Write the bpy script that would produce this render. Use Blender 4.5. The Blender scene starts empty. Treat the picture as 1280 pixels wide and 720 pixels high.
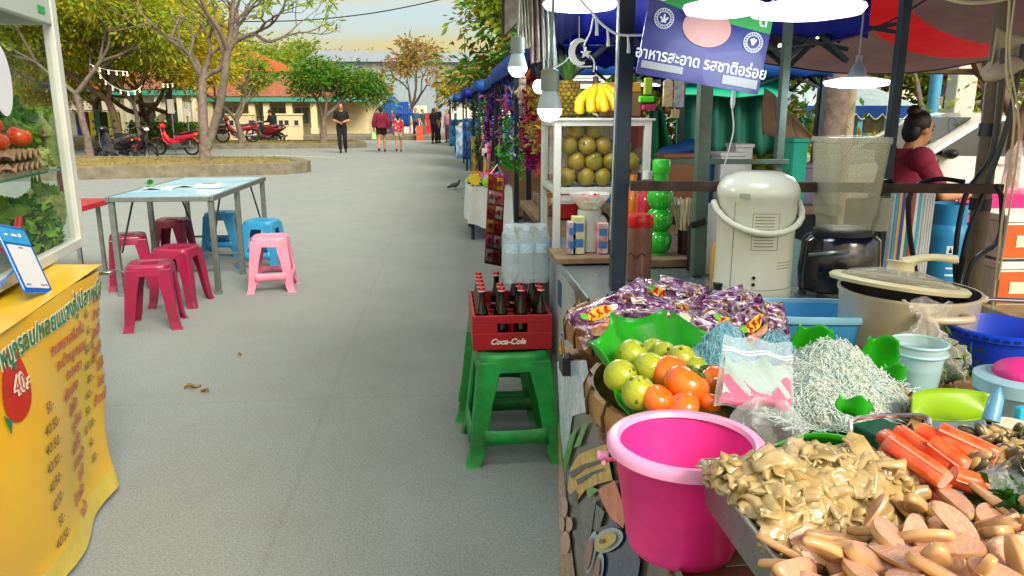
import bpy, math, random
import numpy as np
from mathutils import Vector, Matrix, Euler, Quaternion
R = math.radians
rnd = random.Random(7)
scene = bpy.context.scene
COL = scene.collection
PI = math.pi

# ------------------------------------------------------------------ camera
CH = 1.45
PITCH = math.atan(220/950); YAW = math.atan(85/950)
cam_d = bpy.data.cameras.new('camera'); cam = bpy.data.objects.new('camera', cam_d)
COL.objects.link(cam)
cam_d.sensor_width = 36; cam_d.lens = 36*950/1280; cam_d.clip_start = .05; cam_d.clip_end = 2000
cam.location = (0, 0, CH); cam.rotation_euler = (PI/2-PITCH, 0, -YAW)
scene.camera = cam
_fw = Vector((math.sin(YAW)*math.cos(PITCH), math.cos(YAW)*math.cos(PITCH), -math.sin(PITCH)))
_rt = Vector((math.cos(YAW), -math.sin(YAW), 0)); _up = _rt.cross(_fw)
def at(u, v, y=None, z=None):
    """survey: the world point seen at photo position (u, v) on the plane y=.. or z=.."""
    d = _fw + _rt*((u-640)/950) - _up*((v-360)/950)
    t = y/d.y if y is not None else (z-CH)/d.z
    return Vector((0, 0, CH)) + d*t

def px(p):
    q = Vector(p)-Vector((0, 0, CH)); z = q.dot(_fw); return 640+950*q.dot(_rt)/z, 360-950*q.dot(_up)/z

# ------------------------------------------------------------------ materials
def lin(h):
    h = h.lstrip('#')
    r = [int(h[i:i+2], 16)/255 for i in (0, 2, 4)]
    return tuple((c/12.92 if c <= .04045 else ((c+.055)/1.055)**2.4) for c in r)
_mats = {}
def mat(name, col, rough=.5, metal=0., var=.12, vs=6., bump=0., bs=80., spec=.5, trans=0., island=0., coat=0., emit=0., sss=0., col2=None, dirt=0., ior=1.45, alpha=1.):
    if name in _mats: return _mats[name]
    if isinstance(col, str): col = lin(col)
    m = bpy.data.materials.new(name); m.use_nodes = True
    nt = m.node_tree; N = nt.nodes; L = nt.links
    b = N['Principled BSDF']
    b.inputs['Roughness'].default_value = rough; b.inputs['Metallic'].default_value = metal
    b.inputs['Specular IOR Level'].default_value = spec; b.inputs['IOR'].default_value = ior
    b.inputs['Transmission Weight'].default_value = trans; b.inputs['Coat Weight'].default_value = coat
    b.inputs['Alpha'].default_value = alpha
    if sss:
        b.inputs['Subsurface Weight'].default_value = sss; b.inputs['Subsurface Radius'].default_value = (.6, .35, .2)
        b.inputs['Subsurface Scale'].default_value = .02
    tc = N.new('ShaderNodeTexCoord')
    if col2 is None: c2 = tuple(max(0, x*(1-var*2)) for x in col)
    else: c2 = lin(col2) if isinstance(col2, str) else col2
    nz = N.new('ShaderNodeTexNoise'); nz.inputs['Scale'].default_value = vs; nz.inputs['Detail'].default_value = 5
    nz.inputs['Roughness'].default_value = .6
    L.new(tc.outputs['Object'], nz.inputs['Vector'])
    mr = N.new('ShaderNodeMapRange'); mr.inputs[1].default_value = .35; mr.inputs[2].default_value = .68
    L.new(nz.outputs['Fac'], mr.inputs[0])
    mx = N.new('ShaderNodeMix'); mx.data_type = 'RGBA'
    mx.inputs[6].default_value = (*col, 1); mx.inputs[7].default_value = (*c2, 1)
    L.new(mr.outputs[0], mx.inputs[0])
    out = mx.outputs[2]
    if island:
        ge = N.new('ShaderNodeNewGeometry'); hs = N.new('ShaderNodeHueSaturation')
        m1 = N.new('ShaderNodeMapRange'); m1.inputs[3].default_value = 1-island; m1.inputs[4].default_value = 1+island
        L.new(ge.outputs['Random Per Island'], m1.inputs[0]); L.new(m1.outputs[0], hs.inputs['Value'])
        m2 = N.new('ShaderNodeMapRange'); m2.inputs[3].default_value = .5-island*.07; m2.inputs[4].default_value = .5+island*.05
        mm = N.new('ShaderNodeMath'); mm.operation = 'FRACT'; m3 = N.new('ShaderNodeMath'); m3.operation = 'MULTIPLY'; m3.inputs[1].default_value = 7.31
        L.new(ge.outputs['Random Per Island'], m3.inputs[0]); L.new(m3.outputs[0], mm.inputs[0]); L.new(mm.outputs[0], m2.inputs[0])
        L.new(m2.outputs[0], hs.inputs['Hue']); L.new(out, hs.inputs['Color']); out = hs.outputs['Color']
    if dirt:
        n2 = N.new('ShaderNodeTexNoise'); n2.inputs['Scale'].default_value = vs*.45; n2.inputs['Detail'].default_value = 9; n2.inputs['Roughness'].default_value = .7
        L.new(tc.outputs['Object'], n2.inputs['Vector'])
        r2 = N.new('ShaderNodeMapRange'); r2.inputs[1].default_value = .5; r2.inputs[2].default_value = .75; r2.inputs[4].default_value = dirt
        L.new(n2.outputs['Fac'], r2.inputs[0])
        m4 = N.new('ShaderNodeMix'); m4.data_type = 'RGBA'; m4.inputs[7].default_value = (.09, .075, .055, 1)
        L.new(r2.outputs[0], m4.inputs[0]); L.new(out, m4.inputs[6]); out = m4.outputs[2]
    L.new(out, b.inputs['Base Color'])
    if emit:
        L.new(out, b.inputs['Emission Color']); b.inputs['Emission Strength'].default_value = emit
    # roughness breakup
    if rough > .12 and not emit:
        r3 = N.new('ShaderNodeMapRange'); r3.inputs[3].default_value = max(.03, rough-.1); r3.inputs[4].default_value = min(1, rough+.12)
        L.new(nz.outputs['Fac'], r3.inputs[0]); L.new(r3.outputs[0], b.inputs['Roughness'])
    if bump:
        nb = N.new('ShaderNodeTexNoise'); nb.inputs['Scale'].default_value = bs; nb.inputs['Detail'].default_value = 4
        L.new(tc.outputs['Object'], nb.inputs['Vector'])
        bp = N.new('ShaderNodeBump'); bp.inputs['Strength'].default_value = bump; bp.inputs['Distance'].default_value = .01
        L.new(nb.outputs['Fac'], bp.inputs['Height']); L.new(bp.outputs[0], b.inputs['Normal'])
    _mats[name] = m
    return m
def leafmat(name, col, island=.35, col2=None, vs=1.5):
    """thin foliage: diffuse with light coming through"""
    if name in _mats: return _mats[name]
    m = mat(name, col, rough=.5, island=island, var=.2, vs=vs, spec=.3, col2=col2)
    N = m.node_tree.nodes; L = m.node_tree.links
    b = N['Principled BSDF']; src = b.inputs['Base Color'].links[0].from_socket
    tr = N.new('ShaderNodeBsdfTranslucent'); L.new(src, tr.inputs['Color'])
    ad = N.new('ShaderNodeMixShader'); ad.inputs[0].default_value = .58
    L.new(b.outputs[0], ad.inputs[1]); L.new(tr.outputs[0], ad.inputs[2])
    L.new(ad.outputs[0], N['Material Output'].inputs['Surface'])
    return m
def thinmat(name, col, tl=.5, rough=.6, **k):
    """cloth or plastic sheet that lets light through"""
    if name in _mats: return _mats[name]
    m = mat(name, col, rough=rough, **k)
    N = m.node_tree.nodes; L = m.node_tree.links
    b = N['Principled BSDF']; src = b.inputs['Base Color'].links[0].from_socket
    tr = N.new('ShaderNodeBsdfTranslucent'); L.new(src, tr.inputs['Color'])
    ad = N.new('ShaderNodeMixShader'); ad.inputs[0].default_value = tl
    L.new(b.outputs[0], ad.inputs[1]); L.new(tr.outputs[0], ad.inputs[2])
    L.new(ad.outputs[0], N['Material Output'].inputs['Surface'])
    return m
def clearmat(name, col='#ffffff', clear=.8, rough=.08, bump=0., bs=30):
    """thin clear film or pane: mostly see-through with a gloss on top"""
    if name in _mats: return _mats[name]
    c = lin(col)
    m = bpy.data.materials.new(name); m.use_nodes = True
    N = m.node_tree.nodes; L = m.node_tree.links
    b = N['Principled BSDF']; b.inputs['Base Color'].default_value = (*c, 1); b.inputs['Roughness'].default_value = rough
    b.inputs['Specular IOR Level'].default_value = .6
    t = N.new('ShaderNodeBsdfTransparent'); t.inputs['Color'].default_value = (*(.6+.4*x for x in c), 1)
    mx = N.new('ShaderNodeMixShader')
    fr = N.new('ShaderNodeLayerWeight'); fr.inputs['Blend'].default_value = .5
    pw = N.new('ShaderNodeMath'); pw.operation = 'POWER'; pw.inputs[1].default_value = 4.5; L.new(fr.outputs['Facing'], pw.inputs[0]); mr = N.new('ShaderNodeMapRange'); mr.inputs[3].default_value = 1-clear; mr.inputs[4].default_value = .85
    L.new(pw.outputs[0], mr.inputs[0]); L.new(mr.outputs[0], mx.inputs[0])
    L.new(t.outputs[0], mx.inputs[1]); L.new(b.outputs[0], mx.inputs[2])
    L.new(mx.outputs[0], N['Material Output'].inputs['Surface'])
    if bump:
        tc = N.new('ShaderNodeTexCoord'); nb = N.new('ShaderNodeTexNoise'); nb.inputs['Scale'].default_value = bs
        L.new(tc.outputs['Object'], nb.inputs['Vector'])
        bp = N.new('ShaderNodeBump'); bp.inputs['Strength'].default_value = bump; bp.inputs['Distance'].default_value = .01
        L.new(nb.outputs['Fac'], bp.inputs['Height']); L.new(bp.outputs[0], b.inputs['Normal']); L.new(bp.outputs[0], fr.inputs['Normal'])
    if clear >= .9:
        gl = N.new('ShaderNodeBsdfGlossy'); gl.inputs['Roughness'].default_value = rough; L.new(gl.outputs[0], mx.inputs[2]); mr.inputs[3].default_value = .03; mr.inputs[4].default_value = .6
    _mats[name] = m
    return m

# ------------------------------------------------------------------ mesh building
def tag(o, label=None, cat=None, group=None, kind=None):
    if label: o['label'] = label
    if cat: o['category'] = cat
    if group: o['group'] = group
    if kind: o['kind'] = kind
    return o
def thing(name, label, cat, loc=(0, 0, 0), rz=0, group=None):
    o = bpy.data.objects.new(name, None); COL.objects.link(o)
    o.location = loc; o.rotation_euler = (0, 0, rz); o.empty_display_size = .1
    return tag(o, label, cat, group)
def copy_tree(o, parent=None):
    c = o.copy(); COL.objects.link(c); c.parent = parent
    for ch in list(o.children): copy_tree(ch, c)
    return c

class MB:
    def __init__(s, m=None):
        s.v = []; s.f = []; s.fm = []; s.fs = []; s.mats = []; s.mi = 0
        if m: s.use(m)
    def use(s, m):
        if m not in s.mats: s.mats.append(m)
        s.mi = s.mats.index(m); return s
    def add(s, vs, fs, M=None, smooth=False):
        n = len(s.v)
        if M is not None: vs = [M @ Vector(p) for p in vs]
        s.v.extend(tuple(p) for p in vs)
        for f in fs:
            s.f.append([i+n for i in f]); s.fm.append(s.mi); s.fs.append(smooth)
        return s
    def box(s, c, d, rz=0, rot=None):
        x, y, z = d[0]/2, d[1]/2, d[2]/2
        M = Matrix.Translation(Vector(c)) @ (Euler(rot).to_matrix().to_4x4() if rot else Matrix.Rotation(rz, 4, 'Z'))
        vs = [(-x,-y,-z),(x,-y,-z),(x,y,-z),(-x,y,-z),(-x,-y,z),(x,-y,z),(x,y,z),(-x,y,z)]
        return s.add(vs, [(3,2,1,0),(4,5,6,7),(0,1,5,4),(1,2,6,5),(2,3,7,6),(3,0,4,7)], M)
    def bar(s, p0, p1, w, h=None):
        """square bar between two points"""
        h = h or w; p0 = Vector(p0); p1 = Vector(p1); d = p1-p0
        z = d.normalized(); x = Vector((0, 0, 1)).cross(z)
        if x.length < 1e-4: x = Vector((1, 0, 0))
        x.normalize(); y = z.cross(x)
        vs = [p+x*a*w/2+y*b*h/2 for p in (p0, p1) for a, b in ((-1,-1),(1,-1),(1,1),(-1,1))]
        return s.add(vs, [(3,2,1,0),(4,5,6,7),(0,1,5,4),(1,2,6,5),(2,3,7,6),(3,0,4,7)])
    def tube(s, path, r, n=8, caps=True, closed=False):
        P = [Vector(p) for p in path]; k = len(P)
        rs = r if isinstance(r, (list, tuple)) else [r]*k
        vs = []; fs = []; x = None
        for i, p in enumerate(P):
            if closed: d = P[(i+1) % k]-P[i-1]
            else: d = P[min(i+1, k-1)]-P[max(i-1, 0)]
            d = d.normalized() if d.length > 1e-9 else Vector((0, 0, 1))
            if x is None:
                x = d.cross(Vector((0, 0, 1)) if abs(d.z) < .9 else Vector((0, 1, 0)))
            x = (x-d*x.dot(d)).normalized(); y = d.cross(x)
            vs += [p+(x*math.cos(2*PI*j/n)+y*math.sin(2*PI*j/n))*rs[i] for j in range(n)]
        m = k if closed else k-1
        for i in range(m):
            a = i*n; b = ((i+1) % k)*n
            fs += [(a+j, a+(j+1) % n, b+(j+1) % n, b+j) for j in range(n)]
        s.add(vs, fs, None, True)
        if caps and not closed:
            s.add(vs[:n], [list(range(n))[::-1]]); s.add(vs[-n:], [list(range(n))])
        return s
    def cyl(s, p0, p1, r0, r1=None, n=14, caps=True):
        return s.tube([p0, p1], [r0, r0 if r1 is None else r1], n, caps)
    def lathe(s, prof, c=(0, 0, 0), n=24, sx=1, sy=1, M=None, smooth=True, wob=None):
        vs = []; fs = []; c = Vector(c)
        for i, (r, z) in enumerate(prof):
            for j in range(n):
                a = 2*PI*j/n; q = r*(1+(wob(a, i) if wob else 0))
                vs.append(c+Vector((q*math.cos(a)*sx, q*math.sin(a)*sy, z)))
        for i in range(len(prof)-1):
            a = i*n; b = a+n
            fs += [(a+j, a+(j+1) % n, b+(j+1) % n, b+j) for j in range(n)]
        if prof[0][0] > 1e-5: fs.append(tuple(range(n))[::-1])
        if prof[-1][0] > 1e-5: fs.append(tuple((len(prof)-1)*n+j for j in range(n)))
        return s.add(vs, fs, M, smooth)
    def open_lathe(s, prof, c=(0, 0, 0), n=28, sx=1, sy=1, M=None, wob=None):
        """a surface of revolution without end caps (prof walks outside, over the rim and back inside)"""
        vs = []; fs = []; c = Vector(c)
        for i, (r, z) in enumerate(prof):
            for j in range(n):
                a = 2*PI*j/n; q = r*(1+(wob(a, i) if wob else 0))
                vs.append(c+Vector((q*math.cos(a)*sx, q*math.sin(a)*sy, z)))
        for i in range(len(prof)-1):
            a = i*n; b = a+n
            fs += [(a+j, a+(j+1) % n, b+(j+1) % n, b+j) for j in range(n)]
        return s.add(vs, fs, M, True)
    def sph(s, c, r, nu=14, nv=9, M=None, fn=None):
        rx, ry, rz = r if isinstance(r, (tuple, list)) else (r, r, r)
        vs = [(0, 0, -rz)]; fs = []
        for i in range(1, nv):
            t = -PI/2+PI*i/nv
            for j in range(nu):
                a = 2*PI*j/nu
                vs.append((rx*math.cos(t)*math.cos(a), ry*math.cos(t)*math.sin(a), rz*math.sin(t)))
        vs.append((0, 0, rz)); top = len(vs)-1
        for j in range(nu): fs.append((0, 1+(j+1) % nu, 1+j))
        for i in range(nv-2):
            a = 1+i*nu; b = a+nu
            fs += [(a+j, a+(j+1) % nu, b+(j+1) % nu, b+j) for j in range(nu)]
        a = 1+(nv-2)*nu
        for j in range(nu): fs.append((a+j, a+(j+1) % nu, top))
        vs = [Vector(p) for p in vs]
        if fn: vs = [fn(p) for p in vs]
        T = Matrix.Translation(Vector(c))
        return s.add(vs, fs, T @ M if M is not None else T, True)
    def grid(s, fn, nu, nv, smooth=True, close_u=False):
        vs = [fn(i/nu, j/nv) for j in range(nv+1) for i in range(nu+1)]
        w = nu+1
        return s.add(vs, [(j*w+i, j*w+i+1, (j+1)*w+i+1, (j+1)*w+i) for j in range(nv) for i in range(nu)], None, smooth)
    def prism(s, poly, fn, d0, d1):
        """polygon (2D) extruded between two offsets; fn(x, y, d) -> 3D"""
        n = len(poly)
        vs = [fn(x, y, d0) for x, y in poly]+[fn(x, y, d1) for x, y in poly]
        return s.add(vs, [tuple(range(n))[::-1], tuple(range(n, 2*n))]+[(i, (i+1) % n, n+(i+1) % n, n+i) for i in range(n)])
    def text(s, body, size, fn, align='CENTER', offset=0., shear=0., sx=1.):
        vs, fs = text_geo(body, size, align, offset, shear)
        return s.add([fn(x*sx, y) for x, y in vs], fs)
    def build(s, name, parent=None, label=None, cat=None, group=None, kind=None, world=True, bev=0, sharp=50, solid=0, origin=None, sub=0, bseg=2):
        V = np.array(s.v, dtype=float) if s.v else np.zeros((0, 3))
        me = bpy.data.meshes.new(name)
        if parent is not None:
            if world:
                M = parent.matrix_basis.copy(); p = parent.parent
                while p is not None: M = p.matrix_basis @ M; p = p.parent
                Mi = np.array(M.inverted())
                V = V @ Mi[:3, :3].T + Mi[:3, 3]
            o_loc = (0, 0, 0)
        else:
            if origin is not None: o = np.array(origin, dtype=float)
            elif world and len(V): o = np.array([(V[:, 0].min()+V[:, 0].max())/2, (V[:, 1].min()+V[:, 1].max())/2, V[:, 2].min()])
            else: o = np.zeros(3)
            V = V-o; o_loc = tuple(o)
        me.from_pydata(V.tolist(), [], s.f)
        for m in s.mats: me.materials.append(m)
        me.polygons.foreach_set('material_index', s.fm); me.polygons.foreach_set('use_smooth', s.fs)
        me.update()
        if sharp and any(s.fs): me.set_sharp_from_angle(angle=R(sharp))
        ob = bpy.data.objects.new(name, me); COL.objects.link(ob)
        ob.location = o_loc; ob.parent = parent
        if solid:
            md = ob.modifiers.new('thick', 'SOLIDIFY'); md.thickness = solid; md.offset = 0
        if bev:
            md = ob.modifiers.new('bevel', 'BEVEL'); md.width = bev; md.segments = bseg; md.limit_method = 'ANGLE'; md.angle_limit = R(40)
        if sub:
            md = ob.modifiers.new('sub', 'SUBSURF'); md.levels = md.render_levels = sub
        return tag(ob, label, cat, group, kind)

_tc = {}
def text_geo(body, size, align='CENTER', offset=0., shear=0.):
    k = (body, size, align, offset, shear)
    if k in _tc: return _tc[k]
    cu = bpy.data.curves.new('txt', 'FONT'); cu.body = body; cu.size = size; cu.align_x = align; cu.align_y = 'CENTER'
    cu.offset = offset; cu.shear = shear; cu.resolution_u = 3; cu.fill_mode = 'FRONT' if hasattr(cu, 'fill_mode') and False else cu.fill_mode
    ob = bpy.data.objects.new('txt', cu); COL.objects.link(ob)
    dg = bpy.context.evaluated_depsgraph_get(); ev = ob.evaluated_get(dg)
    me = bpy.data.meshes.new_from_object(ev)
    vs = [(v.co.x, v.co.y) for v in me.vertices]; fs = [tuple(p.vertices) for p in me.polygons]
    bpy.data.objects.remove(ob); bpy.data.meshes.remove(me); bpy.data.curves.remove(cu)
    _tc[k] = (vs, fs)
    return vs, fs
def smoothpath(pts, n=6):
    """Catmull-Rom through points"""
    P = [Vector(p) for p in pts]; P = [P[0]*2-P[1]]+P+[P[-1]*2-P[-2]]; out = []
    for i in range(1, len(P)-2):
        a, b, c, d = P[i-1:i+3]
        for k in range(n):
            t = k/n
            out.append(.5*((2*b)+(c-a)*t+(2*a-5*b+4*c-d)*t*t+(3*b-a-3*c+d)*t*t*t))
    out.append(P[-2]); return out
def leaves(name, C, size, m, parent=None, aspect=.4, droop=.3, seed=0, up=0., fold=.25, **k):
    """one mesh of many small folded leaves at points C (numpy N x 3, world)"""
    g = np.random.default_rng(seed); n = len(C)
    d = g.normal(size=(n, 3)); d[:, 2] = d[:, 2]*.7-droop+up; d /= np.linalg.norm(d, axis=1)[:, None]
    q = g.normal(size=(n, 3)); w = np.cross(d, q); w /= np.linalg.norm(w, axis=1)[:, None]; nn = np.cross(w, d)
    L = size*(.6+.8*g.random((n, 1))); W = L*aspect
    base = C-d*L*.5; mid = C+nn*W*fold
    v = np.stack([base, C+w*W*.5, C+d*L*.5, C-w*W*.5, mid], axis=1).reshape(-1, 3)
    if parent is not None:
        M = parent.matrix_basis.copy(); p = parent.parent
        while p is not None: M = p.matrix_basis @ M; p = p.parent
        Mi = np.array(M.inverted()); v = v @ Mi[:3, :3].T+Mi[:3, 3]; o = np.zeros(3)
    else:
        o = np.array([C[:, 0].mean(), C[:, 1].mean(), C[:, 2].min()]); v = v-o
    i = np.arange(n)[:, None]*5
    f = np.concatenate([i+np.array([[0, 1, 4]]), i+np.array([[1, 2, 4]]), i+np.array([[2, 3, 4]]), i+np.array([[3, 0, 4]])], axis=1).reshape(-1)
    nf = n*4
    me = bpy.data.meshes.new(name)
    me.vertices.add(len(v)); me.vertices.foreach_set('co', v.reshape(-1))
    me.loops.add(nf*3); me.loops.foreach_set('vertex_index', f.astype(np.int32))
    me.polygons.add(nf); me.polygons.foreach_set('loop_start', np.arange(nf, dtype=np.int32)*3)
    me.update(calc_edges=True); me.validate()
    for mm in (m if isinstance(m, (list, tuple)) else [m]): me.materials.append(mm)
    if isinstance(m, (list, tuple)):
        mi = np.repeat(g.integers(0, len(m), n), 4).astype(np.int32); me.polygons.foreach_set('material_index', mi)
    ob = bpy.data.objects.new(name, me); COL.objects.link(ob); ob.parent = parent; ob.location = tuple(o)
    return tag(ob, **k)

# common materials
WHITE = mat('white_paint', '#e4e4e0', .45, var=.06)
STEEL = mat('galvanised_steel', '#8f9a98', .4, .8, var=.15, vs=14)
DKSTEEL = mat('dark_painted_steel', '#26323a', .45, .3, var=.15, vs=20)
BLACK = mat('black_plastic', '#15161a', .35, var=.1)
RUBBER = mat('rubber', '#1b1b1c', .8, var=.1)
CHROME = mat('chrome', '#c8ccd0', .15, 1., var=.05)
WOOD = mat('weathered_wood', '#8a7356', .7, var=.2, vs=14, bump=.3, bs=40)
SKIN = mat('skin', '#b5825f', .5, var=.06, vs=20, sss=.1)
HAIR = mat('black_hair', '#15110f', .4, var=.2, vs=60, bump=.5, bs=120)
GLASS = clearmat('clear_glass', '#eef6f2', .9, .03)
FILM = clearmat('plastic_film', '#f2fbff', .86, .12, bump=.6, bs=25)
# ------------------------------------------------------------------ world, sun
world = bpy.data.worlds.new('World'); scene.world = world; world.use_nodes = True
def build_world():
    nt = world.node_tree; N = nt.nodes; L = nt.links
    bg = N['Background']; bg.inputs['Strength'].default_value = .09
    sk = N.new('ShaderNodeTexSky'); sk.sky_type = 'NISHITA'; sk.sun_disc = False
    sk.sun_elevation = R(38); sk.sun_rotation = R(SUN_AZ); sk.dust_density = 3.5; sk.air_density = 1.2; sk.ozone_density = .6
    # soft evening clouds, projected on a flat layer above
    tc = N.new('ShaderNodeTexCoord'); sp = N.new('ShaderNodeSeparateXYZ'); L.new(tc.outputs['Generated'], sp.inputs[0])
    ad = N.new('ShaderNodeMath'); ad.operation = 'ADD'; ad.inputs[1].default_value = .12; L.new(sp.outputs[2], ad.inputs[0])
    cb = N.new('ShaderNodeCombineXYZ')
    for i in (0, 1):
        dv = N.new('ShaderNodeMath'); dv.operation = 'DIVIDE'; L.new(sp.outputs[i], dv.inputs[0]); L.new(ad.outputs[0], dv.inputs[1]); L.new(dv.outputs[0], cb.inputs[i])
    mp = N.new('ShaderNodeMapping'); mp.inputs['Scale'].default_value = (.5, 1., 1); mp.inputs['Location'].default_value = (3.3, 1.2, 0)
    L.new(cb.outputs[0], mp.inputs[0])
    nz = N.new('ShaderNodeTexNoise'); nz.inputs['Scale'].default_value = 1.0; nz.inputs['Detail'].default_value = 7; nz.inputs['Roughness'].default_value = .52
    L.new(mp.outputs[0], nz.inputs['Vector'])
    mr = N.new('ShaderNodeMapRange'); mr.inputs[1].default_value = .36; mr.inputs[2].default_value = .66; mr.inputs[4].default_value = .88
    mr.interpolation_type = 'SMOOTHSTEP'
    L.new(nz.outputs['Fac'], mr.inputs[0])
    mx = N.new('ShaderNodeMix'); mx.data_type = 'RGBA'; mx.inputs[7].default_value = (4.4, 3.5, 1.25, 1)
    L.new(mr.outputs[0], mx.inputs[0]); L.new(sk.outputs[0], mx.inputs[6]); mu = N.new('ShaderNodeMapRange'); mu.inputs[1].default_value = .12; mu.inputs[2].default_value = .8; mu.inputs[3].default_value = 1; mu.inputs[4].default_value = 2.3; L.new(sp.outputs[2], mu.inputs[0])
    vm = N.new('ShaderNodeVectorMath'); vm.operation = 'SCALE'; L.new(mx.outputs[2], vm.inputs[0]); L.new(mu.outputs[0], vm.inputs[3]); L.new(vm.outputs[0], bg.inputs['Color'])   # sky brightened overhead, out of view, to add ambient light
SUN_AZ = 152.   # compass direction of the sun, clockwise from the street's direction: behind the camera, to the right
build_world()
sun_d = bpy.data.lights.new('sun', 'SUN'); sun = bpy.data.objects.new('sun', sun_d); COL.objects.link(sun)
sun_d.energy = 2.0; sun_d.angle = R(26); sun_d.color = (1, .9, .74)
_a = R(SUN_AZ); _e = R(38)
_dir = -Vector((math.sin(_a)*math.cos(_e), math.cos(_a)*math.cos(_e), math.sin(_e)))
sun.rotation_euler = _dir.to_track_quat('-Z', 'Y').to_euler()
vs_ = scene.view_settings; vs_.view_transform = 'Standard'; vs_.look = 'None'; vs_.gamma = 1; vs_.exposure = 1.08; vs_.use_curve_mapping = False
scene.cycles.max_bounces = 8; scene.cycles.transparent_max_bounces = 24; scene.cycles.use_denoising = True
scene.cycles.sample_clamp_indirect = 4.0; scene.cycles.caustics_refractive = False; scene.cycles.caustics_reflective = False

# ------------------------------------------------------------------ people
def person(label, loc, rz, top, bottom, J=None, s=1., skin=None, sleeve=.75, leg=1.9, hair='short', shoes=None, vox=.018, group=None, shirt_low=.84, loose=.012, girth=1., face=False, hairm=None, name='person', cat='person'):
    skin = skin or SKIN; hairm = hairm or HAIR; shoes = shoes or BLACK
    j = dict(pelvis=(0, 0, .93), waist=(0, .01, 1.08), chest=(0, .01, 1.27), neck=(0, 0, 1.44), head=(0, .02, 1.58),
             shR=(.165, 0, 1.385), elR=(.22, -.02, 1.11), wrR=(.22, .08, .88), shL=(-.165, 0, 1.385), elL=(-.22, -.02, 1.11), wrL=(-.22, .08, .88),
             hipR=(.085, 0, .92), knR=(.095, .03, .5), anR=(.1, -.01, .085), hipL=(-.085, 0, .92), knL=(-.095, .03, .5), anL=(-.1, -.01, .085), headyaw=0., toe=.13)
    if J: j.update(J)
    V = {k: Vector(p) for k, p in j.items() if isinstance(p, tuple)}
    b = MB(skin)
    def loft(rings):
        vs = []; fs = []; n = 16
        for k, (c, rx, ry) in enumerate(rings):
            a = rings[max(k-1, 0)][0]; d = (rings[min(k+1, len(rings)-1)][0]-a).normalized()
            y = (Vector((0, 1, 0))-d*d.y).normalized(); x = y.cross(d)
            vs += [c+x*rx*math.cos(2*PI*i/n)+y*ry*math.sin(2*PI*i/n) for i in range(n)]
        for k in range(len(rings)-1):
            fs += [(k*n+i, k*n+(i+1) % n, (k+1)*n+(i+1) % n, (k+1)*n+i) for i in range(n)]
        fs += [tuple(range(n))[::-1], tuple(range(len(vs)-n, len(vs)))]
        b.add(vs, fs)
    g = girth
    pv, wa, ch, nk, hd = V['pelvis'], V['waist'], V['chest'], V['neck'], V['head']
    dn = (wa-pv).normalized()
    loft([(pv-dn*.1, .11*g, .08*g), (pv-dn*.04, .155*g, .105*g), (pv+dn*.03, .16*g, .11*g), (wa, .135*g, .1*g), ((wa+ch)/2, .145*g, .105*g), (ch, .16*g, .11*g), (ch.lerp(nk, .5), .15*g, .095*g), (ch.lerp(nk, .8), .1, .075), (nk, .06, .06)])
    b.tube([nk-(hd-nk)*.3, nk, hd], [.07, .056, .055], 12)
    Hm = Matrix.Rotation(j['headyaw'], 3, 'Z')
    if 'headtilt' in j: Hm = Hm @ Matrix.Rotation(j['headtilt'], 3, 'X')
    hp = lambda x, y, z: hd+Hm @ Vector((x, y, z))
    M4 = Hm.to_4x4()
    b.sph(hd+Hm @ Vector((0, -.005, .03)), (.076, .094, .098), 16, 12, M4)
    b.sph(hd+Hm @ Vector((0, .022, -.035)), (.058, .068, .078), 14, 10, M4)
    b.tube([hp(0, .085, .03), hp(0, .104, -.012), hp(0, .088, -.022)], [.008, .015, .01], 8)      # nose
    b.tube([hp(0, .078, -.052), hp(0, .09, -.058)], [.026, .014], 8)                               # mouth
    for sx in (-1, 1):
        b.sph(hp(sx*.076, -.005, .0), (.012, .022, .032), 8, 6, M4)
    for sd in 'RL':
        sh, el, wr = V['sh'+sd], V['el'+sd], V['wr'+sd]
        b.tube([ch.lerp(nk, .55), sh, sh.lerp(el, .35), el], [.06, .062*g**.5, .052*g**.5, .04], 12); b.sph(sh, .063*g**.5, 12, 8)
        b.tube([el, el.lerp(wr, .3), wr], [.041, .043, .027], 12); b.sph(el, .041)
        hp_, kn, an = V['hip'+sd], V['kn'+sd], V['an'+sd]
        b.tube([hp_, hp_.lerp(kn, .3), kn], [.095*g, .088*g, .056], 14); b.sph(hp_, .095*g); b.sph(kn, .057)
        b.tube([kn, kn.lerp(an, .35), an], [.056, .06, .037], 12)
        # palm
        d = (wr-el).normalized(); hdn = wr+d*.075
        b.tube([wr, wr+d*.04, hdn], [.027, .036, .034], 10)
        fd = j.get('foot'+sd, (0, 1, 0)); fd = Vector(fd)
        b.tube([an+Vector((0, 0, -.045))-fd*.05, an+Vector((0, 0, -.045))+fd*.05, an+Vector((0, 0, -.055))+fd*j['toe']], [.036, .038, .026], 10)
        b.tube([an, an+Vector((0, 0, -.045))], [.037, .036], 10)
    # one continuous surface: voxel union of the limbs and trunk
    me = bpy.data.meshes.new('tmp'); me.from_pydata([tuple(p) for p in b.v], [], b.f)
    ob = bpy.data.objects.new('tmp', me); COL.objects.link(ob)
    md = ob.modifiers.new('r', 'REMESH'); md.mode = 'VOXEL'; md.voxel_size = vox; md.use_smooth_shade = True
    md = ob.modifiers.new('s', 'SMOOTH'); md.factor = .5; md.iterations = 3 if vox > .01 else 5
    body = bpy.data.meshes.new_from_object(ob.evaluated_get(bpy.context.evaluated_depsgraph_get()))
    bpy.data.objects.remove(ob)
    co = np.array([v.co for v in body.vertices]); no = np.array([v.normal for v in body.vertices]); F = [tuple(p.vertices) for p in body.polygons]
    bpy.data.meshes.remove(body)
    bones = [('torso', 'pelvis', 'waist'), ('torso2', 'waist', 'chest'), ('torso3', 'chest', 'neck'), ('head', 'neck', 'head')]
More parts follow.
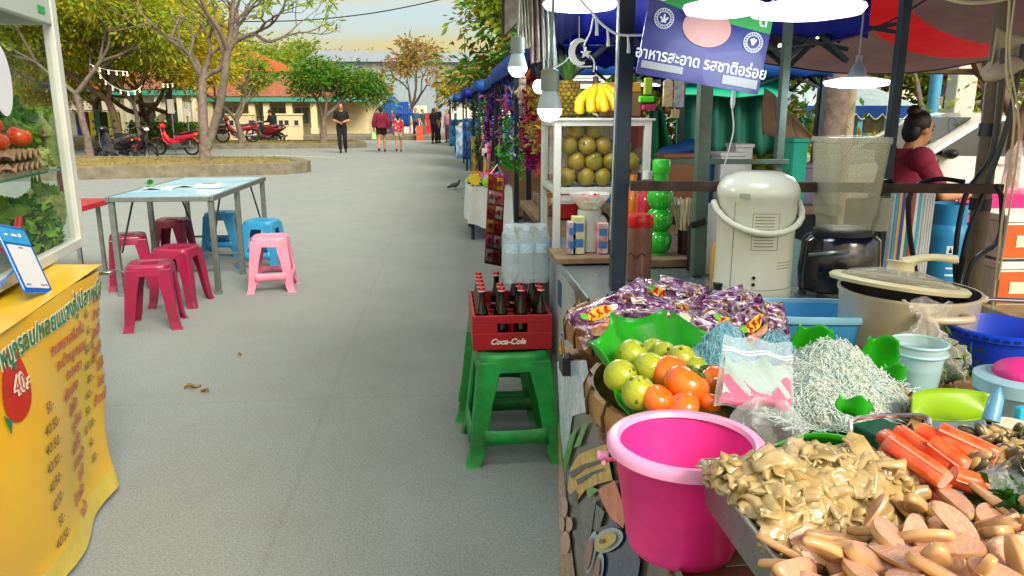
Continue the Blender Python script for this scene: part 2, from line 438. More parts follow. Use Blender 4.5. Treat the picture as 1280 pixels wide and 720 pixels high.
    for sd in 'RL': bones += [('ua', 'sh'+sd, 'el'+sd), ('fa', 'el'+sd, 'wr'+sd), ('th', 'hip'+sd, 'kn'+sd), ('sn', 'kn'+sd, 'an'+sd)]
    best = np.full(len(co), 9.); bi = np.zeros(len(co), int); bt = np.zeros(len(co))
    rad = {'torso': .13, 'torso2': .13, 'torso3': .11, 'head': .07, 'ua': .05, 'fa': .037, 'th': .085, 'sn': .05}
    for k, (nm, a, c) in enumerate(bones):
        A = np.array(V[a]); D = np.array(V[c])-A
        if nm == 'head': D = D*1.9
        tr = ((co-A) @ D)/(D @ D); t = np.clip(tr, 0, 1)
        dist = np.linalg.norm(co-A-t[:, None]*D, axis=1)/rad[nm]
        m_ = dist < best; best[m_] = dist[m_]; bi[m_] = k; bt[m_] = tr[m_]
    nm = np.array([x[0] for x in bones])[bi]
    o = thing(name, label, cat, loc, rz, group); o.scale = (s, s, s)
    def sub_mesh(mask, off, m, nme, par=o, thick=0):
        vs = co+no*off[:, None] if isinstance(off, np.ndarray) else co+no*off
        fs = [f for f in F if all(mask[i] for i in f)]
        if not fs: return None
        used = sorted({i for f in fs for i in f}); ix = {i: k for k, i in enumerate(used)}
        q = MB(m); q.add([tuple(vs[i]) for i in used], [[ix[i] for i in f] for f in fs], None, True)
        return q.build(nme, par, world=False, sharp=0, solid=thick)
    # skin: everything, plus fingers, eyes, brows and lips in the same mesh
    q = MB(skin); q.add([tuple(p) for p in co], F, None, True)
    for sd, sg in (('R', 1), ('L', -1)):
        el, wr = V['el'+sd], V['wr'+sd]; d = (wr-el).normalized(); kn = wr+d*.075
        side = d.cross(Vector((0, 0, 1))); side = side.normalized() if side.length > .2 else Vector((1, 0, 0))
        pal = side.cross(d).normalized(); curl = -pal if pal.z > 0 else pal
        for i, ln in enumerate((.062, .07, .066, .05)):
            p0 = kn-d*.015+side*(i-1.5)*.018
            q.tube(smoothpath([p0, p0+d*ln*.5+curl*.006, p0+d*ln*.8+curl*.02, p0+d*ln*.95+curl*.034], 2), .0085, 6)
        p0 = wr+d*.03-side*.028
        q.tube(smoothpath([p0, p0+d*.02-side*.018, p0+d*.048-side*.022+curl*.012], 2), .0095, 6)
    q.use(mat('eye_dark', '#1a1310', .25))
    for sx in (-1, 1):
        q.sph(hp(sx*.03, .082, .012), (.013, .006, .007), 8, 6, M4)
        q.tube([hp(sx*.015, .087, .036), hp(sx*.032, .088, .04), hp(sx*.05, .075, .034)], .004, 5)
    q.use(mat('lips', '#8e4a42', .45)); q.sph(hp(0, .088, -.057), (.02, .01, .009), 8, 6, M4)
    q.build('body', o, world=False, sharp=0)
    isT = (nm == 'torso') | (nm == 'torso2') | (nm == 'torso3')
    up = pv.z+.0
    tr = isT & ~((nm == 'torso3') & (bt > .93)) & ~((nm == 'torso') & (bt < shirt_low-1.)) | ((nm == 'ua') & (bt < sleeve if sleeve <= 1 else bt < 2)) | ((nm == 'fa') & (bt < sleeve-1))
    off = np.where(isT, loose*1.5, loose)
    sub_mesh(tr, off, top, 'shirt', thick=.004)
    bo = ((nm == 'torso') & (bt < .35)) | ((nm == 'th') & (bt < leg)) | ((nm == 'sn') & (bt < leg-1))
    bo |= (nm == 'torso') & (bt < .35)
    sub_mesh(bo, np.where(nm == 'sn', .018, .012), bottom, 'trousers' if leg > 1.5 else 'shorts', thick=.004)
    ft = (nm == 'sn') & (bt > .93)
    sub_mesh(ft, .006, shoes, 'shoes', thick=.003)
    h = MB(hairm)
    def hfn(p):
        if p.y > .045 and p.z < .055: p = Vector((p.x*.9, .045+(p.y-.045)*.15, p.z))
        return p*(1+.03*math.sin(p.x*140)*math.sin(p.z*90+p.y*60))
    h.sph(hd+Hm @ Vector((0, -.018, .045)), (.087, .1, .095), 18, 12, M4, hfn)
    if hair in ('bun', 'pony', 'long'): h.sph(hp(0, -.06, -.01), (.075, .06, .085), 12, 8, M4)
    if hair == 'bun': h.sph(hp(0, -.075, .125), (.048, .046, .044), 12, 8, M4)
    if hair == 'pony': h.tube(smoothpath([hp(0, -.1, .08), hp(0, -.15, .05), hp(0, -.15, -.06), hp(0, -.12, -.18)], 4), [.03]*5+[.035]*5+[.02]*3, 8)
    if hair == 'long': h.tube(smoothpath([hp(0, -.06, .03), hp(0, -.09, -.1), hp(0, -.1, -.26)], 4), [.08]*4+[.085]*4+[.04], 10)
    h.build('hair', o, world=False, sharp=0)
    return o

# ------------------------------------------------------------------ ground
def ground_mat():
    m = bpy.data.materials.new('road_concrete'); m.use_nodes = True; N = m.node_tree.nodes; L = m.node_tree.links
    b = N['Principled BSDF']; b.inputs['Roughness'].default_value = .85
    tc = N.new('ShaderNodeTexCoord')
    def noise(sc, det, lo, hi, ro=.6):
        n = N.new('ShaderNodeTexNoise'); n.inputs['Scale'].default_value = sc; n.inputs['Detail'].default_value = det; n.inputs['Roughness'].default_value = ro
        L.new(tc.outputs['Object'], n.inputs['Vector']); r = N.new('ShaderNodeMapRange'); r.inputs[1].default_value = lo; r.inputs[2].default_value = hi
        L.new(n.outputs['Fac'], r.inputs[0]); return r.outputs[0], n
    def mix(f, a, c, mode='MIX'):
        x = N.new('ShaderNodeMix'); x.data_type = 'RGBA'; x.blend_type = mode
        for s, i in ((f, 0), (a, 6), (c, 7)):
            if isinstance(s, (tuple, float)): x.inputs[i].default_value = s
            else: L.new(s, x.inputs[i])
        return x.outputs[2]
    big, _ = noise(.35, 6, .35, .65); mid, _ = noise(2.2, 8, .4, .62, .7); fine, nf = noise(120, 3, .35, .65, .8); spots, _ = noise(40, 2, .7, .76)
    c = mix(big, (.275, .335, .352, 1), (.31, .358, .368, 1))
    c = mix(mid, c, (.27, .312, .322, 1)); 
    x = N.new('ShaderNodeMath'); x.operation = 'MULTIPLY'; x.inputs[1].default_value = .55; L.new(mid, x.inputs[0])
    c = mix(fine, c, mix(.65, c, (.08, .088, .094, 1))); c = mix(spots, c, mix(.5, c, (.5, .49, .46, 1)))
    # slab joints
    bt = N.new('ShaderNodeTexBrick'); bt.inputs['Scale'].default_value = 1; bt.inputs['Mortar Size'].default_value = .012; bt.offset = 0
    bt.inputs['Brick Width'].default_value = 3.6; bt.inputs['Row Height'].default_value = 4.3
    bt.inputs['Color1'].default_value = bt.inputs['Color2'].default_value = (0, 0, 0, 1); bt.inputs['Mortar'].default_value = (1, 1, 1, 1)
    mp = N.new('ShaderNodeMapping'); mp.inputs['Location'].default_value = (.6, .5, 0); L.new(tc.outputs['Object'], mp.inputs[0])
    wr = N.new('ShaderNodeTexNoise'); wr.inputs['Scale'].default_value = 1.5; L.new(tc.outputs['Object'], wr.inputs['Vector'])
    va = N.new('ShaderNodeVectorMath'); va.operation = 'SCALE'; va.inputs[3].default_value = .03; L.new(wr.outputs['Color'], va.inputs[0])
    vb = N.new('ShaderNodeVectorMath'); L.new(mp.outputs[0], vb.inputs[0]); L.new(va.outputs[0], vb.inputs[1]); L.new(vb.outputs[0], bt.inputs['Vector'])
    jm = N.new('ShaderNodeMath'); jm.operation = 'MULTIPLY'; jm.inputs[1].default_value = .1; L.new(bt.outputs['Color'], jm.inputs[0])
    c = mix(jm.outputs[0], c, (.09, .088, .08, 1))
    L.new(c, b.inputs['Base Color'])
    bp = N.new('ShaderNodeBump'); bp.inputs['Strength'].default_value = .22; bp.inputs['Distance'].default_value = .004
    L.new(nf.outputs['Fac'], bp.inputs['Height']); L.new(bp.outputs[0], b.inputs['Normal'])
    return m
g = MB(ground_mat()); g.add([(-500, -60, 0), (500, -60, 0), (500, 900, 0), (-500, 900, 0)], [(0, 1, 2, 3)])
g.build('ground', kind='structure', origin=(0, 0, 0))
DIRT = mat('dry_dirt', '#8f7a58', .95, var=.2, vs=3, bump=.6, bs=25, col2='#5d5434')
g = MB(DIRT); g.add([(2.7, 3.4, .004), (40, 3.4, .004), (40, 30, .004), (3.9, 30, .004), (3.4, 12, .004)], [(0, 1, 2, 3, 4)]); g.build('dirt_ground', kind='structure')
GRASS = leafmat('dry_grass', '#a8a850', .4)
KERB = mat('kerb_concrete', '#7c7868', .9, var=.2, vs=5, bump=.4, bs=30, dirt=.6)
def island(name, poly, h, lbl, dens, seed, gm):
    b = MB(KERB)
    cx = sum(p[0] for p in poly)/len(poly); cy = sum(p[1] for p in poly)/len(poly)
    inn = [(cx+(x-cx)*(1-.35/math.hypot(x-cx, y-cy)), cy+(y-cy)*(1-.35/math.hypot(x-cx, y-cy))) for x, y in poly]
    n = len(poly)
    vs = [(x, y, 0) for x, y in poly]+[(x, y, h) for x, y in poly]+[(x, y, h) for x, y in inn]+[(x, y, h-.04) for x, y in inn]
    fs = [(i, (i+1) % n, n+(i+1) % n, n+i) for i in range(n)]+[(n+i, n+(i+1) % n, 2*n+(i+1) % n, 2*n+i) for i in range(n)]+[(2*n+i, 2*n+(i+1) % n, 3*n+(i+1) % n, 3*n+i) for i in range(n)]
    b.add(vs, fs); b.use(mat('island_soil', '#8c8450', .95, var=.25, vs=2, bump=.5, bs=20, col2='#6d5a38'))
    b.add([(x, y, h-.03) for x, y in inn], [tuple(range(n))])
    b.build(name, kind='structure', bev=.025)
    r = np.random.default_rng(seed); P = []
    A = np.array(inn); lo = A.min(0); hi = A.max(0)
    while len(P) < dens:
        p = lo+(hi-lo)*r.random(2)
        ok = all((inn[(i+1) % n][0]-inn[i][0])*(p[1]-inn[i][1])-(inn[(i+1) % n][1]-inn[i][1])*(p[0]-inn[i][0]) > 0 for i in range(n))
        if ok: P.append((p[0], p[1], h-.01+r.random()*.03))
    leaves('grass', np.array(P), .09, gm, aspect=.2, up=1.2, droop=0, seed=seed, kind='stuff', label=lbl)
island('kerb_island', [(-16, 15.6), (-4.1, 18.5), (-3.6, 18.75), (-3.32, 19.15), (-3.3, 19.6), (-3.6, 20.3), (-4.2, 21.2), (-14, 22.6), (-20, 22)], .28, 'sparse dry grass on the near kerb island', 3200, 1, GRASS)
island('far_island', [(-24, 31.0), (-3.6, 32.3), (-3.2, 33), (-3.4, 34.5), (-4.4, 36.5), (-24, 36.5)], .2, 'thin dry grass on the far kerb island', 3000, 2, GRASS)
# parking lanes painted on the road, and the coloured forecourt
LINE = mat('road_paint', '#c9c9c2', .7, var=.2, vs=9)
b = MB(LINE)
for (u0, v0, u1, v1) in ((330, 194, 418, 197), (440, 186.5, 470, 186.5)):
    p, q = at(u0, v0, z=.004), at(u1, v1, z=.004); d = Vector((0, .22, 0)); b.add([p, q, q+d, p+d], [(0, 1, 2, 3)])
b.build('road_markings', kind='structure')
b = MB(mat('red_paving', '#a5383c', .8, var=.15, vs=3)); b.add([(-11.5, 37.2, .004), (-5.2, 37.2, .004), (-5.2, 41.2, .004), (-11.5, 41.2, .004)], [(0, 1, 2, 3)]); b.build('red_paving', kind='structure')
b = MB(mat('blue_paving', '#6f93a8', .8, var=.15, vs=3)); b.add([(-18, 37.2, .004), (-11.6, 37.2, .004), (-11.6, 41.2, .004), (-18, 41.2, .004)], [(0, 1, 2, 3)]); b.build('blue_paving', kind='structure')
b = MB(KERB); b.box((-9, 43.2, .12), (24, 3.8, .24)); b.build('pavement', kind='structure', bev=.03)

# ------------------------------------------------------------------ trees
BARK = mat('grey_bark', '#7d7268', .9, var=.25, vs=9, bump=.8, bs=30)
BARK2 = mat('brown_bark', '#6a5643', .9, var=.25, vs=6, bump=.8, bs=24)
def tree(label, base, H, trunk_h, r0, spread, levels, nb, seed, lm, ls, per_tip, cr, bark=BARK, group=None, lean=(0, 0), bare=0., flat=1., asp=.4, forks=None, chunky=.72, cat='tree', starts=None, ang=(.35, .8), droop=.3, name='tree'):
    r = random.Random(seed); tips = []
    b = MB(bark); base = Vector(base)
    o = thing(name, label, cat, base, 0, group)
    def grow(p, d, ln, rad, lev):
        pts = [p]; q = Vector(p); dd = Vector(d)
        for k in range(4):
            dd = (dd+Vector((r.gauss(0, .12), r.gauss(0, .12), r.gauss(.03, .1)))).normalized()
            q = q+dd*ln/4; pts.append(q.copy())
        b.tube(pts, [rad*(1-(1-chunky)*i/4) for i in range(5)], 8 if lev < 2 else 5)
        if lev >= levels: tips.append((q, dd)); return
        if lev >= levels-1: tips.append((q, dd))
        m = nb if lev else (forks or nb)
        a0 = r.random()*2*PI
        for k in range(m):
            an = r.uniform(*ang)*(1.15 if lev == 0 else 1); az = a0+2*PI*k/m+r.uniform(-.5, .5)
            x = dd.orthogonal().normalized(); y = dd.cross(x)
            nd = dd*math.cos(an)+(x*math.cos(az)+y*math.sin(az))*math.sin(an)
            nd = Vector((nd.x*spread, nd.y*spread, nd.z*flat+.12)).normalized()
            grow(q, nd, ln*r.uniform(.65, .88) if lev else (H-trunk_h)*.42*r.uniform(.8, 1.1), rad*chunky*r.uniform(.75, .95), lev+1)
    d0 = Vector((lean[0], lean[1], 1)).normalized()
    b.tube([base-Vector((0, 0, .05)), base+d0*.15, base+d0*.4], [r0*1.5, r0*1.15, r0], 10)
    if starts:
        for pts, ra, rb in starts:
            P = smoothpath(pts, 4); b.tube(P, [ra+(rb-ra)*i/(len(P)-1) for i in range(len(P))], 8)
            for kk in range(2): grow(P[-1], ((P[-1]-P[-3]).normalized()+Vector((r.gauss(0, .35), r.gauss(0, .35), .1))).normalized(), .62, rb*.8, 1)
    else: grow(base+d0*.3, d0, trunk_h-.3, r0, 0)
    b.build('trunk', o, sharp=60)
    g = np.random.default_rng(seed); C = []
    for p, d in tips:
        if r.random() < bare: continue
        k = int(per_tip*r.uniform(.5, 1.5))
        C.append(np.array(p+d*cr*.3)+g.normal(size=(k, 3))*cr*np.array([1, 1, .75])*(.5+.5*r.random()))
    if C: leaves('crown', np.concatenate(C), ls, lm, o, aspect=asp, seed=seed, droop=droop)
    return o
LF_G = [leafmat('leaf_green', '#96b83a'), leafmat('leaf_light_green', '#bccc4a')]
LF_D = [leafmat('leaf_deep_green', '#3f8436'), leafmat('leaf_mid_green', '#69a63c')]
LF_Y = [leafmat('leaf_yellow_green', '#d0c62e'), leafmat('leaf_olive', '#a0b035'), leafmat('leaf_yellow', '#e6cc34')]
LF_A = [leafmat('leaf_autumn', '#b8944c'), leafmat('leaf_autumn_pink', '#b08a68'), leafmat('leaf_olive2', '#a4ac50')]
LF_O = [leafmat('leaf_orange', '#b06a22'), leafmat('leaf_ochre', '#a08a2a'), leafmat('leaf_green3', '#6c9436')]
def gb(u, v, z=0): return at(u, v, z=z)
def yb(u, y, z=0.):  # on the ground at depth y, in the photo column u
    p = at(u, 200, y=y); return Vector((p.x, y, z))
_f = lambda *q: [at(u, v, y=20.2+dy) for u, v, dy in q]
tree('frangipani with bare forked grey branches on the near kerb island', yb(257, 20.2, .26), 4, 1, .13, 1.35, 5, 2, 5, LF_G, .24, 6, .14, BARK, bare=.72, asp=.26, chunky=.78, ang=(.3, .75), starts=[
    (_f((257, 190, 0), (255, 165, 0), (253, 125, .1), (253, 98, .2)), .13, .1), (_f((259, 185, 0), (267, 160, 0), (276, 125, -.1), (282, 85, -.2), (285, 62, -.2)), .115, .085),
    (_f((253, 100, .2), (246, 78, .4), (232, 64, .6), (212, 50, .9)), .08, .05), (_f((253, 100, .2), (262, 92, .2), (274, 86, .1), (280, 70, .3)), .07, .06), (_f((285, 64, -.2), (275, 40, -.5), (262, 22, -.8)), .07, .05),
    (_f((285, 64, -.2), (296, 50, -.2), (318, 42, -.4)), .07, .05), (_f((285, 62, -.2), (288, 40, .2), (292, 20, .3)), .06, .05), (_f((318, 42, -.4), (335, 52, -.5), (350, 48, -.3)), .045, .03)])
trees_g = 'leafy trees beyond the parked motorbikes'
tree('tall leafy tree with a pale leaning trunk, beside the display case', yb(112, 25), 5.4, 2.0, .12, 1.5, 4, 3, 11, LF_G+LF_Y[:2], .17, 100, .6, BARK, trees_g, lean=(.08, 0))
tree('tall leafy tree with a dark straight trunk behind the black scooter', yb(153, 27), 5.8, 1.9, .15, 1.5, 4, 3, 12, LF_G+LF_Y[:2], .18, 100, .62, BARK2, trees_g, lean=(.03, 0))
tree('slim leafy tree with two thin grey stems behind the red motorbike', yb(178, 28), 5.4, 1.8, .09, 1.5, 4, 3, 13, LF_Y+LF_G[:1], 0.17, 137, .6, BARK, trees_g)
tree('yellow leafed tree glowing behind the signs on posts', yb(216, 33), 5.6, 1.4, .16, 1.2, 4, 3, 14, LF_Y+[LF_Y[2]], 0.17, 187, .6, BARK2, trees_g, flat=.8)
tree('shorter yellow green tree in front of the white building', yb(190, 36), 5.4, 1.3, .18, 1.4, 4, 3, 15, LF_Y[:2], 0.19, 162, .7, BARK2, trees_g, flat=.8)
tree('broad green tree filling the gap left of the yellow tree', yb(128, 38), 7, 1.8, .2, 1.4, 4, 3, 16, LF_G+LF_Y[:1], .3, 130, .8, BARK2, trees_g)
tree('small green frangipani beside the three parked motorbikes', yb(304, 33.2, .18), 3.3, .95, .13, 1.4, 4, 2, 17, LF_G+LF_D[1:], .22, 50, .3, BARK, asp=.3, forks=3)
tree('round dense green tree behind the man in black', yb(406, 33.6, .18), 3.15, 1.05, .14, 1.3, 4, 3, 21, LF_D+LF_G[:1], .2, 75, .36, BARK, asp=.32, forks=3, flat=.8)
tree('sparse autumn tree with pinkish leaves above the blue gazebo', yb(512, 60), 5.6, 1.9, .18, .9, 5, 2, 23, LF_A, .34, 26, .5, BARK, forks=3)
tree('brownish tree at the far end of the stall row', yb(594, 50), 5.0, 1.3, .18, 1.05, 4, 3, 24, LF_A+LF_Y[1:2], .3, 24, .5, BARK, forks=3)
tree('low yellow green tree beside the far stalls', yb(598, 44), 3.6, 1.2, .14, 1.5, 4, 3, 25, LF_Y[:2]+LF_A[:1], .24, 32, .42, BARK)
tree('leafy tree rising behind the first market stall', yb(668, 26), 4.8, 2.0, .16, .8, 4, 3, 26, LF_Y[1:2]+LF_G[:1], .24, 34, .5, BARK2)
for i, (u, y, h, s) in enumerate(((362, 95, 7.8, 31), (395, 92, 6.6, 32), (430, 95, 8, 33), (335, 88, 8.6, 34), (465, 98, 7, 35))):
    tree('distant green tree above the %s' % ('end of the orange roof', 'left end of the pale warehouse roof', 'middle of the pale warehouse roof', 'middle of the orange roof', 'pale warehouse roof beside the autumn tree')[i], yb(u, y), h, 3, .25, 1.3, 4, 3, s, LF_G[:1]+LF_Y[1:2], .5, 40, 1.0, BARK2, 'trees behind the warehouse')

# ------------------------------------------------------------------ buildings
CREAM = mat('cream_plaster', '#dccdA4'.lower(), .8, var=.08, vs=2, dirt=.15)
CREAMW = mat('pale_plaster', '#e2dcc6', .8, var=.06, vs=1.5, dirt=.15)
def tiles(name, c1, c2):
    m = mat(name, c1, .75, var=.1, vs=3, col2=c2); N = m.node_tree.nodes; L = m.node_tree.links
    tc = N.new('ShaderNodeTexCoord'); w = N.new('ShaderNodeTexWave'); w.inputs['Scale'].default_value = 3.2; w.bands_direction = 'X'
    L.new(tc.outputs['Object'], w.inputs[0]); bp = N.new('ShaderNodeBump'); bp.inputs['Strength'].default_value = .8; bp.inputs['Distance'].default_value = .05
    L.new(w.outputs['Fac'], bp.inputs['Height']); L.new(bp.outputs[0], N['Principled BSDF'].inputs['Normal']); return m
ROOF = tiles('orange_roof_tiles', '#c65a26', '#a8481f'); ROOF2 = tiles('brown_roof_tiles', '#a5634c', '#8a4f3c')
def pavilion():
    o = thing('pavilion', 'cream pavilion with orange tiled hip roof and green fascia', 'building', (-12, 45, 0))
    x0, x1 = yb(262, 44).x, yb(470, 44).x; zf = at(0, 0, z=0).z
    zt = at(370, 121, y=44).z; zb = at(370, 127, y=44).z
    b = MB(CREAM)
    b.box(((x0+x1)/2, 50, zt/2), (x1-x0-1, 8, zt)); b.build('wall', o)
    f = MB(mat('green_fascia', '#3f9a8c', .6)); f.box(((x0+x1)/2, 44, (zt+zb)/2), (x1-x0, .3, zt-zb)); f.build('fascia', o)
    r = MB(ROOF2); ze = zt+.02; zm = at(370, 96, y=47).z
    r.add([(x0, 43.8, ze), (x1, 43.8, ze), (x1-2.2, 47, zm), (x0, 47, zm), (x1, 56, ze), (x0, 56, ze), (x1-2.2, 53, zm), (x0, 53, zm)], [(0, 1, 2, 3), (1, 4, 6, 2), (4, 5, 7, 6), (3, 2, 6, 7), (0, 3, 7, 5)])
    r.build('lower_roof', o)
    xr0, xr1 = yb(262, 47).x, yb(371, 47).x; zk = at(320, 92, y=46.5).z; zp = at(310, 62, y=50).z
    u = MB(CREAM); u.box(((xr0+xr1)/2, 50, zk-.15), (xr1-xr0, 6.5, .5)); u.build('upper_band', o)
    r = MB(ROOF); ze = zk+.12
    r.add([(xr0-.2, 46.4, ze), (xr1+.2, 46.4, ze), (xr1-3, 50, zp), (xr0-.2, 50, zp), (xr1+.2, 53.6, ze), (xr0-.2, 53.6, ze)], [(0, 1, 2, 3), (1, 4, 2), (3, 2, 4, 5), (0, 3, 5)]); r.build('upper_roof', o)
    for u_ in (268, 320, 338, 366, 396):
        p = yb(u_, 44.3); c = MB(CREAM); c.box((p.x, 44.3, zb/2+.12), (.34, .34, zb-.24)); c.box((p.x, 44.3, .4), (.42, .42, .3)); c.build('column', o, bev=.02)
    for u0, u1 in ((276, 296), (341, 362), (328, 336), (372, 390)):
        p, q = yb(u0, 45.9), yb(u1, 45.9); w = MB(mat('window_glass', '#7d9aa0', .1, var=.3, vs=1))
        w.box(((p.x+q.x)/2, 45.96, zb*.62), (q.x-p.x, .06, zb*.5)); fr = w.build('window', o)
        k = MB(CREAMW); zz = (zb*.37, zb*.87)
        for z in zz: k.box(((p.x+q.x)/2, 45.94, z), (q.x-p.x+.1, .1, .09))
        for x in (p.x, (p.x+q.x)/2, q.x): k.box((x, 45.92, zb*.62), (.07, .09, zb*.5))
        k.build('frame', fr)
    return o
pavilion()
def low_wall(label, u0, u1, y, v0, holes):
    p, q = yb(u0, y), yb(u1, y); h = at((u0+u1)/2, v0, y=y).z
    o = thing('low_wall', label, 'wall', ((p.x+q.x)/2, y, 0), 0, 'low walls in front of the pavilion')
    b = MB(CREAM); b.box(((p.x+q.x)/2, y, h/2), (q.x-p.x, .25, h)); b.box(((p.x+q.x)/2, y, h+.04), (q.x-p.x+.1, .35, .08)); b.build('wall', o, bev=.015)
    for hx in holes:
        x = yb(hx, y).x; d = MB(mat('dark_opening', '#2c332c', .9)); d.box((x, y-.128, h*.7), (.22, .012, .26)); k = d.build('vent_opening', o)
        f = MB(CREAMW); 
        for s in (-1, 1): f.box((x+s*.13, y-.14, h*.7), (.04, .03, .34)); f.box((x, y-.14, h*.7+s*.15), (.3, .03, .04))
        f.build('frame', k)
low_wall('cream low wall with three square openings behind the parked motorbikes', 350, 381, 41.4, 144, (355, 362, 374))
low_wall('cream low wall with two square openings behind the small green tree', 288, 322, 41.4, 144, (294, 318))
def cream_fence():
    y = 64; p, q = yb(385, y), yb(535, y); h = at(450, 132, y=y).z
    o = thing('boundary_wall', 'long cream boundary wall with grey posts behind the round tree', 'wall', ((p.x+q.x)/2, y, 0))
    b = MB(CREAMW); b.box(((p.x+q.x)/2, y, h/2), (q.x-p.x, .2, h)); b.build('wall', o)
    for u in (400, 424, 451, 464, 490, 515):
        x = yb(u, y).x; c = MB(mat('grey_post', '#7d8582', .7)); c.box((x, y-.16, h/2), (.16, .14, h+.1)); c.build('post', o)
cream_fence()
def warehouse():
    y = 78; xl, xr = yb(392, y).x, yb(655, y).x; zt = at(500, 77, y=y).z; ze = at(500, 72, y=y).z
    o = thing('warehouse', 'long pale grey blue warehouse behind the autumn trees', 'building', ((xl+xr)/2, y+8, 0))
    m = mat('corrugated_wall', '#8fa0ac', .6, var=.06, vs=.4); N = m.node_tree.nodes; L = m.node_tree.links
    tc = N.new('ShaderNodeTexCoord'); w = N.new('ShaderNodeTexWave'); w.inputs['Scale'].default_value = 2.5; w.bands_direction = 'X'; L.new(tc.outputs['Object'], w.inputs[0])
    bp = N.new('ShaderNodeBump'); bp.inputs['Strength'].default_value = .6; bp.inputs['Distance'].default_value = .05; L.new(w.outputs['Fac'], bp.inputs['Height']); L.new(bp.outputs[0], N['Principled BSDF'].inputs['Normal'])
    b = MB(m); b.box(((xl+xr)/2, y+8, zt/2), (xr-xl, 16, zt)); b.build('wall', o)
    r = MB(mat('warehouse_roof', '#8793a6', .6)); xm = yb(470, y).x
    r.add([(xl-.4, y-.6, zt-.05), (xr+.4, y-.6, zt-.05), (xr+.4, y+8, zt+1.6), (xl-.4, y+8, zt+1.6), (xr+.4, y+16.6, zt-.05), (xl-.4, y+16.6, zt-.05)], [(0, 1, 2, 3), (3, 2, 4, 5), (0, 3, 5), (1, 4, 2)]); r.build('roof', o)
    d = MB(CREAMW); x0, x1 = yb(565, y).x, yb(640, y).x; zz = at(600, 135, y=y).z; d.box(((x0+x1)/2, y-.1, zz/2), (x1-x0, .2, zz)); d.build('lower_panel', o)
    for u in (418, 484, 550, 612):
        x = yb(u, y).x; t = MB(mat('grey_post', '#7d8582')); t.box((x, y-.12, zt/2), (.22, .24, zt)); t.build('pilaster', o)
    x0, x1 = yb(484, y-.2).x, yb(494, y-.2).x; z1, z0 = at(489, 106, y=y).z, at(489, 118, y=y).z
    t = MB(mat('brown_shutter', '#8a5a34', .6)); t.box(((x0+x1)/2, y-.06, (z0+z1)/2), (x1-x0, .12, z1-z0)); t.build('window', o)
warehouse()
def white_hall():
    y = 46; xl, xr = yb(60, y).x, yb(258, y).x; zt = at(150, 118, y=y).z
    o = thing('market_hall', 'low white open hall with green eaves behind the leafy trees', 'building', ((xl+xr)/2, y+4, 0))
    b = MB(CREAMW); b.box(((xl+xr)/2, y+4, zt/2), (xr-xl, 6, zt)); b.build('wall', o)
    f = MB(mat('green_fascia', '#3f9a8c')); f.box(((xl+xr)/2, y+.6, zt+.15), (xr-xl+.8, .3, .35)); f.build('eaves', o)
    r = MB(ROOF2); r.add([(xl-.5, y+.4, zt+.3), (xr+.5, y+.4, zt+.3), (xr+.5, y+4, zt+1.7), (xl-.5, y+4, zt+1.7), (xr+.5, y+8, zt+.3), (xl-.5, y+8, zt+.3)], [(0, 1, 2, 3), (3, 2, 4, 5), (1, 4, 2)]); r.build('roof', o)
    for u in (118, 140, 168, 205, 232, 250):
        x = yb(u, y+.8).x; c = MB(CREAMW); c.box((x, y+.8, zt/2), (.3, .3, zt)); c.build('column', o)
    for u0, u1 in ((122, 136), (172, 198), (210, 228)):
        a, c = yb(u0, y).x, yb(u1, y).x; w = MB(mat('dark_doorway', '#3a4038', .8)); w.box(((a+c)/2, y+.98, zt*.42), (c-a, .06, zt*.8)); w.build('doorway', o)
    # the steps' sloping balustrade
    a, c = at(196, 152, y=43), at(216, 136, y=43); k = MB(CREAM); k.bar(a, c, .2, .35); k.build('stair_rail', o)
white_hall()
# hedge
h0, h1 = yb(168, 32), yb(250, 32)
o = thing('hedge', 'clipped green hedge below the leafy trees', 'hedge', ((h0.x+h1.x)/2, 32, 0))
g = np.random.default_rng(3); n = 5000
leaves('foliage', np.stack([h0.x+(h1.x-h0.x)*g.random(n), 32+g.normal(size=n)*.25, .1+.95*g.random(n)**.7], 1), .14, LF_D+LF_G[:1], o, seed=3)
b = MB(BARK2)
for k in range(14):
    x = h0.x+(h1.x-h0.x)*(k+.5)/14; b.tube([(x, 32, 0), (x+.1, 32, .4), (x-.1, 31.9, .8)], .025, 5)
b.build('stems', o)
# overhead cable
b = MB(BLACK); pts = [at(365, 26, y=30), at(420, 22, y=30), at(480, 14, y=30), at(552, -1, y=30), at(640, -24, y=30), at(760, -60, y=30)]
b.tube(smoothpath([at(300, 27, y=30)]+pts, 4), .022, 6)
b.build('overhead_cable', label='black cable sagging across the sky above the street', cat='cable')
# ------------------------------------------------------------------ people on the street
NAVY = mat('black_cloth', '#14171f', .85, var=.2, vs=30); MAROON = mat('maroon_cloth', '#7c1236', .8, var=.2, vs=25)
def red_print():
    m = mat('red_print_cloth', '#c01c33', .8); N = m.node_tree.nodes; L = m.node_tree.links
    tc = N.new('ShaderNodeTexCoord'); v = N.new('ShaderNodeTexVoronoi'); v.inputs['Scale'].default_value = 11; L.new(tc.outputs['Object'], v.inputs[0])
    cr = N.new('ShaderNodeMapRange'); cr.inputs[1].default_value = .28; cr.inputs[2].default_value = .36; cr.inputs[3].default_value = 1; cr.inputs[4].default_value = 0; L.new(v.outputs['Distance'], cr.inputs[0])
    b = N['Principled BSDF']; s = b.inputs['Base Color'].links[0].from_socket
    mx = N.new('ShaderNodeMix'); mx.data_type = 'RGBA'; mx.inputs[7].default_value = (.85, .75, .72, 1); L.new(cr.outputs[0], mx.inputs[0]); L.new(s, mx.inputs[6]); L.new(mx.outputs[2], b.inputs['Base Color'])
    return m
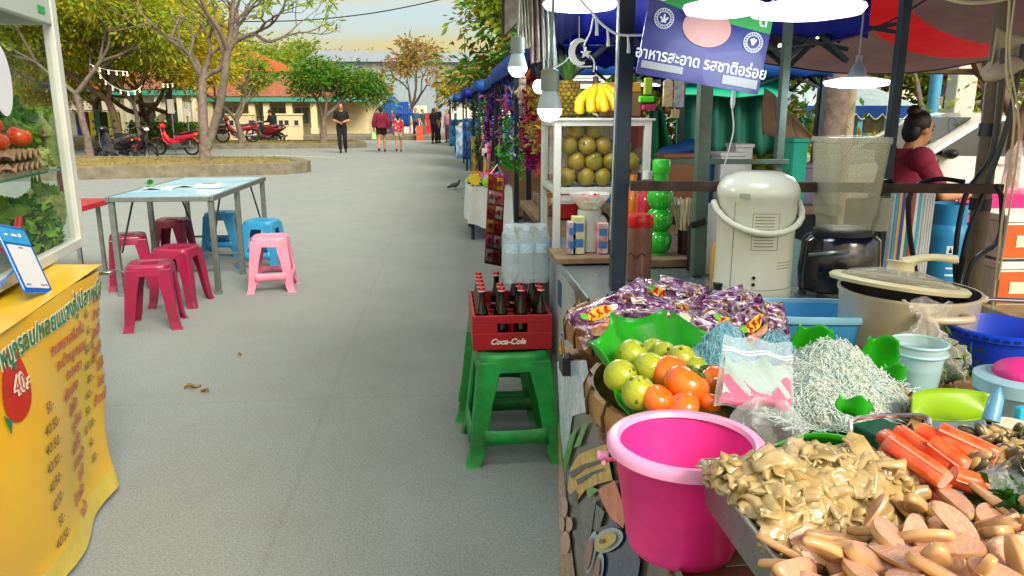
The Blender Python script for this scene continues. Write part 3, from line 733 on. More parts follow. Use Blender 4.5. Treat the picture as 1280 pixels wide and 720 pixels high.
REDP = red_print(); PINK = mat('pink_cloth', '#cf7f9a', .8); DENIM = mat('dark_denim', '#232b40', .85); GREYC = mat('grey_cloth', '#5a6468', .85); BLUEC = mat('blue_cloth', '#31597c', .85); REDC = mat('red_cloth', '#a81f2b', .85); WHITEC = mat('white_cloth', '#d9d9d6', .85)
walkL = dict(knR=(.1, .16, .52), anR=(.1, .14, .1), hipR=(.085, .02, .92), knL=(-.095, -.02, .5), anL=(-.09, -.22, .13))
person('man in black shirt and trousers walking this way with hands together', yb(429, 28.4), PI+.15, NAVY, NAVY, dict(
    knR=(.09, .08, .5), anR=(.07, .03, .085), anL=(-.11, -.12, .1), elR=(.27, -.04, 1.12), wrR=(.07, .19, 1.05), elL=(-.27, -.04, 1.12), wrL=(-.05, .2, 1.06), headtilt=-.2), s=1.03, sleeve=.8, loose=.014)
mw = yb(478, 28.8)
person('woman in a loose maroon jacket and black shorts walking away with a bag', mw, 0, MAROON, NAVY, dict(walkL, elR=(.27, -.05, 1.12), wrR=(.26, .0, .9), elL=(-.27, -.05, 1.12), wrL=(-.27, .0, .9)), s=.97, sleeve=1.9, leg=.62, hair='pony', loose=.04, shirt_low=.75, girth=1.18)
person('child in red and white patterned shirt walking beside the woman in maroon', yb(499, 28.9), 0, REDP, mat('white_shorts', '#d7c2ae', .8), dict(walkL), s=.8, sleeve=.9, leg=.5, hair='pony', loose=.03)
b = MB(clearmat('green_bag', '#b9e8a0', .2, .4)); p = mw+Vector((-.27, .05, .48))
b.grid(lambda u, v: p+Vector((math.cos(u*2*PI)*.1*(.35+.65*math.sin(min(1, (1-v)*1.5)*PI/2)), math.sin(u*2*PI)*.06*(.35+.65*(1-v)), v*.3)), 14, 6)
b.tube([p+Vector((0, 0, .3)), p+Vector((0, 0, .4))], .012, 5); b.build('carrier_bag', label='pale green carrier bag in the hand of the woman in maroon', cat='bag')
person('woman in black dress standing beside the man in black, far down the street', yb(543.5, 36.6), -.6, NAVY, NAVY, s=.95, sleeve=.8, hair='long', loose=.03)
person('taller man in black T-shirt behind the woman in black, far down the street', yb(548.5, 37.2), 2.2, NAVY, DENIM, s=1.02, sleeve=.7)
person('woman in pink shirt and trousers near the far stalls', yb(560.5, 38), 2.4, PINK, mat('mauve_cloth', '#8d5a72', .85), s=.92, sleeve=.9, hair='long')
person('man in blue-grey shirt standing by the red crates far away', yb(521, 44), 2.8, BLUEC, DENIM, s=.98)
person('man in dark green shirt near the red barrier far away', yb(529.5, 43), -2.2, mat('dark_green_cloth', '#24403a', .85), GREYC, s=.94)
person('person in purple shirt under the blue gazebo', yb(492, 50), PI, mat('purple_cloth', '#5a3a78', .85), DENIM, s=.92)
person('person in white shirt walking behind the tree trunks at left', yb(146, 34), -.9, WHITEC, GREYC, walkL, s=1.02)
sit = dict(pelvis=(0, -.1, .52), waist=(0, -.1, .68), chest=(0, -.06, .87), neck=(0, -.04, 1.03), head=(0, 0, 1.17), shR=(.165, -.05, .98), shL=(-.165, -.05, .98), elR=(.22, .02, .74), wrR=(.2, .24, .72), elL=(-.22, .02, .74), wrL=(-.2, .24, .72),
           hipR=(.085, -.08, .5), knR=(.13, .32, .5), anR=(.12, .3, .09), hipL=(-.085, -.08, .5), knL=(-.13, .32, .5), anL=(-.12, .3, .09))

# ------------------------------------------------------------------ blue gazebo and things around it
CANB = thinmat('blue_canopy_cloth', '#1f63c4', .45, .6, var=.12, vs=2, bump=.25, bs=9)
CANB2 = thinmat('deep_blue_canopy_cloth', '#1b2fc0', .5, .6, var=.2, vs=2, bump=.25, bs=9)
CANT = thinmat('teal_awning_cloth', '#17c9a4', .5, .5, var=.08)
def tent(label, c, w, d, ze, zp, m, val=.25, back=False, group=None, legm=None, steps=8, sag=.16, skip=()):
    o = thing('market_tent', label, 'canopy tent', c, 0, group); x, y, z = c
    def roof(u, v):
        a, b_ = 2*u-1, 2*v-1; k = max(abs(a), abs(b_)); h = zp-(zp-ze)*k-sag*math.sin(k*PI)*.8
        return (x+a*w/2, y+b_*d/2, z+h)
    b = MB(m); b.grid(roof, 16, 16, True); b.build('canopy', o, sharp=0, solid=.006)
    b = MB(m); n = 40
    def ring(t):
        t = (t % 1)*4; s = int(t); f = t-s
        return [(-1+2*f, -1), (1, -1+2*f), (1-2*f, 1), (-1, 1-2*f)][s]
    def val_(u, v):
        a, e = ring(u); wv = .012*math.sin(u*n*2*PI)
        return (x+a*(w/2+.01+wv*v), y+e*(d/2+.01+wv*v), z+ze-.005-val*v*(1-.14*abs(math.sin(u*n*PI))))
    b.grid(val_, n*4, 2, True); b.build('valance', o, sharp=0, solid=.004)
    L = MB(legm or WHITE)
    for k, (sx, sy) in enumerate(((-1, -1), (1, -1), (1, 1), (-1, 1))):
        if k in skip: continue
        q = MB(legm or WHITE); q.bar((x+sx*(w/2-.05), y+sy*(d/2-.05), z), (x+sx*(w/2-.05), y+sy*(d/2-.05), z+ze), .045); q.box((x+sx*(w/2-.05), y+sy*(d/2-.05), z+.006), (.1, .1, .012)); q.build('leg', o)
    q = MB(legm or STEEL)
    for s in (-1, 1):      # scissor trusses along the eaves and the rafters up to the mast
        for k in range(4):
            f0, f1 = -1+k*.5, -1+(k+1)*.5
            for e0, e1 in ((.0, -.28), (-.28, .0)):
                q.bar((x+f0*(w/2-.05), y+s*(d/2-.06), z+ze-.03+e0), (x+f1*(w/2-.05), y+s*(d/2-.06), z+ze-.03+e1), .022)
                q.bar((x+s*(w/2-.06), y+f0*(d/2-.05), z+ze-.03+e0), (x+s*(w/2-.06), y+f1*(d/2-.05), z+ze-.03+e1), .022)
        for t in (-1, 1): q.bar((x+s*w/2*.97, y+t*d/2*.97, z+ze-.1), (x, y, z+zp-.12), .022)
    q.cyl((x, y, z+ze-.1), (x, y, z+zp-.05), .022); q.build('frame', o)
    if back:
        q = MB(m); q.grid(lambda u, v: (x+(u-.5)*w*.98, y+d/2-.06+.03*math.sin(u*30), z+ze*v), 30, 2); q.build('back_curtain', o, sharp=0)
    return o
gz = tent('small blue gazebo with white legs at the end of the street', (yb(493.5, 56).x, 56, 0), 2.7, 2.4, at(490, 139, y=56).z, at(494, 118, y=56).z, CANB, .3)
x0, x1 = yb(503, 55).x, yb(513, 55).x
b = MB(CANB); b.grid(lambda u, v: (x0+(x1-x0)*u, 54.8+.05*math.sin(u*25), .15+2*v), 14, 2); b.build('side_curtain', gz, sharp=0, solid=.01)
b = MB(mat('pale_cyan_cloth', '#74c7d2', .8)); p = at(498, 140, y=55)
b.prism([(-.22, 0), (-.42, -.12), (-.36, -.3), (-.24, -.24), (-.24, -.75), (.24, -.75), (.24, -.24), (.36, -.3), (.42, -.12), (.22, 0)], lambda x, y, d: (p.x+x, p.y+d, p.z+y), 0, .05)
b.tube([p+Vector((0, 0, -.01)), p+Vector((0, 0, .16))], .012, 5); b.build('hanging_shirt', label='cyan shirt hanging under the blue gazebo', cat='shirt')
def crate_far(u, y, w, h, col, label, cat='crate', name='crate'):
    p = yb(u, y); m = mat('far_'+col, col, .6); b = MB(m); b.box((p.x, y, h/2), (w, .4, h))
    for k in range(3): b.box((p.x, y-.205, h*(k+.5)/3), (w*.8, .02, h*.12))
    b.box((p.x, y, h+.02), (w*1.06, .44, .04)); return b.build(name, label=label, cat=cat, bev=.01)
crate_far(486.5, 47, 1.1, .5, '#4b2f7a', 'purple cloth covered counter below the gazebo', 'counter', 'counter')
crate_far(537, 46, .75, 1.0, '#c22430', 'tall red cooler at the far end of the street', 'cooler', 'cooler')
crate_far(534, 45, .5, 1.35, '#b82a30', 'red cabinet behind the two men far away', 'cabinet', 'cabinet')
crate_far(507, 47, .55, .55, '#e3e0d8', 'white box on the road below the gazebo', 'box', 'box')
crate_far(525.5, 41, .35, .7, '#d0573a', 'small orange red drum near the two men far away', 'drum', 'drum')

# ------------------------------------------------------------------ motorbikes
def motorbike(label, loc, rz, body, seatm, scooter=False, body2=None, basket=False):
    """step-through motorbike, facing +X in its own frame"""
    o = thing('motorbike', label, 'motorbike', loc, rz, 'parked motorbikes'); M = o.matrix_basis
    T = lambda x, y, z: (x, y, z)
    PA = mat('paint_'+body, body, .25, coat=.5, var=.05); P2 = mat('paint_'+(body2 or '#1a1a1e'), body2 or '#1a1a1e', .3, coat=.3)
    r = .235 if scooter else .285; tw = .055 if scooter else .038
    for x in (-.6, .62):
        b = MB(RUBBER); b.tube([(x+math.cos(t)*(r-tw*.6), 0, r+math.sin(t)*(r-tw*.6)) for t in [2*PI*k/28 for k in range(28)]], tw, 9, closed=True)
        w = b.build('wheel', o, world=False)
        b = MB(STEEL); b.tube([(x+math.cos(t)*(r-tw*1.35), 0, r+math.sin(t)*(r-tw*1.35)) for t in [2*PI*k/28 for k in range(28)]], .012, 6, closed=True)
        b.cyl((x, -.06, r), (x, .06, r), .045)
        ns = 5 if scooter else 14
        for k in range(ns):
            a = 2*PI*k/ns; b.bar((x, .015*(-1)**k, r), (x+math.cos(a)*(r-tw*1.35), 0, r+math.sin(a)*(r-tw*1.35)), .02 if scooter else .006)
        b.build('rim', w, world=False)
        # mudguard
        b = MB(PA if x > 0 else P2); rr = r+.035
        b.grid(lambda u, v, x=x: (x+math.cos(R(35+110*u) if x > 0 else R(30+120*u))*rr, (v-.5)*.11, r+math.sin(R(35+110*u) if x > 0 else R(30+120*u))*rr-.02*abs(2*v-1)), 10, 4); b.build('mudguard', o, world=False, solid=.006)
    b = MB(DKSTEEL)
    for s in (-.055, .055): b.tube([(.62, s, r), (.52, s, r+.28), (.46, s, .74)], [.02, .024, .022], 7)
    b.cyl((.47, 0, .66), (.4, 0, .95), .03); b.build('front_fork', o, world=False)
    b = MB(DKSTEEL); b.tube(smoothpath([(.34, .36, .98), (.4, .26, 1.03), (.4, .08, .99), (.4, -.08, .99), (.4, -.26, 1.03), (.34, -.36, .98)], 4), .014, 6)
    for s in (-1, 1):
        b.tube([(.4, s*.25, 1.03), (.36, s*.3, 1.16)], .007, 5); b.sph((.35, s*.32, 1.2), (.012, .055, .04), 10, 6)
        b.tube([(.34, s*.36, .98), (.37, s*.28, 1.02)], .021, 7)
    b.build('handlebar', o, world=False)
    b = MB(PA)   # handlebar cowl, leg shield
    b.sph((.43, 0, .98), (.12, .15, .1), 14, 8)
    b.build('headlight_cowl', o, world=False)
    b = MB(mat('headlight_lens', '#d8dde0', .1, coat=1)); b.sph((.53, 0, .96), (.035, .09, .055), 12, 8); b.build('headlight', o, world=False)
    wd = .2 if scooter else .15
    b = MB(PA)
    b.grid(lambda u, v: (.5-.17*v-.07*abs(2*u-1)**2+(.0 if v < .7 else -(v-.7)*.3), (2*u-1)*wd*(.55+.6*math.sin(min(1, v*1.35)*PI/2)-.25*max(0, v-.75)*2), .95-.62*v), 10, 10); b.build('leg_shield', o, world=False, solid=.02, bev=0)
    b = MB(P2 if not scooter else PA)
    if scooter:
        b.grid(lambda u, v: (.3-.55*v, (2*u-1)*.17, .33-.02*math.sin(v*PI)), 4, 6); b.build('floorboard', o, world=False, solid=.06)
    else:
        b.tube(smoothpath([(.4, 0, .74), (.2, 0, .5), (-.05, 0, .45), (-.3, 0, .58)], 4), [.07, .075, .08, .085, .09, .09, .09, .09, .09, .09, .085, .08, .08], 8); b.build('frame_tube', o, world=False)
    b = MB(PA)   # rear body, pointed tail
    def tail(u, v):
        a = 2*PI*u; t = v; x = -.02-.88*t; w_ = (.13+.05*math.sin(t*PI))*(1-.65*max(0, t-.55)/.45)*(1 if scooter else .8); h = (.17+.03*math.sin(t*PI))*(1-.7*max(0, t-.5)/.5)
        if t in (0, 1): w_ *= .4; h *= .5
        return (x, math.cos(a)*w_, .58+.15*t+math.sin(a)*h*(1.15 if scooter else .75))
    b.grid(tail, 18, 12); b.build('rear_body', o, world=False)
    b = MB(mat('tail_lens', '#c01a14', .15, coat=1)); b.box((-.9, 0, .74), (.04, .12, .05)); b.build('tail_light', o, world=False, bev=.01)
    b = MB(mat('indicator_lens', '#e08a20', .2)); 
    for s in (-1, 1): b.sph((-.85, s*.12, .7), (.04, .03, .025), 8, 6)
    b.build('indicators', o, world=False)
    b = MB(seatm); b.grid(lambda u, v: (-.02-.72*v, (2*u-1)*(.09+.055*math.sin(min(1, v*1.6)*PI/2)), .75+.06*v-.05*math.sin(v*PI*1.1)-.055*abs(2*u-1)**3), 10, 10); b.build('seat', o, world=False, solid=.07, bev=.02)
    b = MB(STEEL); b.tube([(-.75, .1, .84), (-.98, .1, .86), (-.98, -.1, .86), (-.75, -.1, .84)], .013, 6); b.build('grab_rail', o, world=False)
    b = MB(mat('engine_metal', '#6d7072', .45, .7, vs=20))
    b.box((-.05, 0, .31), (.3, .2, .2)); b.cyl((.08, 0, .33), (.28, 0, .38), .075, .06, 12); b.cyl((-.08, .1, .28), (-.08, .15, .28), .09, n=16); b.cyl((-.08, -.1, .28), (-.08, -.15, .28), .09, n=16)
    b.tube([(-.1, .12, .3), (-.6, .13, r)], .04, 8); b.build('engine', o, world=False, bev=.01)
    b = MB(CHROME); b.tube(smoothpath([(.2, -.08, .32), (.12, -.13, .2), (-.2, -.15, .19), (-.45, -.16, .25), (-.9, -.17, .34)], 4), [.018]*8+[.03]*2+[.042]*7, 9); b.build('exhaust', o, world=False)
    b = MB(DKSTEEL); b.tube([(-.05, .1, .2), (-.12, .2, .0)], .01, 6); b.tube([(0, .22, .2), (0, -.22, .2)], .012, 6); b.build('side_stand', o, world=False)
    return o
SEATB = mat('black_vinyl', '#1c1d22', .45, bump=.2, bs=60); SEATBR = mat('brown_vinyl', '#6a5348', .5, bump=.2, bs=60)
motorbike('black scooter with maroon front panel parked beside the glass case', yb(146, 22.6)+Vector((0, 0, 0)), R(150), '#151823', SEATBR, True, '#151823')
motorbike('black and red motorbike parked behind the black scooter', yb(172, 23.6), R(-32), '#2a1420', SEATB, False, '#7e1230')
motorbike('bright red step-through motorbike parked behind the fork of the bare tree', yb(221, 27.6), R(168), '#cf1432', SEATB, False, '#cf1432')
motorbike('maroon motorbike partly hidden behind the small frangipani trunk', yb(300, 34.2, .18), R(200), '#9c1838', SEATB, False, '#9c1838')
motorbike('dark red motorbike at the left of the pair by the low wall', yb(332, 36.8, 0), R(170), '#8a1c38', SEATB, True, '#24303c')
mb5 = motorbike('grey black motorbike with a rider, at the right of the pair by the low wall', yb(338, 38.3, 0), R(165), '#2b3a40', SEATB, True, '#2b3a40')
person('rider in dark clothes sitting on the grey black motorbike', yb(341, 38.3, .27), R(75), NAVY, DENIM, dict(sit, anR=(.2, .32, .1), anL=(-.2, .32, .1), knR=(.2, .3, .5), knL=(-.2, .3, .5)), s=1.0, sleeve=1.9)
b = MB(mat('maroon_sheet', '#9a1442', .6)); 
# signs on posts
for i, (u, v0, v1, y, lab) in enumerate(((220.5, 124, 142, 29.5, 'plain white board on a post, the taller one beside the yellow tree'), (239.5, 128, 145, 30.2, 'plain white board on a post, the shorter one nearer the bare tree'))):
    p = yb(u, y); z1, z0 = at(u, v0, y=y).z, at(u, v1, y=y).z
    o = thing('sign_post', lab, 'sign', p, 0, 'white boards on posts'); b = MB(STEEL); b.cyl((p.x, y, 0), (p.x, y, z1), .03); b.build('post', o)
    b = MB(WHITE); b.box((p.x, y-.05, (z0+z1)/2), (.24, .03, z1-z0)); k = b.build('board', o, bev=.01)
    if i: b = MB(mat('faded_red', '#b0564c')); b.tube([(p.x+.06*math.cos(t*.6), y-.068, (z0+z1)/2+.1+.06*math.sin(t*.6)) for t in range(11)], .008, 4); b.build('ring_mark', k)
# clothes rack at the far left
p = yb(122, 31); o = thing('clothes_rack', 'rack of hanging clothes in mixed colours behind the black scooter', 'clothes rack', p)
b = MB(STEEL); b.tube([(p.x-1, 31, 0), (p.x-1, 31, 1.5), (p.x+1, 31, 1.5), (p.x+1, 31, 0)], .02, 6); b.build('rail', o)
for k, c in enumerate(('#b33b4a', '#e4e0d8', '#314a8c', '#8c2f6b', '#d9c83a', '#3c6a4a', '#2a2a34', '#c8d43a', '#d4dd4a')):
    x = p.x-.9+k*.225; b = MB(mat('garment_'+c, c, .85)); b.prism([(-.09, 0), (-.1, -.85), (.1, -.85), (.09, 0), (0, .05)], lambda a, z, d, x=x: (x+a+.01*math.sin(z*20), 31+d, 1.42+z), -.12, .12); b.build('garment', o, bev=.02)
# string lights between the left trees
BULBW = mat('warm_bulb', '#ffe7b0', emit=1.5)
def string_light(label, pts, y):
    P = smoothpath([at(u, v, y=y) for u, v in pts], 6); b = MB(WHITE); b.tube(P, .012, 5)
    o = b.build('string_light', label=label, cat='string light', group='string lights in the left trees')
    for k in range(3, len(P), 4):
        q = MB(BULBW); q.sph(P[k]+Vector((0, 0, -.1)), .03, 8, 6); q.cyl(P[k]+Vector((0, 0, -.05)), P[k], .018, n=6); q.build('bulb', o)
string_light('string of small bulbs running from the pale leaning trunk to the dark trunk', [(112, 80), (122, 84), (138, 88), (152, 89), (160, 90)], 25.5)
string_light('string of small bulbs drooping below the upper string to the slim stems', [(121, 87), (130, 99), (143, 109), (158, 114), (170, 113), (178, 107)], 26)
string_light('short string of bulbs in front of the yellow tree', [(200, 104), (208, 105), (217, 104)], 29)

# ------------------------------------------------------------------ folding table and stools on the road
def metal_table():
    o = thing('folding_table', 'long metal folding table with pale blue top standing on the road', 'table', (-2.4, 7.2, 0)); z = .8
    x0, x1, y0, y1 = -2.64, -1.82, 6.2, 8.05
    b = MB(mat('blue_table_top', '#86bce0', .3, var=.12, vs=3, coat=.15, col2='#b4d4e6')); b.box(((x0+x1)/2, (y0+y1)/2, z-.012), (x1-x0-.05, y1-y0-.05, .024)); b.build('table_top', o)  # sky reflection on the top put into the colour as paler blue
    f = MB(STEEL)
    for x in (x0+.012, x1-.012): f.box((x, (y0+y1)/2, z-.018), (.03, y1-y0, .042))
    for y in (y0+.012, (y0+y1)/2, y1-.012): f.box(((x0+x1)/2, y, z-.02), (x1-x0-.06, .026, .038))
    f.build('rim', o, bev=.004)
    for x in (x0+.03, x1-.03):
        for y in (y0+.04, (y0+y1)/2-.1, y1-.04):
            l = MB(STEEL); l.bar((x, y, 0), (x, y, z-.04), .042); l.box((x, y, .008), (.05, .05, .016)); l.build('leg', o, bev=.004)
    s = MB(STEEL)
    for y in (y0+.04, (y0+y1)/2-.1, y1-.04): s.bar((x0+.05, y, .2), (x1-.05, y, .2), .02)
    s.build('crossbar', o)
    s = MB(DKSTEEL)
    for x in (x0+.06, x1-.06): s.bar((x, y0+.06, .35), (x, y0+.4, z-.05), .012); s.bar((x, y1-.06, .35), (x, y1-.4, z-.05), .012)
    s.build('brace', o)
metal_table()
WCER = mat('white_ceramic', '#dfe2e0', .2); 
for i, (u, v, kind, lab) in enumerate(((199, 236, 'p', 'white paper sheet lying on the blue table, nearer its left edge'), (262, 235, 't', 'white tissue pack with dark print on the middle of the blue table'), (185, 232, 'c', 'small pale green cup lying at the left of the blue table'), (240, 233, 'p', 'white paper sheet beside the tissue pack on the blue table'))):
    p = at(u, v, z=.803); b = MB(WCER)
    if kind == 'p': b.grid(lambda a, c: p+Vector(((a-.5)*.24, (c-.5)*.17, .004+.012*math.sin(a*5+c*4))), 8, 6); b.build('paper_sheet', label=lab, cat='paper', solid=.002)
    elif kind == 't':
        b.box(p+Vector((0, 0, .02)), (.2, .11, .04)); o = b.build('tissue_pack', label=lab, cat='tissue pack', bev=.012)
        q = MB(mat('dark_print', '#3a2a2a')); q.box(p+Vector((0, -.01, .0412)), (.11, .05, .002)); q.build('print', o)
    else:
        b.use(mat('pale_green_plastic', '#8cc79a', .3)); M = Matrix.Translation(p+Vector((0, 0, .033))) @ Euler((PI/2, 0, .6)).to_matrix().to_4x4(); b.open_lathe([(.0, 0), (.026, 0), (.034, .09), (.031, .09), (.024, .004), (0, .004)], n=18, M=M); b.build('cup', label=lab, cat='cup')

def stool_mesh(m, h=.45, wt=.145, wb=.185, arch=False, low=.13):
    """moulded plastic stool: rounded square top, four splayed channel legs, low side rails; returns builders for top, legs, rails"""
    top = MB(m); rr = .05
    def rsq(w, a):
        # rounded square radius
        c, s = math.cos(a), math.sin(a); p = 5
        k = (abs(c)**p+abs(s)**p)**(-1/p); return Vector((c*k*w, s*k*w, 0))
    n = 40; prof = [(.0, h-.012), (.5, h-.010), (.72, h-.004), (.86, h), (.97, h-.006), (1.0, h-.02), (1.04, h-.075), (.99, h-.075), (.95, h-.024), (.6, h-.022), (0, h-.022)]
    vs = []; fs = []
    for k, z in prof:
        for j in range(n): vs.append(rsq(wt*k, 2*PI*j/n)+Vector((0, 0, z)))
    for i in range(len(prof)-1): fs += [(i*n+j, i*n+(j+1) % n, (i+1)*n+(j+1) % n, (i+1)*n+j) for j in range(n)]
    top.add(vs, fs, None, True)
    for k in range(-2, 3): top.bar((-.05, k*.022, h-.008), (.05, k*.022, h-.008), .007, .005)
    legs = []
    for sx, sy in ((-1, -1), (1, -1), (1, 1), (-1, 1)):
        l = MB(m); secs = []
        for t in (0, .12, .3, .6, .9, .955, 1):
            w = wt*1.0+(wb-wt)*(1-t) if t < 1 else wt
            w = wb+(wt*1.0-wb)*t; z = (h-.03)*t
            lw = (.088-.028*(1-t)) + (.07*max(0, t-.75)**1.0 if arch else .16*max(0, t-.8)**1.2)
            foot = .008 if t < .05 else 0
            ow = w+foot; th = .017
            # L-shaped channel hugging the corner
            sec = [(ow, ow), (ow-lw, ow), (ow-lw, ow-th), (ow-th-.006, ow-th-.006), (ow-th, ow-lw), (ow, ow-lw)]
            secs.append([Vector((a*sx, b_*sy, z)) for a, b_ in sec])
        k = len(secs[0]); vs = [p for s in secs for p in s]; fs = []
        for i in range(len(secs)-1): fs += [(i*k+j, i*k+(j+1) % k, (i+1)*k+(j+1) % k, (i+1)*k+j) for j in range(k)]
        fs += [tuple(range(k)), tuple(len(vs)-k+j for j in range(k))]
        if sx*sy < 0: fs = [f[::-1] for f in fs]
        l.add(vs, fs); legs.append(l)
    rails = []
    if low:
        for k in range(4):
            r_ = MB(m); M = Matrix.Rotation(k*PI/2, 4, 'Z'); t = low/(h-.03); w = wb+(wt-wb)*t
            def f(u, v): return M @ Vector(((2*u-1)*(w-.05), -w+.004+.0*v+(v-.5)*.01, low+(v-.5)*.055*(1+.35*abs(2*u-1)**4)))
            r_.grid(f, 12, 2, True); rails.append(r_)
    return top, legs, rails
def stool(label, loc, rz, m, group, **k):
    o = thing('plastic_stool', label, 'stool', loc, rz, group)
    t, l, r_ = stool_mesh(m, **k)
    t.build('seat', o, world=False, sharp=70)
    for x in l: x.build('leg', o, world=False, bev=.005)
    for x in r_: x.build('rail', o, world=False, sharp=0, solid=.016)
    return o
def dup_stool(src, label, loc, rz):
    c = copy_tree(src); c.location = loc; c.rotation_euler.z = rz; c['label'] = label; return c
MAR = mat('maroon_plastic', '#8d1040', .3, var=.12, coat=.2, dirt=.3); LBL = mat('blue_plastic', '#2f8fc4', .35, var=.1, dirt=.2); PNK = mat('pink_plastic', '#e58aa8', .35, var=.1, dirt=.2); GRN = mat('green_plastic', '#15a046', .42, var=.25, vs=9, dirt=.6, bump=.15, bs=60)
st = stool('maroon plastic stool nearest the yellow banner, in front of the others', Vector((-2.02, 5.32, 0)), R(12), MAR, 'maroon stools by the folding table', arch=True, low=0, wt=.14, wb=.175)
dup_stool(st, 'maroon plastic stool just behind the nearest one, to its right', Vector((-2.05, 5.95, 0)), R(-6))
dup_stool(st, 'maroon plastic stool half hidden by the left leg of the folding table', Vector((-2.66, 6.6, 0)), R(20))
dup_stool(st, 'maroon plastic stool under the left side of the folding table, farthest back', Vector((-2.62, 7.55, 0)), R(0))
sb = stool('light blue plastic stool behind the right end of the folding table', Vector((-2.3, 8.05, 0)), R(4), LBL, 'blue stools by the folding table', h=.45)
dup_stool(sb, 'light blue plastic stool between the pink stool and the table leg', Vector((-1.74, 7.4, 0)), R(-8))
stool('pink plastic stool standing in front of the blue ones', Vector((-1.45, 6.42, 0)), R(6), PNK, None)
# the red table edge behind the glass case
o = thing('red_table', 'red topped table partly hidden behind the glass case', 'table', (-4.6, 6.9, 0)); b = MB(mat('red_laminate', '#b81f30', .3)); b.box((-4.0, 6.9, .665), (2.0, .6, .05)); b.build('table_top', o, bev=.008)
for x in (-4.9, -3.1):
    for y in (6.68, 7.12): b = MB(STEEL); b.bar((x, y, 0), (x, y, .645), .03); b.build('leg', o)
b = MB(WCER); b.box((-4.05, 6.85, .71), (.3, .22, .04)); b.build('napkin_tray', label='white tray on the red table, seen through the glass case', cat='tray', bev=.01)
# pigeon
p = at(569, 237, z=.0); o = thing('pigeon', 'dark pigeon standing on the road before the stall row', 'bird', p, R(20))
PG = mat('pigeon_feathers', '#3a3f46', .7, var=.3, vs=40)
b = MB(PG); b.sph((0, 0, .13), (.115, .06, .062), 14, 10, Euler((0, R(-14), 0)).to_matrix().to_4x4()); b.tube([(.07, 0, .15), (.11, 0, .2), (.118, 0, .225)], [.045, .03, .026], 9); b.sph((.125, 0, .235), (.034, .027, .028), 10, 8); b.tube([(.15, 0, .235), (.182, 0, .226)], [.009, .003], 6)
b.tube([(-.06, 0, .115), (-.15, 0, .09), (-.22, 0, .075)], [.045, .034, .028], 8); b.build('body', o, world=False)
for s in (-1, 1):
    b = MB(mat('pigeon_wing', '#565c64', .7)); b.sph((-.03, s*.052, .14), (.11, .016, .045), 12, 7, Euler((0, R(-12), 0)).to_matrix().to_4x4()); b.build('wing', o, world=False)
    b = MB(mat('bird_leg', '#a0503c')); b.tube([(.01, s*.025, .09), (.015, s*.025, .01)], .006, 5); b.tube([(-.01, s*.025, .006), (.045, s*.025, .006)], .005, 5); b.build('leg', o, world=False)
o.scale = (.7, .7, .7)
# fallen leaves
LV = mat('fallen_leaf', '#8a6a3a', .8)
for i, (u, v, a, lab) in enumerate(((241, 484, .5, 'curled brown leaf lying on the road, the upper one of two'), (256, 489, 2.6, 'thin brown leaf lying on the road just right of the curled one'), (300, 444, 1., 'tiny dark leaf on the road behind the brown leaves'), (578, 248, .4, 'small dark scrap on the road beside the pigeon'))):
    p = at(u, v, z=.006); s = (.085, .06, .025, .04)[i]
    b = MB(LV); b.grid(lambda x, y: p+Vector((math.cos(a)*(x-.5)*s-math.sin(a)*(y-.5)*s*.5*math.sin(x*PI), math.sin(a)*(x-.5)*s+math.cos(a)*(y-.5)*s*.5*math.sin(x*PI), .012*abs(2*y-1)+.01*math.sin(x*6))), 10, 4); b.build('fallen_leaf', label=lab, cat='leaf', solid=.002)
b = MB(mat('dry_stick', '#b8ac90', .8)); b.tube(smoothpath([at(62, 716, z=.012), at(78, 709, z=.014), at(97, 703, z=.01)], 4), .006, 6); b.build('stick', label='pale thin stick on the road under the yellow banner', cat='stick')
# ------------------------------------------------------------------ left food stall: yellow menu banner, glass case, vegetables
LA = R(8.5); LO = Vector((-1.36, 3.05, 0)); LD = Vector((-math.sin(LA), math.cos(LA), 0)); LN = Vector((-math.cos(LA), -math.sin(LA), 0))
def LS(a, b, z): return LO+LD*a+LN*b+Vector((0, 0, z))
def lsp(u, v, b):
    """point seen at (u, v) on the vertical plane b behind the stall front -> (a, z)"""
    d = _fw+_rt*((u-640)/950)-_up*((v-360)/950); o = Vector((0, 0, CH)); P = LO+LN*b
    t = (P-o).dot(LN)/d.dot(LN); p = o+d*t; return (p-P).dot(LD), p.z
TZ = .85
o = thing('stall_table', 'food stall table under the yellow menu banner', 'table', LS(-1, .45, 0)); o.rotation_euler.z = 0
b = MB(WOOD); c = LS(-1.15, .47, 0); b.box(c+Vector((0, 0, TZ-.03)), (.86, 2.3, .04), LA); b.build('table_top', o)
for a in (-.1, -2.2):
    for bb in (.1, .8): b = MB(STEEL); p = LS(a, bb, 0); b.bar(p, p+Vector((0, 0, TZ-.05)), .04); b.build('leg', o)
def yellow_mat():
    m = mat('yellow_vinyl', '#e6ae14', .32, var=.12, vs=2.4, col2='#d9b81c', bump=.3, bs=7, coat=.25, dirt=.12); return m
YV = yellow_mat(); YH = mat('pale_yellow_hem', '#d9c454', .4, var=.1)
def tarp(u, v, off=0.):
    a = .03-.15*v*(1-u)-2.5*u*(1-.04*v); z = TZ+.012-(TZ-.015)*v
    w = .011*math.sin(u*21+v*2.5)*(.3+v)+.009*math.sin(u*9-v*5+1)+.006*math.sin(v*13+u*30)
    w += .012*math.exp(-((v-.03)/.03)**2)*0
    fl = .012*v**2+.012*max(0, v-.86)/.14
    curl = .07*max(0, 1-u/.05)**2
    return LS(a, -.012-w-fl-off+curl, z)
tb = thing('menu_banner', 'yellow vinyl menu banner with green heading hanging from the left stall', 'banner', LS(-1, 0, 0))
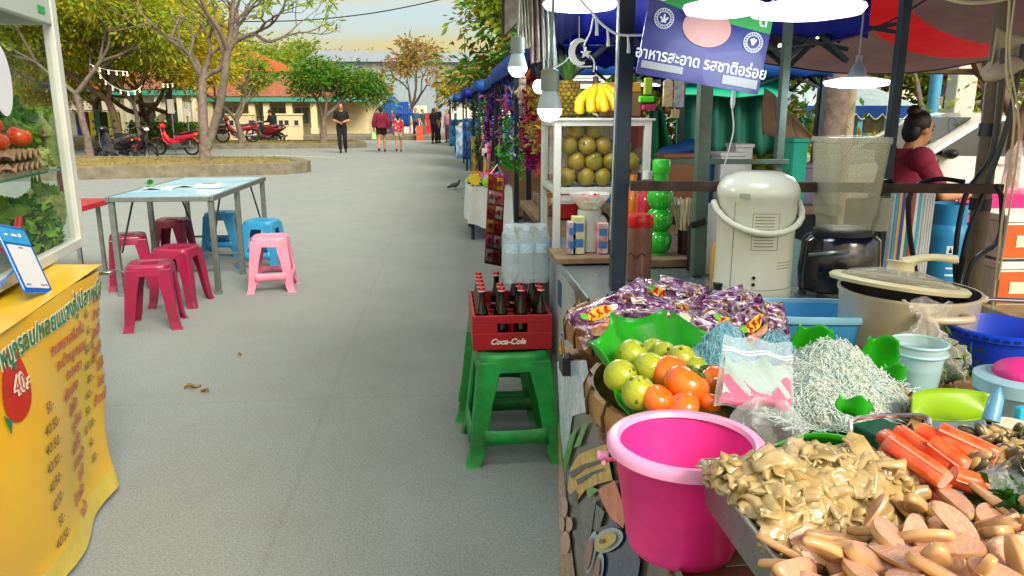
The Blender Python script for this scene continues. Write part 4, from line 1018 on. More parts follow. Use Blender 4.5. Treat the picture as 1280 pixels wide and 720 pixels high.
b = MB(YV); b.grid(lambda u, v: tarp(u, v*.9), 110, 40); b.use(YH); b.grid(lambda u, v: tarp(u, .9+.1*v), 110, 5); b.build('sheet', tb, sharp=0)
b = MB(YV); b.grid(lambda u, v: LS(.03-2.4*u, -.012+.5*v, TZ+.014+.02*math.sin(u*14+v*4)*v*(1-v)*2-.004*v), 60, 12); b.build('top_flap', tb, sharp=0)
def txt(b, s, a0, v0, size, off=.004, align='CENTER', bold=0., tilt=0.):
    u0 = (.03-a0)/2.5
    def f(x, y): return tarp(u0-x/2.5, v0-(y+x*tilt)/(TZ-.015), off)
    b.text(s, size, f, align, bold)
PKT = mat('menu_pink_ink', '#b4525a', .4, var=.05); BKT = mat('menu_dark_ink', '#4c3a28', .4, var=.05); GRT = mat('menu_green_ink', '#0d7a5a', .4, var=.05); WHT = mat('menu_white_ink', '#efe9cf', .4, var=.03)
b = MB(WHT); txt(b, 'หมูกรอบ/หอยแมลงภู่/ปลาหมึก', -.53, .08, .078, .004, bold=.006); b.use(GRT); txt(b, 'หมูกรอบ/หอยแมลงภู่/ปลาหมึก', -.53, .08, .078, .0065, bold=.002); b.build('heading', tb, sharp=0)
# red tomato disc printed with a price
b = MB(mat('menu_red', '#c2281d', .4, var=.1)); au = (.03+.93)/2.5
b.add([tarp(au, .19, .004)]+[tarp(au+.085*math.cos(t)/2.5, .19+.1*math.sin(t)/.83, .004) for t in [2*PI*k/24 for k in range(24)]], [(0, 1+k, 1+(k+1) % 24) for k in range(24)])
b.use(GRT); b.add([tarp(au+dx/2.5, .19+dy, .0055) for dx, dy in ((.05, .1), (.09, .06), (.06, .14))], [(0, 1, 2)])
b.build('tomato_print', tb, sharp=0)
b = MB(WHT); txt(b, '40.-', -.9, .19, .07, .006, bold=.006); b.use(PKT); txt(b, '40.-', -.9, .19, .07, .008); b.build('price', tb, sharp=0)
rows1 = ['กะเพราเครื่องใน', 'คะน้าหมูกรอบ', 'กะเพรา', 'พริกแกง', 'ผัดผัก', 'กระเทียม', 'ผัดซีอิ๊ว', 'ราดหน้า', 'สุกี้', 'ข้าวผัด', 'คะน้า']
rows2 = ['ต้มยำ', 'ยำรวม', 'ผัดผักบุ้ง', 'ผัดพริกแกง', 'ไข่เจียว', 'ไข่ดาว', 'ข้าวเปล่า']
pr1 = ['50.-', '40/50.-', '40/50.-', '40/50.-', '40/50.-', '40/50.-', '50.-', '40/50.-', '40/50.-', '40.-', '50.-']
pr2 = ['60.-', '60.-', '60/100.-', '60/100.-', '80.-', '60.-', '50.-', '60/100.-', '60.-', '100.-']
n1 = MB(PKT); p1 = MB(BKT)
for k in range(11):
    v = .185+.072*k
    txt(n1, rows1[k], -.46+.02*(k % 3), v, .052, .004, bold=.0012)
    txt(p1, pr1[k], -.74, v+.16 if k < 9 else v, .046, .004) if v+.16 < .9 and k < 9 else None
    if k < 10: txt(p1, pr2[k], -.245, .15+.07*k, .042, .004)
    if k < 7: txt(n1, rows2[k], -.11, .11+.075*k, .05, .004, bold=.0012)
n1.build('dish_names', tb, sharp=0); p1.build('prices', tb, sharp=0)
# a metal clip at the corner
b = MB(CHROME); p = LS(.02, -.02, TZ-.02); b.box(p, (.05, .03, .012), LA); b.tube([p+Vector((0, 0, .0)), p+Vector((.05, 0, .012)), p+Vector((.08, -.01, 0))], .004, 5); b.build('spring_clip', label='chrome clip at the corner of the yellow banner', cat='clip', bev=.002)

# ---- glass display case
CB0, CB1 = .17, .62; CA0, CA1 = .40, -1.7; CZ0, CZ1 = TZ+.03, 1.93
ALU = mat('white_aluminium', '#cfd5d2', .35, .2, var=.06)
cs = thing('display_case', 'glass vegetable display case with white aluminium frame on the left stall', 'display case', LS(-.6, .4, CZ0))
def lbar(b, p, q, w, h=None): b.bar(LS(*p), LS(*q), w, h)
b = MB(ALU)
for a in (CA0, CA1):
    for bb in (CB0, CB1): lbar(b, (a, bb, CZ0), (a, bb, CZ1), .045)
for bb in (CB0, CB1):
    lbar(b, (CA0-.023, bb, CZ0+.02), (CA1+.023, bb, CZ0+.02), .04)
for a in (CA0, CA1): lbar(b, (a, CB0+.023, CZ0+.02), (a, CB1-.023, CZ0+.02), .04); lbar(b, (a, CB0+.023, CZ1-.07), (a, CB1-.023, CZ1-.07), .03, .13)
b.build('frame', cs, bev=.003)
b = MB(mat('header_panel', '#b9c4c2', .35, .1, var=.05)); lbar(b, (CA0-.023, CB0, CZ1-.07), (CA1+.023, CB0, CZ1-.07), .03, .13); lbar(b, (CA0-.023, CB1, CZ1-.07), (CA1+.023, CB1, CZ1-.07), .03, .13); b.build('header', cs, bev=.004)
b = MB(mat('green_sticker', '#1aa35a', .4)); lbar(b, (.3, CB0-.0165, CZ1-.09), (.22, CB0-.0165, CZ1-.09), .002, .028); b.build('sticker', cs)
b = MB(ALU); b.add([LS(CA0, CB0, CZ1), LS(CA1, CB0, CZ1), LS(CA1, CB1, CZ1), LS(CA0, CB1, CZ1)], [(0, 1, 2, 3)]); b.build('roof_panel', cs, solid=.01)
b = MB(STEEL); b.add([LS(CA0, CB0, CZ0+.012), LS(CA1, CB0, CZ0+.012), LS(CA1, CB1, CZ0+.012), LS(CA0, CB1, CZ0+.012)], [(0, 1, 2, 3)]); b.build('floor_panel', cs, solid=.006)
CG = clearmat('case_glass', '#dff2ec', .93, .03)
for i, (p, q) in enumerate((((CA0-.03, CB0), (CA1+.03, CB0)), ((CA0, CB0+.03), (CA0, CB1-.03)), ((CA0-.03, CB1), (CA1+.03, CB1)))):
    b = MB(CG); b.add([LS(*p, CZ0+.04), LS(*q, CZ0+.04), LS(*q, CZ1-.14), LS(*p, CZ1-.14)], [(0, 1, 2, 3)]); b.build('pane', cs)
SZ = 1.215
b = MB(CG); b.add([LS(CA0-.03, CB0+.03, SZ), LS(CA1+.03, CB0+.03, SZ), LS(CA1+.03, CB1-.02, SZ), LS(CA0-.03, CB1-.02, SZ)], [(0, 1, 2, 3)]); 
b.use(mat('glass_edge', '#2f8a6c', .1)); lbar(b, (CA0-.03, CB0+.03, SZ), (CA1+.03, CB0+.03, SZ), .006, .008); b.build('shelf', cs)

def leafy(c, r, h, ms, n, seed, ruffle=.25, open_=.5):
    """a head of leaf vegetables: leaves wrapped in shells round the core, the outer ones opening"""
    q = random.Random(seed); b = MB(); c = Vector(c)
    for k in range(n):
        t = (k+.5)/n; b.use(ms[min(int((1-t)*len(ms)+q.uniform(-.3, .3)), len(ms)-1)] if len(ms) > 1 else ms[0]); az = k*2.4+q.random()*.4; L = h*(.85+.25*q.random())*(1-.3*t*open_); sp = (1.05+.3*q.random())*(1.25-.4*t); ph = q.random()*6
        def f(u, v):
            x = 2*u-1; e = math.sin(PI*min(.97, .16+.8*v))**.7; th = az+x*sp*e
            rad = r*((.4+.6*t)*math.sin(PI*(.13+.62*v))**.6*(1-open_)+(.15+.85*t)*(.3+.95*v**1.4)*open_*1.25)
            ru = ruffle*r*(.3*math.sin(v*19+ph+x*2)*abs(x)**2+.22*math.sin(x*13+ph)*v**2+.06*math.sin(x*5)*1)
            return c+Vector((math.cos(th)*(rad+ru), math.sin(th)*(rad+ru), L*(v-.28*open_*t*v**3*1.6)-.06*h*x*x*v+ruffle*h*.06*math.sin(x*11+ph)*v))
        b.grid(f, 14, 12)
    return b
CBG = leafmat('cabbage_green', '#79b038', .12, '#a4cc52', 30); CBD = leafmat('dark_leaf_green', '#3f8430', .15, '#66a53c', 30); CBP = leafmat('pale_leaf', '#c3cf78', .1, '#eef0c0', 30)
HERB = leafmat('herb_green', '#3f7a2a', .4)
def vcase(name, label, u, v, b, kind, r, h, ms, n, seed, group=None, **k):
    a, z = lsp(u, v, b); z = (SZ+.004) if v < 230 else CZ0+.016
    leafy(LS(a, b, z), r, h, ms, n, seed, **k).build(name, label=label, cat='vegetable', group=group, sharp=0)
vcase('lettuce', 'large dark green lettuce filling the upper shelf of the glass case', 14, 190, .4, 'l', .12, .28, [CBG, CBD], 30, 1, ruffle=.8, open_=.6)
vcase('lettuce', 'bright green lettuce leaning on the upper shelf behind the pale cabbage', 50, 190, .47, 'l', .09, .27, [CBP, CBG, CBG], 26, 2, ruffle=.7, open_=.5)
vcase('napa_cabbage', 'tall pale napa cabbage standing at the right end of the upper shelf', 74, 203, .235, 'n', .062, .24, [CBP, CBP, CBG], 22, 3, ruffle=.35, open_=.15)
vcase('cauliflower', 'small creamy cauliflower leaf head in front on the upper shelf', 48, 205, .245, 'n', .045, .085, [CBP], 26, 4, ruffle=.9, open_=.2)
vcase('cabbage', 'big round green cabbage on the floor of the glass case', 32, 330, .38, 'c', .115, .21, [CBG, CBD, CBD], 24, 5, ruffle=.3, open_=.25)
vcase('cabbage', 'yellow green cut cabbage beside the big round one in the glass case', 70, 325, .39, 'c', .085, .225, [CBP, CBP, CBG], 24, 6, ruffle=.5, open_=.35)
vcase('spring_onion', 'upright dark leaf stalks between the two cabbages', 60, 325, .44, 'c', .03, .28, [CBD], 10, 7, open_=.12)
g = np.random.default_rng(5)
for i, (u, v, lab, sp) in enumerate(((70, 320, 'bunch of small green herbs at the lower right of the glass case', (.06, .06, .08)), (50, 334, 'bunch of basil leaves along the front of the glass case floor', (.1, .05, .05)))):
    a, z = lsp(u, v, .27); C = np.array(LS(a, .27, CZ0+.07+.03*(1-i)))+g.normal(size=(420, 3))*np.array(sp)*.55; C[:, 2] = np.clip(C[:, 2], CZ0+.03, 2); q_ = C-np.array(LO); aa = q_ @ np.array(LD); C -= np.outer(np.maximum(aa-(CA0-.08), 0)*1.3, np.array(LD)); bb = q_ @ np.array(LN); C += np.outer(np.maximum(CB0+.03-bb, 0), np.array(LN))
    k = leaves('herb_bunch', C, .055, [HERB, CBG], aspect=.5, seed=i, label=lab, cat='herbs')
TOM = mat('tomato_red', '#cf2c12', .22, var=.1, vs=9, coat=.4, sss=.1, col2='#dd5a1a'); STEM = mat('tomato_stem', '#3f6a24', .7)
def tomato(c, r, m=None, seed=0, tilt=(0, 0), stem=True, sq=.84):
    b = MB(m or TOM); M = Euler((tilt[0], tilt[1], seed)).to_matrix().to_4x4()
    def f(p):
        n = p.normalized(); a = math.atan2(n.y, n.x); k = 1-.22*max(0, n.z)**6*(1 if n.z > 0 else 0)-.03*math.cos(5*a+seed)*(.3+abs(n.z))
        return Vector((p.x*k, p.y*k, p.z*(1-.28*max(0, n.z)**8)))
    b.sph(c, (r, r, r*sq), 20, 14, M, f)
    if stem:
        b.use(STEM); C = Vector(c); Z = M.to_3x3() @ Vector((0, 0, r*sq*.72))
        for k in range(5):
            a = k*2*PI/5; d = M.to_3x3() @ Vector((math.cos(a), math.sin(a), .15)); b.tube([C+Z, C+Z+d*r*.3+M.to_3x3() @ Vector((0, 0, .004)), C+Z+d*r*.5], [.004, .0035, .001], 5)
        b.tube([C+Z, C+Z*1.25], .0035, 5)
    return b
for i, (u, v) in enumerate(((24, 170), (6, 175), (9, 155), (-10, 170))):
    a, z = lsp(u, v, .3); p = LS(a, .3+.03*i, max(z, SZ+.045))
    tomato(p, .047, seed=i, tilt=(.3*i, .4)).build('tomato', label='red tomato on the egg trays in the glass case', cat='tomato', group='tomatoes in the glass case', sharp=0)
EGG = mat('egg_carton', '#a5836a', .9, var=.1, bump=.4, bs=90)
for i in range(2):
    a0, z0 = lsp(44, 205, .26); b = MB(EGG)
    b.grid(lambda u, v: LS(a0-.34*u, .22+.26*v, SZ+.03+.045*i+.018*math.sin(u*6*2*PI)*math.sin(v*5*2*PI+PI/2)), 48, 40)
    b.build('egg_tray', label=('lower grey brown egg tray on the upper shelf', 'upper grey brown egg tray under the tomatoes')[i], cat='egg tray', sharp=0, solid=.004)
b = MB(mat('red_chilli', '#b31522', .25, coat=.4)); pts = [lsp(24, 272, .26), lsp(21, 290, .26), lsp(14, 304, .26), lsp(4, 312, .26)]
b.tube(smoothpath([LS(a, .26, z) for a, z in pts], 4), [.012+.004*math.sin(k/12*PI) for k in range(13)], 9); b.build('chilli', label='long red chilli curving in front of the green cabbage', cat='chilli')
# the white paper disc on the pane
a, z = lsp(2, 100, CB0-.006); b = MB(mat('paper_white', '#d6dbe8', .8, var=.03)); n = 40
b.prism([(.085*math.cos(2*PI*k/n), .12*math.sin(2*PI*k/n)) for k in range(n)], lambda x, y, d: LS(a+x, CB0-.004-d, z+y), 0, .003); b.build('paper_disc', label='round white paper disc stuck on the glass case', cat='paper disc', sharp=30)
b = MB(mat('orange_tag', '#e0a03a')); a, z = lsp(73, 104, CB0); b.prism([(-.012, 0), (.012, .012), (.004, -.03)], lambda x, y, d: LS(a+x, CB0+.3-d, z+y), 0, .004); b.build('paper_tag', label='small orange tag hanging inside the glass case', cat='tag')
# brown glass bottles standing in the case's far corner
for k, (u, lab) in enumerate(((96, 'dark brown sauce bottle standing behind the cabbages at the right end'),)):
    a, z = lsp(u, 300, .5); b = MB(mat('brown_bottle', '#5a1f14', .15, coat=.5)); b.lathe([(.035, 0), (.04, .01), (.04, .2), (.03, .27), (.016, .31), (.016, .38), (.02, .385), (.02, .41), (0, .41)], LS(a, .52, CZ0+.016), 18); b.build('sauce_bottle', label=lab, cat='bottle')
# ---- payment stand, its code left blank
P0 = LS(*[0, 0, 0])
a0, z0 = lsp(8, 386, .02); a1, z1 = lsp(66, 372, .02); ac = (a0+a1)/2
o = thing('payment_stand', 'blue framed payment card stand leaning on the yellow banner table', 'card stand', LS(-.45, .06, TZ+.02))
c0 = LS(-.60, .05, TZ+.022); ex = (LD*.96+LN*(-.0)).normalized(); up = (Vector((0, 0, .93))+LN*.36).normalized(); nn = ex.cross(up).normalized()
up = Quaternion(nn, R(0)) @ up; rot = Quaternion(nn, R(-15)); exr = rot @ ex; upr = rot @ up
def S(x, y, d): return c0+Vector((0, 0, .022))+exr*x+upr*y+nn*d
if nn.dot(Vector((1, 0, 0))) < 0: sgn = -1
else: sgn = 1
def rr(w, h, r, x0=0, y0=0):
    P = []
    for cx, cy, a in ((w-r, r, -90), (w-r, h-r, 0), (r, h-r, 90), (r, r, 180)):
        for k in range(5): t = R(a+k*22.5); P.append((x0+cx+r*math.cos(t), y0+cy+r*math.sin(t)))
    return P
b = MB(mat('blue_acrylic', '#1164cf', .2, var=.05, coat=.5)); b.prism(rr(.19, .24, .012), S, 0, .008*sgn); b.build('frame', o, bev=.002)
b = MB(mat('card_white', '#d4d9e2', .35, var=.04)); b.prism(rr(.155, .15, .006, .017, .018), S, .0095*sgn, .0085*sgn); b.build('card', o)
b = MB(mat('light_blue_band', '#2a9be0', .3, var=.1, vs=18)); b.prism(rr(.172, .052, .006, .009, .176), S, .0095*sgn, .0085*sgn); b.build('header_band', o)
b = MB(WHITE)
for x, y, w, h in ((.075, .2, .03, .008), (.12, .2, .016, .012), (.03, .2, .02, .006)): b.prism([(x, y), (x+w, y), (x+w, y+h), (x, y+h)], S, .0105*sgn, .0096*sgn)
b.use(mat('card_grey', '#8a94a2'))
for x, y, w, h in ((.022, .026, .03, .006), (.12, .026, .045, .006), (.08, .158, .03, .005)): b.prism([(x, y), (x+w, y), (x+w, y+h), (x, y+h)], S, .0105*sgn, .0096*sgn)
b.build('small_print', o)
b = MB(mat('blue_acrylic', '#1164cf')); b.bar(S(.1, .12, -.008*sgn), LS(-.5, .17, TZ+.03), .04, .004); b.build('prop', o)
# ------------------------------------------------------------------ near right stall: table, banner, baskets and trays
BAM = mat('bamboo_slat', '#8f6f45', .6, var=.25, vs=9, island=.15, bump=.3, bs=50); BAMR = mat('bamboo_rim', '#9a7342', .55, var=.25, vs=16, bump=.5, bs=70)
NZ = .9
o = thing('stall_counter', 'bamboo slat counter carrying the baskets and trays of the near stall', 'counter', (1.0, 1.05, 0))
b = MB(BAM)
for k in range(30):
    y = .32+k*.049; b.box((1.0, y, NZ-.012+.003*math.sin(k*2.3)), (1.46, .036, .014), .004*math.sin(k*3.1))
b.build('slat_top', o, bev=.004)
b = MB(WOOD)
for x in (.33, 1.0, 1.66): b.bar((x, .3, NZ-.045), (x, 1.78, NZ-.045), .045)
b.build('bearers', o)
for x in (.33, 1.66):
    for y in (.36, 1.72): b = MB(WOOD); b.bar((x, y, 0), (x, y, NZ-.066), .05); b.build('leg', o)
b = MB(mat('dark_undercloth', '#1c2024', .9)); b.grid(lambda u, v: (.31+.01*math.sin(u*40), .4+1.3*u, .1+.74*v), 30, 3); b.build('skirt_cloth', o, sharp=0)
# far half of the counter: white cabinet with a steel lip
o = thing('white_cabinet', 'white sheet metal cabinet counter under the fruit case, facing the street', 'counter', (.95, 2.6, 0))
WP = mat('scuffed_white_panel', '#c3cfd4', .4, var=.1, vs=3, dirt=.3)
b = MB(WP); b.box((1.0, 2.6, .49), (1.06, 1.5, .72)); b.build('body', o, bev=.006)
b = MB(mat('steel_top', '#9fb0b0', .25, .7, var=.12, vs=5)); b.box((1.0, 2.6, NZ-.02), (1.14, 1.58, .035)); b.build('top', o, bev=.004)
for x in (.52, 1.48):
    for y in (1.9, 3.3): b = MB(STEEL); b.bar((x, y, 0), (x, y, .13), .05); b.build('leg', o)
st_ = MB(mat('blue_sticker', '#4d6aa0', .5)); st_.box((.468, 3.02, .72), (.004, .08, .1), 0); st_.build('sticker', o)
b = MB(mat('red_lettering', '#b8353f', .5)); 
for s, y, z, sz in (('50.-', 2.05, .72, .05), ('50.-', 1.95, .62, .05), ('60.-', 2.02, .52, .05)): b.text(s, sz, lambda x, t, y=y, z=z: (.4675, y-x, z+t))
b.build('price_lettering', o, sharp=0)
ft = mat('food_photo', '#b5652c', .5, var=.3, vs=30, col2='#3d7a2e'); b = MB(ft)
for k in range(5): y = 2.62-.11*k; b.add([(.4675, y+.045, .86), (.4675, y-.04, .86), (.4675, y-.03-.01*k, .8-.012*k), (.4675, y, .76-.015*k), (.4675, y+.05, .81)], [(0, 4, 3, 2, 1)])
b.build('food_pictures', o, sharp=0)
# printed food banner
def bpt(u, v, off=0.):
    d = _fw+_rt*((u-640)/950)-_up*((v-360)/950); t = .272/d.x; p = Vector((0, 0, CH))+d*t; return p.y, p.z
def bsurf(y, z, off=0.): return Vector((.272-off-.0025*math.sin(y*16+z*4), y, z))
fb = thing('food_banner', 'glossy printed food banner hanging along the street edge of the near counter', 'banner', (.27, 1.1, 0))
BV = mat('banner_print', '#6e685e', .25, var=.25, vs=9, col2='#35322e', bump=.2, bs=8, coat=.6)
b = MB(BV); b.grid(lambda u, v: bsurf(1.62-1.2*u, .03+(.885-.0*u)*v), 50, 30); b.build('sheet', fb, sharp=0)
def bshape(nm, c, polys, off, **k):
    b = MB(mat('print_'+nm, c, .25, coat=.6, **k))
    for P in polys:
        V = [bsurf(*bpt(u, v), off) for u, v in P]; m_ = sum(V, Vector())/len(V); n = len(V)
        b.add(V+[m_], [(i, (i+1) % n, n) for i in range(n)])
    b.build('printed_'+nm, fb, sharp=0)
bshape('sky', '#a8ccf2', [[(698, 452), (736, 450), (740, 480), (744, 500), (735, 515), (718, 520), (700, 520)], [(700, 520), (718, 520), (714, 545), (706, 580), (701, 600)]], .003, var=.15, vs=20, col2='#dfeaf6')
bshape('garlic_strip', '#8a5a3c', [[(699, 520), (707, 600), (715, 660), (722, 735), (702, 735), (699, 620)]], .004, var=.4, vs=30, col2='#c98a5a')
el = lambda cx, cy, rx, ry, a=0, n=18: [(cx+rx*math.cos(t)*math.cos(a)-ry*math.sin(t)*math.sin(a), cy+rx*math.cos(t)*math.sin(a)+ry*math.sin(t)*math.cos(a)) for t in [2*PI*k/n for k in range(n)]]
bshape('garlic_bulbs', '#d8b29a', [el(709, 633, 5, 13), el(711, 678, 6, 14), el(706, 655, 4, 9), el(716, 655, 4, 9)], .006, var=.2, vs=60)
bshape('leaves', '#5fbf3a', [[(706, 575), (716, 545), (727, 532), (720, 560), (710, 590)], [(722, 560), (733, 530), (738, 528), (730, 556)], [(735, 610), (747, 590), (744, 610), (752, 612), (738, 622)]], .006, var=.3, vs=40)
bshape('yellow_fish', '#ecc810', [[(718, 585), (728, 568), (745, 560), (762, 555), (768, 585), (772, 600), (750, 605), (735, 612), (724, 628), (714, 612)]], .0065, var=.1, vs=40, col2='#b98a1a')
bshape('fish_stripes', '#2a2416', [[(718, 590), (735, 580), (758, 574), (758, 578), (736, 586), (720, 598)], [(726, 600), (745, 589), (760, 585), (760, 588), (745, 594), (728, 606)], [(716, 622), (724, 612), (728, 620), (720, 632)]], .009)
bshape('orange_fruit', '#f08030', [[(750, 612), (775, 600), (790, 640), (786, 660), (768, 645), (758, 628)]], .007, var=.2, vs=40)
bshape('grey_feathers', '#6d6a66', [[(730, 632), (748, 622), (742, 660), (736, 690), (728, 670)], [(748, 630), (760, 640), (750, 670), (744, 660)]], .006, var=.4, vs=60, col2='#2e2c2a')
bshape('dark_blue', '#22386e', [[(752, 660), (775, 652), (792, 668), (805, 700), (800, 735), (755, 735)]], .0065, var=.3, vs=30)
bshape('white_outline', '#b8cce0', [el(767, 675, 22, 14, -.45), el(743, 690, 7, 27, .2), el(755, 712, 7, 22, .15)], .009)
bshape('yellow_spot', '#d9c62a', [el(766, 676, 17, 9, -.45)], .012); bshape('brown_spots', '#a5603a', [el(742, 692, 4.5, 21, .2), el(754, 714, 4.5, 18, .15)], .012); bshape('dark_spot', '#3a3a2a', [el(763, 676, 4, 3, -.4)], .014)
b = MB(BLACK); b.prism([(-.032, -.018), (.032, -.018), (.026, .02), (-.026, .02)], lambda x, z, d: (.262+d, 1.585+x*.9, .905+z), -.012, .012); o = b.build('binder_clip', label='black binder clip holding the food banner at its far top corner', cat='clip', bev=.002)
q = MB(CHROME)
for s in (-1, 1): q.tube([(.255, 1.585+s*.014, .925), (.252, 1.585+s*.018, .96), (.252, 1.585+s*.006, .972)], .0022, 5)
q.build('wire_handles', o)

# ---- baskets
def bamboo_basket(label, c, r, h, name='bamboo_basket', rb=.8):
    b = MB(BAMR); c = Vector(c); n = 72
    wv = lambda a, i: .006*math.sin(a*36+i*PI)
    b.open_lathe([(0, .012), (r*rb*.9, .012), (r*rb, .02), (r*.93, h*.55), (r, h), (r*1.02, h), (r*.96, h*.5), (r*rb+.01, 0), (r*rb, -.0), (0, 0)], c, n, wob=wv)
    o = b.build(name, label=label, cat='basket', sharp=60)
    q = MB(mat('bamboo_band', '#a9824e', .5, var=.3, vs=20))
    q.open_lathe([(r*.985, h-.035), (r*1.035, h-.035), (r*1.045, h-.01), (r*1.03, h+.006), (r*.99, h+.006), (r*.97, h-.01), (r*.985, h-.035)], c, 64); q.build('rim_band', o)
    q = MB(mat('dark_binding', '#4a3420', .7))
    for k in range(22):
        a = 2*PI*k/22; d = Vector((math.cos(a), math.sin(a), 0)); q.tube([c+d*r*1.04+Vector((0, 0, h-.038)), c+d*r*1.05+Vector((0, 0, h-.012)), c+d*r*1.02+Vector((0, 0, h+.012)), c+d*r*.97+Vector((0, 0, h-.01))], .0035, 5)
    q.build('bindings', o); return o
BC = Vector((.51, 1.2, NZ)); BRD = .262
bamboo_basket('round bamboo basket lined with green leaves, holding limes, tomatoes and noodles', BC, BRD, .085)
SC = Vector((.50, 1.62, NZ)); bamboo_basket('round bamboo basket heaped with purple snack packets', SC, .225, .09)
# green leaf liners
LG = thinmat('bright_green_leaf', '#2fc21c', .35, .35, var=.15, vs=6, coat=.2, col2='#1f9a1c')
def liner(label, a0, a1, hi, out, n=40, rad=BRD, waves=5, amp=.012, r0=.55):
    b = MB(LG)
    def f(u, v):
        a = a0+(a1-a0)*u; e = math.sin(u*PI)**.35
        r = rad*(r0+(out-r0)*v)*(1+.0*u)+amp*math.sin(u*waves*2*PI)*v; z = .02+hi*e*v**1.3+amp*.9*math.cos(u*waves*2*PI)*v*v
        return BC+Vector((math.cos(a)*r, math.sin(a)*r, z))
    b.grid(f, n, 12); return b.build('leaf_liner', label=label, cat='leaf', group='green leaf liners of the lime basket', sharp=0, solid=.0022)
liner('tall scalloped green leaf behind the limes at the left of the basket', R(215), R(70), .15, .98, waves=4)
liner('low green leaf along the front rim of the basket', R(228), R(318), .085, 1.0, waves=2)
def leafpiece(label, u, v, y, w, h, lean, seed):
    p = at(u, v, y=y); b = MB(LG); q = random.Random(seed); ph = q.random()*6
    b.grid(lambda s, t: p+Vector(((2*s-1)*w*math.sin(min(1, .25+t)*PI*.62)*(1-.25*t*t), lean*t*h+.012*math.sin(s*5+ph)-.1*w*(2*s-1)**2, h*(t-.5)*2*.5+.006*math.cos(s*9+ph)*t)), 12, 10)
    return b.build('leaf_liner', label=label, cat='leaf', group='green leaf liners of the lime basket', sharp=0, solid=.002)
leafpiece('rounded green leaf standing behind the bag of powder', 1012, 425, 1.42, .045, .07, -.3, 1)
leafpiece('rounded green leaf between the noodles and the clear tub', 1092, 443, 1.3, .04, .075, -.2, 2)
leafpiece('small dark green leaf at the right rim of the basket', 1115, 470, 1.24, .025, .05, -.2, 3)
leafpiece('small folded green leaf under the front of the noodle mound', 1070, 508, 1.0, .028, .028, .1, 4)
LIME = mat('lime_skin', '#a9b026', .3, var=.15, vs=22, coat=.3, bump=.2, bs=160, col2='#7c9a1c', dirt=.0)
def lime(c, r, s):
    b = MB(LIME); q = random.Random(s); M = Euler((q.uniform(-1, 1), q.uniform(-1, 1), q.random()*6)).to_matrix().to_4x4()
    def f(p): t = abs(p.z)/(r*1.1); return Vector((p.x*(1+.05*math.sin(s+p.z*40)), p.y*(1+.05*math.cos(s*2+p.x*40)), p.z*(1+.09*t**6+.03*math.sin(s*3))))
    b.sph(c, (r, r, r*1.04), 20, 14, M, f); Z = M.to_3x3() @ Vector((0, 0, r*1.11)); b.use(mat('lime_nub', '#5d6a20', .7)); b.sph(Vector(c)+Z, .0035, 6, 4)
    b.use(mat('lime_scar', '#6a5a22', .7))
    for k in range(q.choice((0, 1, 2, 3))):
        d = Vector((q.gauss(0, 1), q.gauss(-.8, .6), q.gauss(.6, .6))).normalized(); b.sph(Vector(c)+d*r*.985, (.004*q.uniform(.4, 1), .004*q.uniform(.4, 1), .004), 6, 4)
    return b
lim = [(790, 444, 1.23, .0265), (775, 470, 1.15, .0265), (812, 461, 1.17, .028), (798, 491, 1.06, .0255), (829, 443, 1.27, .025), (852, 452, 1.22, .029), (868, 462, 1.2, .024), (815, 440, 1.3, .024), (780, 452, 1.29, .024)]
for k, (u, v, y, r) in enumerate(lim): lime(at(u, v, y=y), r, k).build('lime', label='yellow green lime in the leaf lined bamboo basket', cat='lime', group='limes in the leaf lined basket', sharp=0)
TOMO = mat('tomato_orange', '#e87a1e', .2, var=.15, vs=14, coat=.5, col2='#d9500e')
for k, (u, v, y, r, lab) in enumerate(((858, 482, 1.07, .037, 'largest orange red tomato on top of the heap in the leaf lined basket'), (838, 467, 1.15, .032, 'orange tomato behind the largest one, beside the limes'), (886, 478, 1.13, .033, 'orange tomato right of the largest one, by the bag of powder'), (823, 500, 1.04, .026, 'orange tomato at the front left, touching the lowest lime'), (853, 510, 1.02, .026, 'flat lying red tomato at the very front above the pink bucket'), (887, 503, 1.04, .018, 'smallest orange tomato tucked under the largest one'))):
    tomato(at(u, v, y=y), r, TOMO, k, (.5*math.sin(k*2), .6*math.cos(k*3)), stem=k in (0, 2)).build('tomato', label=lab, cat='tomato', group='tomatoes in the leaf lined basket', sharp=0)
from mathutils import noise as mn
# noodles
def noodles(label, c, rx, ry, h, n, m, seed, r=.0008):
    q = random.Random(seed); b = MB(m); c = Vector(c)
    def hz(x, y): e = (x/rx)**2+(y/ry)**2; return h*(.62*max(0, 1-e)**.75+.5*math.exp(-((x/rx-.1)**2+(y/ry-.35)**2)*4)+  .12*mn.noise(Vector((x*28, y*28, seed)))*max(0, 1-e*.8))
    b.grid(lambda u, v: c+Vector((rx*v*math.cos(2*PI*u), ry*v*math.sin(2*PI*u), hz(rx*v*math.cos(2*PI*u), ry*v*math.sin(2*PI*u))-.006)), 40, 14)
    for k in range(n):
        a = q.random()*2*PI; rr_ = math.sqrt(q.random()); x, y = rx*rr_*math.cos(a), ry*rr_*math.sin(a); 
        d = 2.6*math.sin(x*22+seed)+2.2*math.cos(y*19)+q.gauss(0, .5); rise = q.choice((0, 0, 0, .0012)); pts = []; L = q.uniform(.012, .02); kap = q.gauss(0, .55)
        for i in range(6):
            x, y = x+math.cos(d)*L*.62, y+math.sin(d)*L*.62; X, Y = x, y; d += kap+q.uniform(-.15, .15); e = (X/rx)**2+(Y/ry)**2
            pts.append(c+Vector((X, Y, hz(X, Y)+q.uniform(-.003, .004)+rise*(i-2)**2)))
        b.tube(pts, r, 4, caps=False)
    return b.build('glass_noodles', label=label, cat='noodles', sharp=0)
